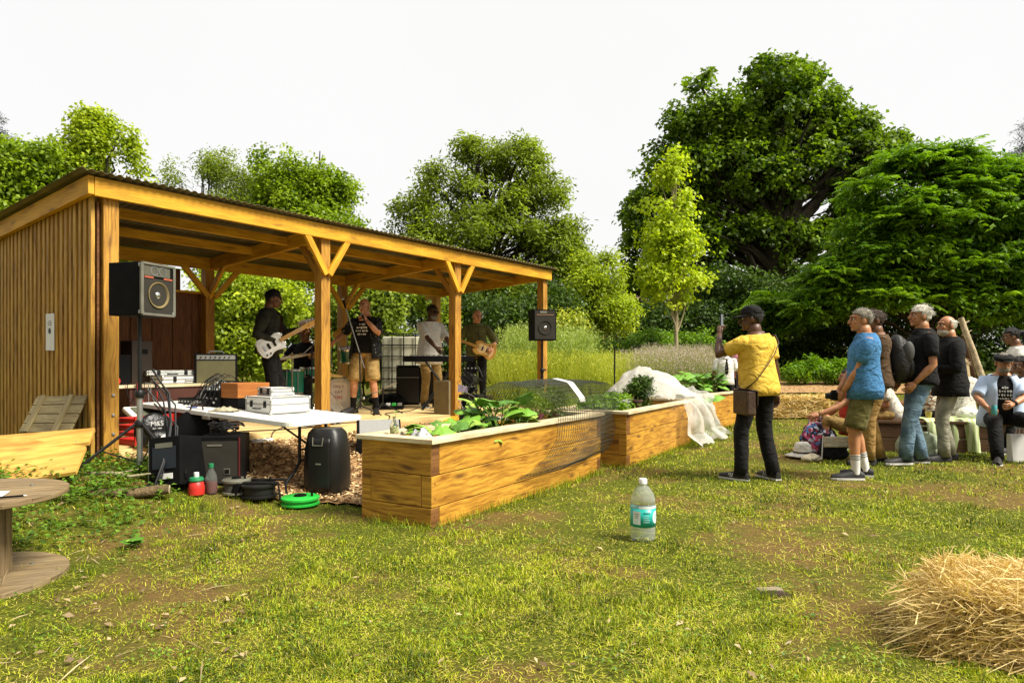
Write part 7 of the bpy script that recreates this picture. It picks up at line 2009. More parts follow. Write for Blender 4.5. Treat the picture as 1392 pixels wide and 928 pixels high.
plant('squash_plant', 'sprawling squash plant with broad pale green leaves in the middle of the nearest bed', 'plant', B1, [(1.45, .35, 10), (1.25, .45, 8), (1.65, .25, 8), (1.55, .5, 6)], .12, sq, 3, (.06, .27))
plant('courgette_seedlings', 'low leafy seedlings near the left end of the nearest bed', 'plant', B1, [(.62, .40, 7), (.82, .25, 6), (.98, .45, 5), (.50, .52, 4), (1.08, .22, 4)], .080, sq, 5, (.03, .11))
rl = [mat('beet_leaf_a', (.12, .02, .02), (.05, .012, .012), scale=12, rough=.4), mat('beet_leaf_b', (.10, .14, .03), (.05, .08, .02), scale=12, rough=.4)]
plant('beetroot_plant', 'dark red-leaved plants beyond the squash in the nearest bed', 'plant', B1, [(2.0, .25, 7), (2.2, .35, 7), (2.45, .22, 6), (2.7, .3, 5)], .062, rl, 9, (.02, .09))
def bushy(name, label, cat, B, blobs, ncl, per, cr, L, W, lm, seed, stems=14, up=.4):
    o = bp(B, blobs[0][0], blobs[0][1], 0)
    bl = []
    for u, p, z, rx, ry, rz in blobs: q = bp(B, u, p, z); bl.append((q.x, q.y, q.z, rx, ry, rz))
    t = thing(name, label, cat, o); V, F, T, C = foliage(bl, ncl, per, cr, L, W, seed, gaps=0, up=up); V[:, 2] = np.maximum(V[:, 2], B['z'] - .04); mesh_np('leaves', V - np.array(o), F, lm, t, T)
    st = MB(); rs = random.Random(seed)
    for i in rs.sample(range(len(C)), min(stems, len(C))):
        c = Vector(C[i]) - o; st.tube([(c.x * .6, c.y * .6, -.03), (c.x * .85, c.y * .85, c.z * .5), c], .004, 5)
    st.build('stems', M['stem'], t); return t
bushy('carrot_tops', 'feathery carrot foliage under the wire mesh in the nearest bed', 'plant', B1, [(2.15, .45, .14, .28, .16, .14), (2.45, .42, .17, .30, .16, .16), (2.75, .45, .12, .24, .16, .12)], 130, 60, .09, .035, .006, LM['feather'], 31, up=.1)
bushy('salad_plants', 'mixed low greens filling the near end of the middle bed', 'plant', B2, [(.35, .5, .03, .30, .34, .10), (.8, .55, .05, .30, .30, .11), (1.15, .6, .05, .25, .30, .10)], 170, 26, .07, .06, .03, LM['laurel'], 33)
bushy('tomato_plant', 'bushy dark green plant standing up through the opening in the netting', 'plant', B2, [(1.45, .35, .16, .16, .15, .18), (1.55, .35, .30, .12, .12, .12)], 90, 30, .06, .05, .022, LM['dark'], 35)
# white flowers in the middle bed
o = bp(B2, .55, .3, .0); t = thing('white_flowers', 'small white-leaved plant near the corner of the middle bed', 'plant', o); rs = random.Random(2)
a = MB(); s2 = MB()
for i in range(22):
    c = Vector((rs.uniform(-.12, .12), rs.uniform(-.12, .12), rs.uniform(.02, .14))); s2.tube([(c.x * .4, c.y * .4, -.03), c], .003, 4); an = rs.random() * 6
    a.prism([c + Vector((math.cos(an + q) * (.028 if k % 2 else .012), math.sin(an + q) * (.028 if k % 2 else .012), .01 * (k % 2))) for k, q in enumerate([j * math.pi / 5 for j in range(10)])], (0, 0, 0), (0, 0, .002))
a.build('petals', M['white'], t); s2.build('stems', M['stem'], t)
# brown pot
t = thing('plant_pot', 'small brown plant pot at the front of the middle bed beside the netting', 'pot', bp(B2, 1.05, .28, -.03)); a = MB(); a.lathe([(.07, 0), (.10, .12), (.108, .12), (.108, .14), (.095, .14), (.09, .11)], 20, cap=False); a.build('pot_wall', mat('brown_pot', (.07, .035, .02), rough=.6), t, sm=True); a = MB(); a.lathe([(.0, .105), (.09, .105)], 20, cap=False); a.build('pot_soil', M['soil'], t)
plant('bean_plant', 'tall leafy crop plants crowding the farthest bed', 'plant', B3, [(.3, .5, 9), (.7, .45, 9), (1.1, .5, 9), (1.5, .4, 8), (1.9, .5, 7)], .15, [sq[0], sq[2], sq[0]], 13, (.10, .42))
plant('squash_leaf_plant', 'single huge round squash leaf leaning over the near corner of the farthest bed', 'plant', B3, [(.02, .02, 2)], .22, [sq[0]], 17, (.0, .04), drop=1.1)

# black garden cane
t = thing('garden_cane', 'thin black cane standing upright behind the middle bed', 'cane', bp(B2, 2.1, .97, -B2['z'])); a = MB(); a.tube([(0, 0, 0), (.01, 0, P(0, 474, 10.3).z)], .012, 8); a.build('shaft', M['black_metal'], t); a = MB(); a.ball((.01, 0, P(0, 474, 10.3).z), .018, None, 8, 6); a.build('cane_cap', M['black'], t)

# glass bottle with a sprig and crumpled plastic on the corner of the nearest bed
t = thing('glass_bottle', 'clear glass bottle holding a green sprig on the corner of the nearest bed', 'bottle', bp(B1, .17, .50, .036))
a = MB(); a.lathe([(.030, 0), (.034, .008), (.034, .06), (.028, .075), (.012, .10), (.012, .125), (.014, .13)], 20); a.build('bottle_glass', GL, t, sm=True)
a = MB(); a.lathe([(.030, .003), (.0315, .01), (.0315, .05)], 20); a.build('water', mat('yellow_water', (.60, .58, .20), rough=.2), t, sm=True)
a = MB(); a.tube([(0, 0, .05), (.004, 0, .12), (.012, 0, .15)], .002, 5); big_leaf(a, (.012, 0, .15), (1, .3, .5), .022, .3, 3); a.build('sprig', sq[0], t, sm=True)
M['film'] = mat('grey_plastic_film', (.55, .55, .52), (.03, .03, .03), scale=14, rough=.25)
rag('plastic_sheet', 'crumpled grey plastic film lying on the soil beside the glass bottle', 'plastic', bp(B1, .33, .36, -.03), .24, .26, .10, M['film'], 7)

# wire mesh cage
B = B1
prof = [(.74, .0), (.68, .16), (.55, .30), (.36, .375), (.16, .34), (.02, .20), (-.06, .04), (-.10, -.12), (-.12, -.26), (-.08, -.38), (.0 - .02, -.43)]
cum = [0]
for a_, b_ in zip(prof, prof[1:]): cum.append(cum[-1] + math.hypot(b_[0] - a_[0], b_[1] - a_[1]))
TOT = cum[-1]
def prof_at(s): return float(np.interp(s, cum, [q[0] for q in prof])), float(np.interp(s, cum, [q[1] for q in prof]))
us_ = lambda f: float(np.interp(f, [0, .25, .45, .62, .8, 1], [1.75, 1.45, 1.55, 1.95, 1.75, 1.15])); ue_ = lambda f: float(np.interp(f, [0, .4, .62, .75, 1], [3.35, 3.75, 3.65, 3.35, 3.08]))
mo_ = bp(B, 2.2, .3, 0); cage = thing('wire_mesh', 'sheet of dark wire mesh arched over the nearest bed and drooping down its front', 'mesh', mo_)
def cp_(s, g):
    f = s / TOT; u = us_(f) + (ue_(f) - us_(f)) * g; p, z = prof_at(s)
    bul = 1 + .10 * math.sin(g * 3.1) - .12 * (g - .5)
    return bp(B, u, p - .03 * math.sin(g * 5) - (.0 if f < .6 else .03 * math.sin(g * 4)), z * (bul if z > 0 else 1) + .012 * noise.noise(Vector((u * 3, s * 4, 0)))) - mo_
a = MB(); nv = int(TOT / .05); nu2 = 42
for i in range(nv + 1):
    s = TOT * i / nv; a.tube([cp_(s, k / 24) for k in range(25)], .0027, 3, cap=False)
for k in range(nu2 + 1): a.tube([cp_(TOT * i / 40, k / nu2) for i in range(41)], .0027, 3, cap=False)
a.build('wires', mat('green_black_wire', (.03, .035, .02), rough=.5), cage)
# white strap over the mesh
a = MB(); 
def st_(i, j):
    s = TOT * (.30 + .315 * i); p, z = prof_at(s); u = 2.47 + (j - .5) * .13 + .06 * (1 - i)
    return bp(B, u, p - .035 + .0, max(z * 1.08, .045) + .012) - mo_
a.grid(st_, 20, 3); so_ = a.build('strap', M['white'], None, sm=True, solid=.004); so_.name = 'white_strip'; so_.location = mo_; tag(so_, 'broad white plastic strip bent over the wire mesh on the nearest bed', 'strip')

# white garden netting over the far end of the middle bed
def net_material():
    m, n, b, out = newmat('white_netting'); b.inputs['Base Color'].default_value = (.82, .81, .76, 1); b.inputs['Roughness'].default_value = .8
    tc = n.nodes.new('ShaderNodeTexCoord'); no = n.nodes.new('ShaderNodeTexNoise'); no.inputs['Scale'].default_value = 5; n.links.new(tc.outputs['Object'], no.inputs[0])
    r_ = ramp(n, [(.35, (.08, .08, .08)), (.65, (.60, .60, .60))], no.outputs[0])
    tr = n.nodes.new('ShaderNodeBsdfTransparent'); tl = n.nodes.new('ShaderNodeBsdfTranslucent'); tl.inputs[0].default_value = (.8, .79, .72, 1)
    m1 = n.nodes.new('ShaderNodeMixShader'); m1.inputs[0].default_value = .55; n.links.new(b.outputs[0], m1.inputs[1]); n.links.new(tl.outputs[0], m1.inputs[2])
    m2 = n.nodes.new('ShaderNodeMixShader'); n.links.new(r_.outputs[0], m2.inputs[0]); n.links.new(m1.outputs[0], m2.inputs[1]); n.links.new(tr.outputs[0], m2.inputs[2]); n.links.new(m2.outputs[0], out.inputs[0]); return m
M['net'] = net_material()
no_ = bp(B2, 2.3, .4, 0); nett = thing('garden_netting', 'heap of white garden netting humped over the middle bed and trailing to the grass', 'netting', no_)
def net1(i, j):
    u = 1.42 + 1.66 * i; w_ = j
    p = .92 - 1.0 * w_
    env = math.sin(math.pi * min(1, max(0, .10 + .86 * (1 - abs(w_ - .45) * 1.5)) ) / 2) if True else 1
    hump = (.47 * math.exp(-((i - .30) / .28) ** 2) + .22 * math.exp(-((i - .75) / .2) ** 2))
    z = hump * max(0, math.sin(math.pi * (.06 + .88 * w_))) ** .7 + .03
    q = Vector((u * 2.2, w_ * 2.4, 1)); n1 = noise.noise(q * 1.6); n2 = abs(noise.noise(q * 4.2))
    return bp(B2, u + .07 * n1, p + .05 * noise.noise(q * 3 + Vector((5, 0, 0))), max(.045, z + .07 * n1 * (z > .06) + .05 * n2)) - no_
a = MB(); a.grid(net1, 60, 44)
def net2(i, j):
    u = 1.95 + .98 * i + .95 * j * (i * 1.0 + .05); p = -.06 - .10 * math.sin(j * 2.6) - .30 * max(0, j - .8) * 3; zz = .07 + (-B2['z'] - .03 + gz(2.9, 9.8)) * j ** 1.15
    q = Vector((i * 5, j * 1.8, 4)); fold = .09 * math.sin(i * 16 + 2.5 * noise.noise(q)) * (.35 + j) * .6
    if j > .92: zz += .04 * abs(noise.noise(q * 5))
    return bp(B2, u + .05 * noise.noise(q * 2), p + fold - .04, zz + .03 * noise.noise(q * 2.4)) - no_
a.grid(net2, 60, 40)
def net3(i, j):
    u = 2.85 + .55 * j + .25 * i; p = .75 - .95 * i; zz = .08 + .16 * math.sin(i * 3) * (1 - j) + (-B2['z'] + .05) * j ** 1.3
    q = Vector((i * 4, j * 2, 9)); return bp(B2, u + .12 * math.sin(i * 13 + 2 * noise.noise(q)) * (.3 + j) * .7, p + .06 * noise.noise(q * 2), zz + .05 * noise.noise(q * 2.2)) - no_
a.grid(net3, 50, 36); a.build('mesh_fabric', M['net'], nett, sm=True)
# ---------------------------------------------------------------- near ground: drum table, boards, bale, bottle
dc = Vector((-3.02, 3.62, 0)); dc.z = gz(dc.x, dc.y) - .01
dr = thing('cable_drum_table', 'weathered wooden cable drum used as a table at the left edge', 'table', dc, R(20))
def disc(z, r_, th):
    a = MB(); n = 9
    for k in range(n):
        y0, y1 = -r_ + 2 * r_ * k / n + .002, -r_ + 2 * r_ * (k + 1) / n - .002
        pts = []
        for q in range(9): y = y0 + (y1 - y0) * q / 8; pts.append(Vector((math.sqrt(max(0, r_ * r_ - y * y)), y, z)))
        for q in range(9): y = y1 + (y0 - y1) * q / 8; pts.append(Vector((-math.sqrt(max(0, r_ * r_ - y * y)), y, z)))
        off = random.random() * 9; b0 = len(a.v); m_ = len(pts); lo = [a.vert(p) for p in pts]; hi = [a.vert(p + Vector((0, 0, th))) for p in pts]
        uv = [(p.x + off, p.y + off) for p in pts]; a.face(lo[::-1], uv[::-1]); a.face(hi, uv)
        for i in range(m_): j = (i + 1) % m_; a.face([lo[i], lo[j], hi[j], hi[i]], [(uv[i][0], 0), (uv[j][0], 0), (uv[j][0], th), (uv[i][0], th)])
    return a
disc(.460, .50, .030).build('top_disc', M['drum_top'], dr, bevel=.004)
disc(.0, .50, .035).build('base_disc', M['drum_top'], dr, bevel=.004)
for k in range(14):
    an = 2 * math.pi * k / 14; a = MB(); a.box(Vector((math.cos(an) * .215, math.sin(an) * .215, .25)), (.022, .092, .43), rot('Z', an)); a.build('core_stave', M['drum_top'], dr, bevel=.003)
for k in range(4):
    an = k * math.pi / 2 + .5
    for z in (.492, .036): a = MB(); a.lathe([(.014, 0), (.012, .006), (0, .007)], 12, (math.cos(an) * .33, math.sin(an) * .33, z)); a.build('bolt', M['galv'], dr)
t = thing('paper_sheet', 'white sheet of paper on the cable drum at the left edge', 'paper', dc + Vector((.14, -.10, .493)), R(24)); a = MB(); a.grid(lambda i, j: Vector(((i - .5) * .30, (j - .5) * .21, .001 + .008 * math.sin(i * 3) * j)), 8, 6); a.build('sheet', M['paper'], t, sm=True, solid=.0012)
t = thing('dark_pen', 'dark pen lying beside the white paper on the cable drum', 'pen', dc + Vector((.36, -.13, .500)), R(30)); a = MB(); a.tube([(-.09, 0, 0), (.07, 0, 0)], .0055, 8); a.build('barrel', M['black'], t, sm=True); a = MB(); a.tube([(.07, 0, 0), (.085, 0, 0)], [.005, .001], 8); a.build('nib', M['steel'], t)

# old crate lid leaning on the slatted wall
q = Vector((-3.84, 5.72, 0)); lid = thing('old_crate_lid', 'weathered grey slatted crate lid leaning on the slatted end wall', 'crate lid', P(70, 600, 6.0), 0)
A0, A1, A2, A3 = P(26, 588, 5.98), P(97, 588, 5.75), P(116, 550, 5.95), P(49, 540, 6.15)
ex, ey = (A1 - A0), (A3 - A0); nn_ = ex.cross(ey).normalized(); base = P(70, 600, 6.0); RL = Matrix((ex.normalized(), (nn_.cross(ex)).normalized(), nn_)).transposed(); hgt = ey.length * 1.02; wdt = ex.length * .98
cen0 = A0 - base
for k in range(4):
    a = MB(); a.box(cen0 + RL @ Vector((wdt / 2, hgt * (k + .5) / 4, 0)), (wdt, hgt / 4 - .006, .018), RL); a.build('slat', M['grey_wood'], lid, bevel=.003)
for x in (.16, .72):
    a = MB(); a.box(cen0 + RL @ Vector((wdt * x, hgt / 2, -.02)) , (.055, hgt, .022), RL); a.box(cen0 + RL @ Vector((wdt * x, hgt / 2, .02)), (.055, hgt, .022), RL); a.build('batten', M['grey_wood'], lid, bevel=.003)
# two new boards
def board(label, pts, th=.035):
    """pts = 4 world corners"""
    o = sum(pts, Vector()) / 4; t = thing('pine_board', label, 'board', o); n_ = (pts[1] - pts[0]).cross(pts[3] - pts[0]).normalized()
    a = MB(); b = [p - o for p in pts]; lo = [a.vert(p) for p in b]; hi = [a.vert(p - n_ * th) for p in b]; e = (pts[1] - pts[0]).normalized(); f = n_.cross(e); uv = [(p.dot(e) + 3, p.dot(f) + 2) for p in b]
    a.face(lo, uv); a.face(hi[::-1], uv[::-1])
    for i in range(4): j = (i + 1) % 4; a.face([lo[i], hi[i], hi[j], lo[j]], [(uv[i][0], 0), (uv[i][0], th), (uv[j][0], th), (uv[j][0], 0)])
    a.build('plank', M['ply'], t, bevel=.003)
    a = MB(); a.lathe([(.008, .0), (.007, .004)], 8, b[1] * .8 + n_ * .002); a.build('screw_head', M['steel'], t)
    return t
board('long pale new pine board lying behind the other by the slatted wall', [P(-60, 622, 5.2), P(121, 600, 5.55), P(129, 581, 5.75), P(-60, 596, 5.6)])
board('wide pale new pine board on the ground in front of the crate lid', [P(-60, 668, 4.75), P(103, 640, 5.05), P(117, 606, 5.4), P(-60, 585, 5.35)])

# fallen log and sticks
q = px_g(178, 676); lg = thing('fallen_log', 'short mossy log lying on the grass left of the cable heap', 'log', q + Vector((0, 0, .03)), R(16))
rs = random.Random(3)
a = MB(); a.tube([(-.30, 0, .0), (-.15, .01, .005), (.02, -.005, 0), (.18, .01, .012), (.27, .0, .02)], [.035, .042, .038, .043, .036], 12); a.build('bark', mat('log_bark', (.22, .15, .07), (.07, .05, .025), scale=20, rough=.95, bump=1), lg, sm=True)
a = MB(); a.lathe([(0, .001), (.034, .001), (.034, 0)], 14, (.271, 0, .02), rot('Y', R(90))); a.build('cut_end', M['cap'], lg)
q = px_g(150, 655); t = thing('fallen_branch', 'pale peeled branch lying on the weeds beside the log', 'branch', q + Vector((0, 0, .05)), R(-14)); a = MB(); a.tube([(-.3, 0, 0), (0, .02, .01), (.22, -.02, .0), (.36, .03, .02)], [.010, .016, .013, .006], 8); a.build('stem', M['bark_pale'], t, sm=True); a = MB(); a.tube([(.05, .01, .01), (.18, .10, .04)], [.009, .003], 6); a.build('twig', M['bark_pale'], t)
# broad-leaved weeds at left: ground cover
def weeds():
    rng = np.random.default_rng(91); n = 640
    px = rng.uniform(-30, 235, n); py = 628 + rng.random(n) ** 1.3 * 120
    keep = (py < 690 - (px - 100) * .15) | (rng.random(n) < .35); px, py = px[keep], py[keep]; n = len(px)
    G = np.array([tuple(px_g(a, b)) for a, b in zip(px, py)]); d0 = np.linalg.norm(G[:, :2] - np.array([dc.x, dc.y]), axis=1); G = G[d0 > .50]; n = len(G)
    k = 7; c = np.repeat(G, k, 0); az = rng.uniform(0, 6.28, n * k); h = rng.uniform(.02, .11, n * k)[:, None] * np.repeat(rng.uniform(.5, 1.5, n), k)[:, None]
    c = c + np.stack([np.cos(az) * .05, np.sin(az) * .05, np.zeros(n * k)], 1) * rng.uniform(.3, 1.4, (n * k, 1)) + np.array([0, 0, 1.0]) * h
    dd = np.stack([np.cos(az), np.sin(az), rng.uniform(-.4, .3, n * k)], 1); nn = np.array([0, 0, 1.0]) + rng.normal(size=(n * k, 3)) * .25
    V, F = leaf_quads(c, dd, nn, rng.uniform(.02, .052, n * k), rng.uniform(.018, .042, n * k), .15)
    T = np.repeat(np.clip(np.repeat(rng.normal(.5, .2, n), k) + rng.normal(0, .12, n * k), 0, 1), 4)
    tag(mesh_np('weeds', V, F, leafmat('weed_leaf', (.03, .09, .01), (.20, .36, .03), trans=.3), col=T), 'broad-leaved nettles and bindweed along the foot of the end wall', 'weeds', kind='stuff')
weeds()
def litter():
    rng = np.random.default_rng(14); n = 330
    px = rng.uniform(-20, 1400, n); py = 640 + rng.random(n) * 290; px[:200] = rng.uniform(-10, 330, 200)
    G = np.array([tuple(px_g(a, b)) for a, b in zip(px, py)]); k = ~in_rects(G[:, 0], G[:, 1]); G = G[k]; n = len(G)
    az = rng.uniform(0, 6.28, n); dd = np.stack([np.cos(az), np.sin(az), rng.normal(0, .15, n)], 1); nn = np.array([0, 0, 1.0]) + rng.normal(size=(n, 3)) * .3
    L = rng.uniform(.02, .055, n); L[:60] = rng.uniform(.10, .35, 60); W = L * rng.uniform(.2, .6, n); W[:60] = .006
    V, F = leaf_quads(G + np.array([0, 0, .022]), dd, nn, L, W, .1)
    tag(mesh_np('leaf_litter', V, F, leafmat('dry_litter', (.12, .07, .03), (.52, .40, .22), trans=.1), col=np.repeat(rng.random(n), 4)), 'dry leaves and bits of straw scattered over the lawn', 'litter', kind='stuff')
litter()
# tufts of longer grass: along the beds, bottom edge
def tufts(pts, h, seed, n=30, m=None, name='grass_tufts', label='longer uncut grass along the foot of the beds', spread=.05):
    rng = np.random.default_rng(seed); P_ = np.repeat(np.array([(p.x, p.y) for p in pts]), n, 0) + rng.normal(size=(len(pts) * n, 2)) * spread
    k = ~in_rects(P_[:, 0], P_[:, 1]); P_ = P_[k]
    return stems(0, P_[:, 0], P_[:, 1], h, .0028, .7, seed, m or M['grass'], name, label, tlo=.05, thi=.6)
pts = []
for B in (B1, B2, B3):
    L_, W_ = B['L'], B['W']
    for k in range(int(L_ / .07)): pts.append(B['O'] + B['D'] * (k * .07 + random.uniform(-.03, .03)) - B['P'] * random.uniform(.02, .07))
    for k in range(int(W_ / .07)): pts.append(B['O'] + B['P'] * (k * .07) - B['D'] * random.uniform(.02, .06))
tufts(pts, .10, 3, 22)
pts = [px_g(random.uniform(60, 300), random.uniform(700, 800)) for _ in range(26)] + [px_g(random.uniform(0, 1392), random.uniform(700, 925)) for _ in range(120)] + [px_g(random.uniform(220, 400), random.uniform(672, 700)) for _ in range(26)]
tufts(pts, .075, 5, 22, name='lawn_tufts', label='scattered tufts of longer grass in the lawn', spread=.035)
# bright little weeds, clover patches in the lawn
def clover():
    rng = np.random.default_rng(44); cen = [px_g(a, b) for a, b in [(rng.uniform(0, 1392), rng.uniform(690, 928)) for _ in range(130)]]
    P_ = np.concatenate([np.array([tuple(c)]) + np.concatenate([rng.normal(size=(26, 2)) * .05, np.zeros((26, 1))], 1) for c in cen]); k = ~in_rects(P_[:, 0], P_[:, 1]); P_ = P_[k]; n = len(P_)
    P_[:, 2] += rng.uniform(.008, .03, n); az = rng.uniform(0, 6.28, n); dd = np.stack([np.cos(az), np.sin(az), rng.normal(0, .3, n)], 1); nn = np.array([0, 0, 1.0]) + rng.normal(size=(n, 3)) * .4
    V, F = leaf_quads(P_, dd, nn, rng.uniform(.008, .022, n), rng.uniform(.006, .015, n), .2)
    tag(mesh_np('clover', V, F, leafmat('clover_leaf', (.06, .14, .01), (.26, .40, .03), trans=.3), col=np.repeat(rng.random(n), 4)), 'small clover and daisy leaves among the grass', 'clover', kind='stuff')
clover()
# white rosette weed
q = px_g(180, 745); t = thing('pale_weed', 'pale silvery broken weed on the grass right of the cable drum', 'weed', q)
for i in range(9):
    a = MB(); an = i * .75; big_leaf(a, (0, 0, .015 + .004 * i), (math.cos(an), math.sin(an), .15), .035 + .012 * (i % 3), .3, i); a.build('leaf', mat('silver_leaf%d' % i, (.55, .58, .42), (.30, .34, .20), rough=.6) if i % 3 == 0 else sq[i % 3], t, sm=True)
# dug hole with white slab
q = px_g(1048, 808); t = thing('buried_slab', 'pale slab edge showing in a small hollow with weeds in the lawn', 'stone', q + Vector((0, 0, .0)))
a = MB(); a.box((0, .02, .012), (.13, .05, .02), rot('Z', R(4))); a.build('slab', mat('pale_stone', (.30, .24, .16), rough=.9), t, bevel=.006)
a = MB(); a.ball((0, -.02, .0), (.10, .04, .02), None, 14, 8); a.build('soil_patch', M['soil'], t, sm=True)
tufts([q + Vector((random.uniform(-.10, .12), random.uniform(-.09, .0), 0)) for _ in range(8)], .07, 9, 16, name='hollow_weeds', label='weeds growing in the small hollow', spread=.015)

# water bottle
q = px_g(874, 735); wb = thing('water_bottle', 'big clear plastic water bottle with teal label standing alone on the lawn', 'bottle', q, R(8))
kk = .40 / .33
pr = [(.050, .0), (.062, .006), (.068, .020), (.068, .10), (.064, .105), (.068, .112), (.068, .20), (.064, .205), (.068, .212), (.066, .235), (.056, .265), (.034, .295), (.020, .305), (.018, .312)]
WG = mat('water_bottle_plastic', (.88, .93, .90), rough=.05, spec=.6); bsd = WG.node_tree.nodes['Principled BSDF']; bsd.inputs['Transmission Weight'].default_value = .82; bsd.inputs['IOR'].default_value = 1.12
a = MB(); b0 = len(a.v); a.lathe([(r_ * kk, z * kk) for r_, z in pr], 40); a.v = [(x * (1 + .03 * noise.noise(Vector((x * 20, y * 20, z * 30)))), y * (1 + .03 * noise.noise(Vector((x * 20, y * 20 + 5, z * 30)))), z) for x, y, z in a.v]; a.build('bottle_wall', WG, wb, sm=True)
a = MB(); a.lathe([(.0, .31 * kk), (.020 * kk, .312 * kk), (.023 * kk, .314 * kk), (.023 * kk, .338 * kk), (.020 * kk, .342 * kk), (0, .342 * kk)], 24); a.build('screw_cap', M['white'], wb, sm=True)
LBt = mat('teal_label', (.01, .42, .36), (.01, .36, .31), rough=.35); LBw = mat('label_white', (.80, .88, .86), rough=.4)
a = MB(); a.lathe([(.0695 * kk, .085 * kk), (.0695 * kk, .185 * kk)], 40, cap=False); a.build('label', LBt, wb, sm=True, solid=.001)
def lab(a0, a1, z0, z1, r_, round_=False, name='label_panel', m=None):
    a = MB(); n = 12
    if round_:
        am, zm = (a0 + a1) / 2, (z0 + z1) / 2
        a.grid(lambda i, j: Vector((math.cos(R(am) + (R(a1 - a0) / 2) * j * math.cos(i * 6.2832)) * r_, math.sin(R(am) + (R(a1 - a0) / 2) * j * math.cos(i * 6.2832)) * r_, zm + (z1 - z0) / 2 * j * math.sin(i * 6.2832))), 24, 3)
    else: a.grid(lambda i, j: Vector((math.cos(R(a0 + (a1 - a0) * i)) * r_, math.sin(R(a0 + (a1 - a0) * i)) * r_, z0 + (z1 - z0) * j)), n, 2)
    return a.build(name, m or LBw, wb, sm=True)
rL = .0707 * kk
lab(-128 - 30, -128 + 8, .100 * kk, .172 * kk, rL); lab(-62, -20, .103 * kk, .172 * kk, rL, True, 'label_disc'); lab(-128, -20, .186 * kk, .200 * kk, rL - .0005, m=LBw, name='pale_band')
for i, zz in enumerate((.160, .146, .135, .124, .113)): lab(-108 + (i % 2) * 2, -76 - (i % 3) * 3, zz * kk, (zz + (.006 if i == 0 else .003)) * kk, rL, m=mat('label_ink%d' % i, (.45, .75, .72) if i else (.02, .20, .22), rough=.5), name='printed_line')
for i, zz in enumerate((.155, .145, .135)): lab(-150, -126 - 2 * i, zz * kk, (zz + .003) * kk, rL + .0006, m=M['galv'], name='printed_line')
for i, zz in enumerate((.147, .132)): lab(-52, -34, zz * kk, (zz + .005) * kk, rL + .0006, m=LBt, name='printed_line')

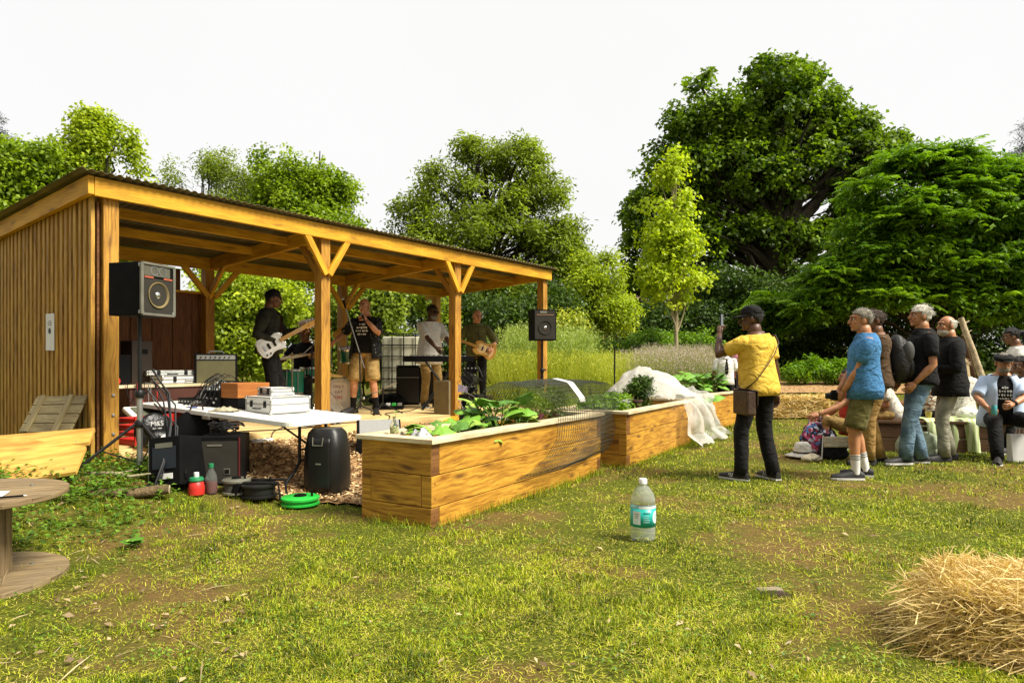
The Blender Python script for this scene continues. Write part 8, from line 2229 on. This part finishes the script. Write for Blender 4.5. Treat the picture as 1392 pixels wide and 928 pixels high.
# ---- straw bales
M['straw_strand'] = leafmat('straw_strand', (.42, .24, .05), (.92, .74, .34), trans=.15, rough=.6)
M['straw_core'] = mat('straw_core', (.30, .17, .035), (.08, .04, .010), scale=30, rough=.95, bump=1, bscale=80, dist=.02, stretch=(1, 1, 4))
def bale(name, label, loc, rz, w_, d, h, n, seed, L=(.06, .2), r_=.0016, shag=.05, group=None, mess=0):
    rng = np.random.default_rng(seed); t = thing(name, label, 'straw bale', loc, rz, group)
    a = MB(); a.ball((0, 0, h / 2), (1, 1, 1), None, 40, 28)
    a.v = [((math.copysign(abs(x) ** .35, x) * w_ / 2 * .95), (math.copysign(abs(y) ** .35, y) * d / 2 * .95), h / 2 + math.copysign(abs(z - h / 2) ** .4, z - h / 2) * h / 2 * .95) for x, y, z in a.v]
    a.build('core', M['straw_core'], t, sm=True)
    # strands on the surface
    f = rng.random(n); c = np.empty((n, 3)); u = rng.uniform(-.5, .5, (n, 2)); nrm = np.zeros((n, 3))
    areas = np.array([w_ * d, w_ * h, w_ * h, d * h, d * h]); pr_ = np.cumsum(areas / areas.sum()); face = np.searchsorted(pr_, f)
    for i, (fx, nv_) in enumerate(((lambda q: np.stack([q[:, 0] * w_, q[:, 1] * d, np.full(len(q), h)], 1), (0, 0, 1)), (lambda q: np.stack([q[:, 0] * w_, np.full(len(q), -d / 2), (q[:, 1] + .5) * h], 1), (0, -1, 0)), (lambda q: np.stack([q[:, 0] * w_, np.full(len(q), d / 2), (q[:, 1] + .5) * h], 1), (0, 1, 0)),
                                   (lambda q: np.stack([np.full(len(q), -w_ / 2), q[:, 0] * d, (q[:, 1] + .5) * h], 1), (-1, 0, 0)), (lambda q: np.stack([np.full(len(q), w_ / 2), q[:, 0] * d, (q[:, 1] + .5) * h], 1), (1, 0, 0)))):
        k = face == i; c[k] = fx(u[k]); nrm[k] = nv_
    e = np.maximum(np.abs(c[:, 0]) / (w_ / 2), np.abs(c[:, 1]) / (d / 2)); c[:, 2] -= np.where(nrm[:, 2] > .5, h * .22 * np.clip(e - .55, 0, 1) ** 2 * 2.2, 0)
    c[:, :2] *= np.where(nrm[:, 2:3] < .5, 1 - .10 * (np.clip(c[:, 2:3] / h, 0, 1) ** 3), 1)
    c += nrm * rng.normal(0, shag * .35, (n, 1))
    dr_ = rng.normal(size=(n, 3)) + np.array([1.6, 0, 0]) * rng.choice([-1, 1], (n, 1)); dr_ = dr_ - nrm * (dr_ * nrm).sum(1, keepdims=True) * .75; dr_ = unit(dr_)
    Ls = rng.uniform(*L, n)[:, None]; bend = rng.normal(size=(n, 3)) * .12 * Ls
    out = nrm * np.abs(rng.normal(0, shag, (n, 1)))
    p0 = c - dr_ * Ls / 2; p1 = c + bend + out * .4; p2 = c + dr_ * Ls / 2 + out
    if mess:
        k = rng.random(n) < mess; sh_ = np.array([-1.0, -.15, -.5]); m_ = k[:, None]
        p0 = np.where(m_, p0 + sh_ * rng.uniform(0, .10, (n, 1)) - np.array([0, 0, .1]) * 0, p0); p1 = np.where(m_, p1 + sh_ * rng.uniform(0.02, .18, (n, 1)), p1); p2 = np.where(m_, p2 + sh_ * rng.uniform(.04, .22, (n, 1)), p2)
    zg = .004; 
    for q in (p0, p1, p2): q[:, 2] = np.maximum(q[:, 2], zg + rng.random(n) * .01)
    sd_ = unit(np.cross(dr_, rng.normal(size=(n, 3)))) * r_ * rng.uniform(.6, 1.5, (n, 1)); sd2 = unit(np.cross(dr_, sd_)) * r_
    V = np.stack([p0 - sd_, p0 + sd_, p1 + sd_ + sd2, p1 - sd_ + sd2, p2 + sd_, p2 - sd_], 1).reshape(-1, 3)
    b = (np.arange(n) * 6)[:, None]; F = np.concatenate([b + np.array([0, 1, 2, 3]), b + np.array([3, 2, 4, 5])], 0)
    mesh_np('straw', V, F, M['straw_strand'], t, np.repeat(np.clip(rng.beta(2, 1.6, n), 0, 1), 6))
    return t
def bale_twine(t, w_, d, h):
    for x in (-.22 * w_, .22 * w_): a = MB(); a.tube([(x, -d / 2 - .004, 0), (x, -d / 2 - .004, h * .9), (x, -d / 2 * .9, h + .005), (x, d / 2 * .9, h + .005), (x, d / 2, h * .9), (x, d / 2, 0)], .004, 6); a.build('twine', mat('orange_twine', (.5, .2, .05)), t)
qx, qy = P(1345, 0, 2.85).x, 2.92
bale('straw_bale', 'big loose golden straw bale spilling onto the lawn in the bottom right corner', (2.31, 2.74, gz(2.0, 2.7)), R(-22), .88, .48, .26, 26000, 7, (.05, .22), .0016, .035, mess=.15)
bx = P(1085, 0, 13.6); t = bale('straw_bale', 'low straw bale on the far lawn just right of the man in yellow', (bx.x, 13.6, gz(bx.x, 13.6)), R(3), 1.05, .45, .40, 5000, 9, (.08, .25), .004, .02, 'straw bales along the far lawn'); bale_twine(t, 1.05, .45, .40)
bx = P(1143, 0, 13.7); t = bale('straw_bale', 'second far straw bale partly behind the blue-shirted man', (bx.x + .12, 13.7, gz(bx.x, 13.7)), R(-2), 1.0, .45, .40, 5000, 10, (.08, .25), .004, .02, 'straw bales along the far lawn'); bale_twine(t, 1.0, .45, .40)
bx = P(1030, 0, 13.6); t = bale('straw_bale', 'far straw bale mostly hidden behind the legs of the man in yellow', (bx.x, 13.55, gz(bx.x, 13.55)), R(5), .9, .45, .40, 4000, 11, (.08, .25), .004, .02, 'straw bales along the far lawn'); bale_twine(t, .9, .45, .40)
# bark path beyond
a = MB()
def bpth(i, j):
    x = 4.5 + 11 * i; y = 16.6 + 2.6 * j + .5 * math.sin(i * 5); return Vector((x, y, gz(x, y) + .03))
a.grid(bpth, 60, 14); tag(a.build('bark_path', M['chip'], sm=True), kind='structure')
# ---------------------------------------------------------------- right: bench, poles, bags
bo = Vector((P(1188, 0, 9.0).x, 9.0, 0)); be = Vector((P(1470, 0, 8.55).x, 8.55, 0)); bd_ = (be - bo).normalized(); BL = (be - bo).length
bn = thing('sleeper_bench', 'long low dark sleeper bench under the seated audience at the right', 'bench', bo + Vector((0, 0, gz(bo.x, bo.y) - .02)), math.atan2(bd_.y, bd_.x))
for k, (z, dd) in enumerate(((.10, 0), (.30, .0))):
    for y in (0, .42):
        a = MB(); a.box((BL / 2, y, z), (BL, .10, .19)); a.build('sleeper', M['bench'], bn, bevel=.006)
a = MB(); a.box((BL / 2, .21, .415), (BL + .06, .56, .04)); a.build('seat', M['bench'], bn, bevel=.005)
a = MB(); a.box((.05, .21, .20), (.10, .34, .38)); a.build('end_block', M['bench'], bn, bevel=.005)
def bench(px, off=.15, z=.44):
    for i in range(500):
        s = i * .01; p = bo + bd_ * s + Vector((-bd_.y, bd_.x, 0)) * off
        if p.x / p.y * FPX + 696 >= px: return Vector((p.x, p.y, gz(bo.x, bo.y) - .02 + z))
    return Vector((p.x, p.y, .44))
hb_ = math.atan2(bd_.y, bd_.x)
bl = thing('striped_blanket', 'pale green and white striped blanket draped over the dark bench', 'blanket', bench(1290, .15, 0), hb_)
def blk(i, j):
    x = (i - .5) * .78; s = j * 1.25
    if s < .60: y, z = .42 - s, .455
    else: y, z = -.20 - .03 * math.sin(i * 12), .455 - (s - .60)
    q = Vector((x * 4, s * 3, 2)); f = .035 * math.sin(x * 22 + 3 * noise.noise(q)) * (1 if s > .55 else .3)
    return Vector((x + .04 * noise.noise(q) + (s - .6) * .12 * (s > .6), y + (f if s > .6 else 0), max(.03, z + (.03 * abs(noise.noise(q * 1.5)) if s <= .6 else 0) + f * .2 - .10 * i * (s > .9))))
a = MB(); a.grid(blk, 50, 46); a.build('cloth', stripes('green_white_stripe', (.36, .45, .17), (.58, .63, .38), scale=5, axis='x', w_=.5, dist=1.5), bl, sm=True, solid=.006)
softbag('carrier_bag', 'white carrier bag on the bench behind the man in the blazer', 'bag', bench(1316, .18), .16, .12, .09, fabric('white_bag', (.74, .74, .66), (.60, .62, .50)), 4)
softbag('black_bag', 'small black bag on the striped blanket', 'bag', bench(1272, .18), .12, .09, .065, M['black'], 8, handles=True)
softbag('tote_bag', 'limp pale green tote bag on the grass behind the jeans of the white-haired man', 'bag', (P(1247, 0, 8.15).x, 8.15, gz(4.9, 8.15)), .27, .12, .20, fabric('pale_green_tote', (.50, .56, .40), (.34, .40, .27), scale=6), 6, handles=True)
t = thing('yellow_cup', 'yellow paper cup standing on the bench beside the black polo', 'cup', bench(1262, .06)); a = MB(); a.lathe([(.030, 0), (.040, .11), (.042, .11)], 18, cap=False); a.build('cup_wall', mat('yellow_card', (.62, .50, .12), rough=.6), t, sm=True, solid=.002); a = MB(); a.lathe([(0, .09), (.037, .09)], 18, cap=False); a.build('drink', M['soil'], t)
t = thing('paper_bag', 'stiff white carrier standing on the grass beside the seated man in the cap', 'bag', (P(1389, 0, 8.0).x, 8.0, gz(6.2, 8.0)), R(-6))
a = MB(); a.loft([[Vector((x * w_, y * d_, z)) for x, y in ((-1, -1), (1, -1), (1, 1), (-1, 1))] for z, w_, d_ in ((0, .13, .06), (.15, .14, .05), (.33, .15, .035))], cap=False); a.build('bag_sides', M['paper'], t, solid=.003); a = MB(); a.box((0, 0, .006), (.25, .11, .008)); a.build('bag_base', M['paper'], t)
for y in (-.03, .03): a = MB(); a.tube([(-.05, y, .33), (-.04, y, .40), (.04, y, .40), (.05, y, .33)], .004, 6); a.build('handle', M['paper'], t)
# leaning poles
pm = mat('pale_stripped_pole', (.52, .42, .26), (.26, .19, .10), scale=12, rough=.9, bump=.5)
for i, (a_, b_, r_, m_, lb) in enumerate(((P(1306, 432, 9.4), P(1352, 560, 9.1), .045, pm, 'thick pale wooden pole slanting down to the right behind the blazer'), (P(1314, 445, 9.8), P(1298, 560, 10.0), .028, pm, 'thin pale pole leaning the other way behind the man in the blazer'), (P(1309, 455, 9.6), P(1335, 560, 9.9), .030, M['bench'], 'dark pole standing between the pale leaning poles'))):
    t = thing('wooden_pole', lb, 'pole', b_, 0, 'poles leaned together behind the bench'); v = a_ - b_; gzz = gz(b_.x, b_.y); k = (b_.z - gzz) / max(v.z, .1)
    a = MB(); rs = random.Random(i); pts = [v * (-k + (1 + k) * j / 8) + Vector((rs.uniform(-.012, .012), 0, 0)) for j in range(9)]; a.tube(pts, [r_ * (1.15 - .35 * j / 8) * rs.uniform(.93, 1.07) for j in range(9)], 9); a.build('shaft', m_, t, sm=True)
    a = MB(); a.tube([v * .93, v * .93 + Vector((.09, 0, .05))], [r_ * .4, r_ * .2], 6); a.build('branch_stub', m_, t)
# patterned bag, white sun hat, black-and-cream tote
pt = blotch('bright_patchwork', (.02, .02, .035), [(.60, .10, .22), (.10, .22, .50), (.50, .50, .55), (.25, .03, .05)], 11, .56)
softbag('patterned_bag', 'pink and blue patterned cloth bag on the grass by the red-topped sitter', 'bag', (P(1112, 0, 8.55).x, 8.55, gz(4, 8.55)), .23, .17, .23, pt, 9, handles=True)
t = softbag('tote_bag', 'cream and black tote bag on the grass between patterned bag and sandals', 'bag', (P(1132, 0, 8.15).x, 8.15, gz(4, 8.15)), .17, .08, .15, fabric('black_tote', (.012, .012, .014)), 10)
a = MB(); a.grid(lambda i, j: Vector(((i - .5) * .30, -.088 - .01 * math.sin(i * 3), .16 + .13 * j)), 10, 6); a.build('cream_panel', fabric('cream_panel', (.66, .58, .44)), t, sm=True, solid=.006)
a = MB(); a.tube([(-.165, -.06, .0), (-.15, -.07, .3)], .008, 6); a.build('piping', M['white'], t)
t = thing('sun_hat', 'white floppy sun hat lying on the grass left of the patterned bag', 'hat', (P(1091, 0, 8.3).x, 8.3, gz(3.6, 8.3) + .03), R(10))
a = MB(); a.lathe([(0, .17), (.06, .165), (.095, .13), (.11, .03), (.17, .012), (.21, .0)], 36, cap=False); a.v = [(x, y, z + .012 * noise.noise(Vector((x * 9, y * 9, 0))) * (1 if z < .05 else .4)) for x, y, z in a.v]; a.build('hat_body', fabric('cream_hat', (.70, .67, .58)), t, sm=True, solid=.005); a = MB(); a.tube([(math.cos(q * .349) * .111, math.sin(q * .349) * .111, .045) for q in range(18)], .008, 6, closed=True); a.build('hat_band', F_['black'], t)
t = thing('crushed_bag', 'small cream paper bag crumpled on the grass under the sun hat', 'bag', (P(1103, 0, 8.0).x, 8.0, gz(3.6, 8.0))); 
a = MB(); a.ball((0, 0, .04), (.13, .07, .05), None, 18, 12); a.v = [(x + .02 * noise.noise(Vector((x * 20, y * 20, z * 20))), y, max(.004, z + .025 * noise.noise(Vector((x * 14, y * 14, 3))))) for x, y, z in a.v]; a.build('bag_body', fabric('cream_paper', (.62, .54, .38)), t, sm=True); a = MB(); a.tube([(-.08, -.03, .06), (0, -.08, .03), (.09, -.04, .07)], .006, 5); a.build('drawstring', M['strap'], t)
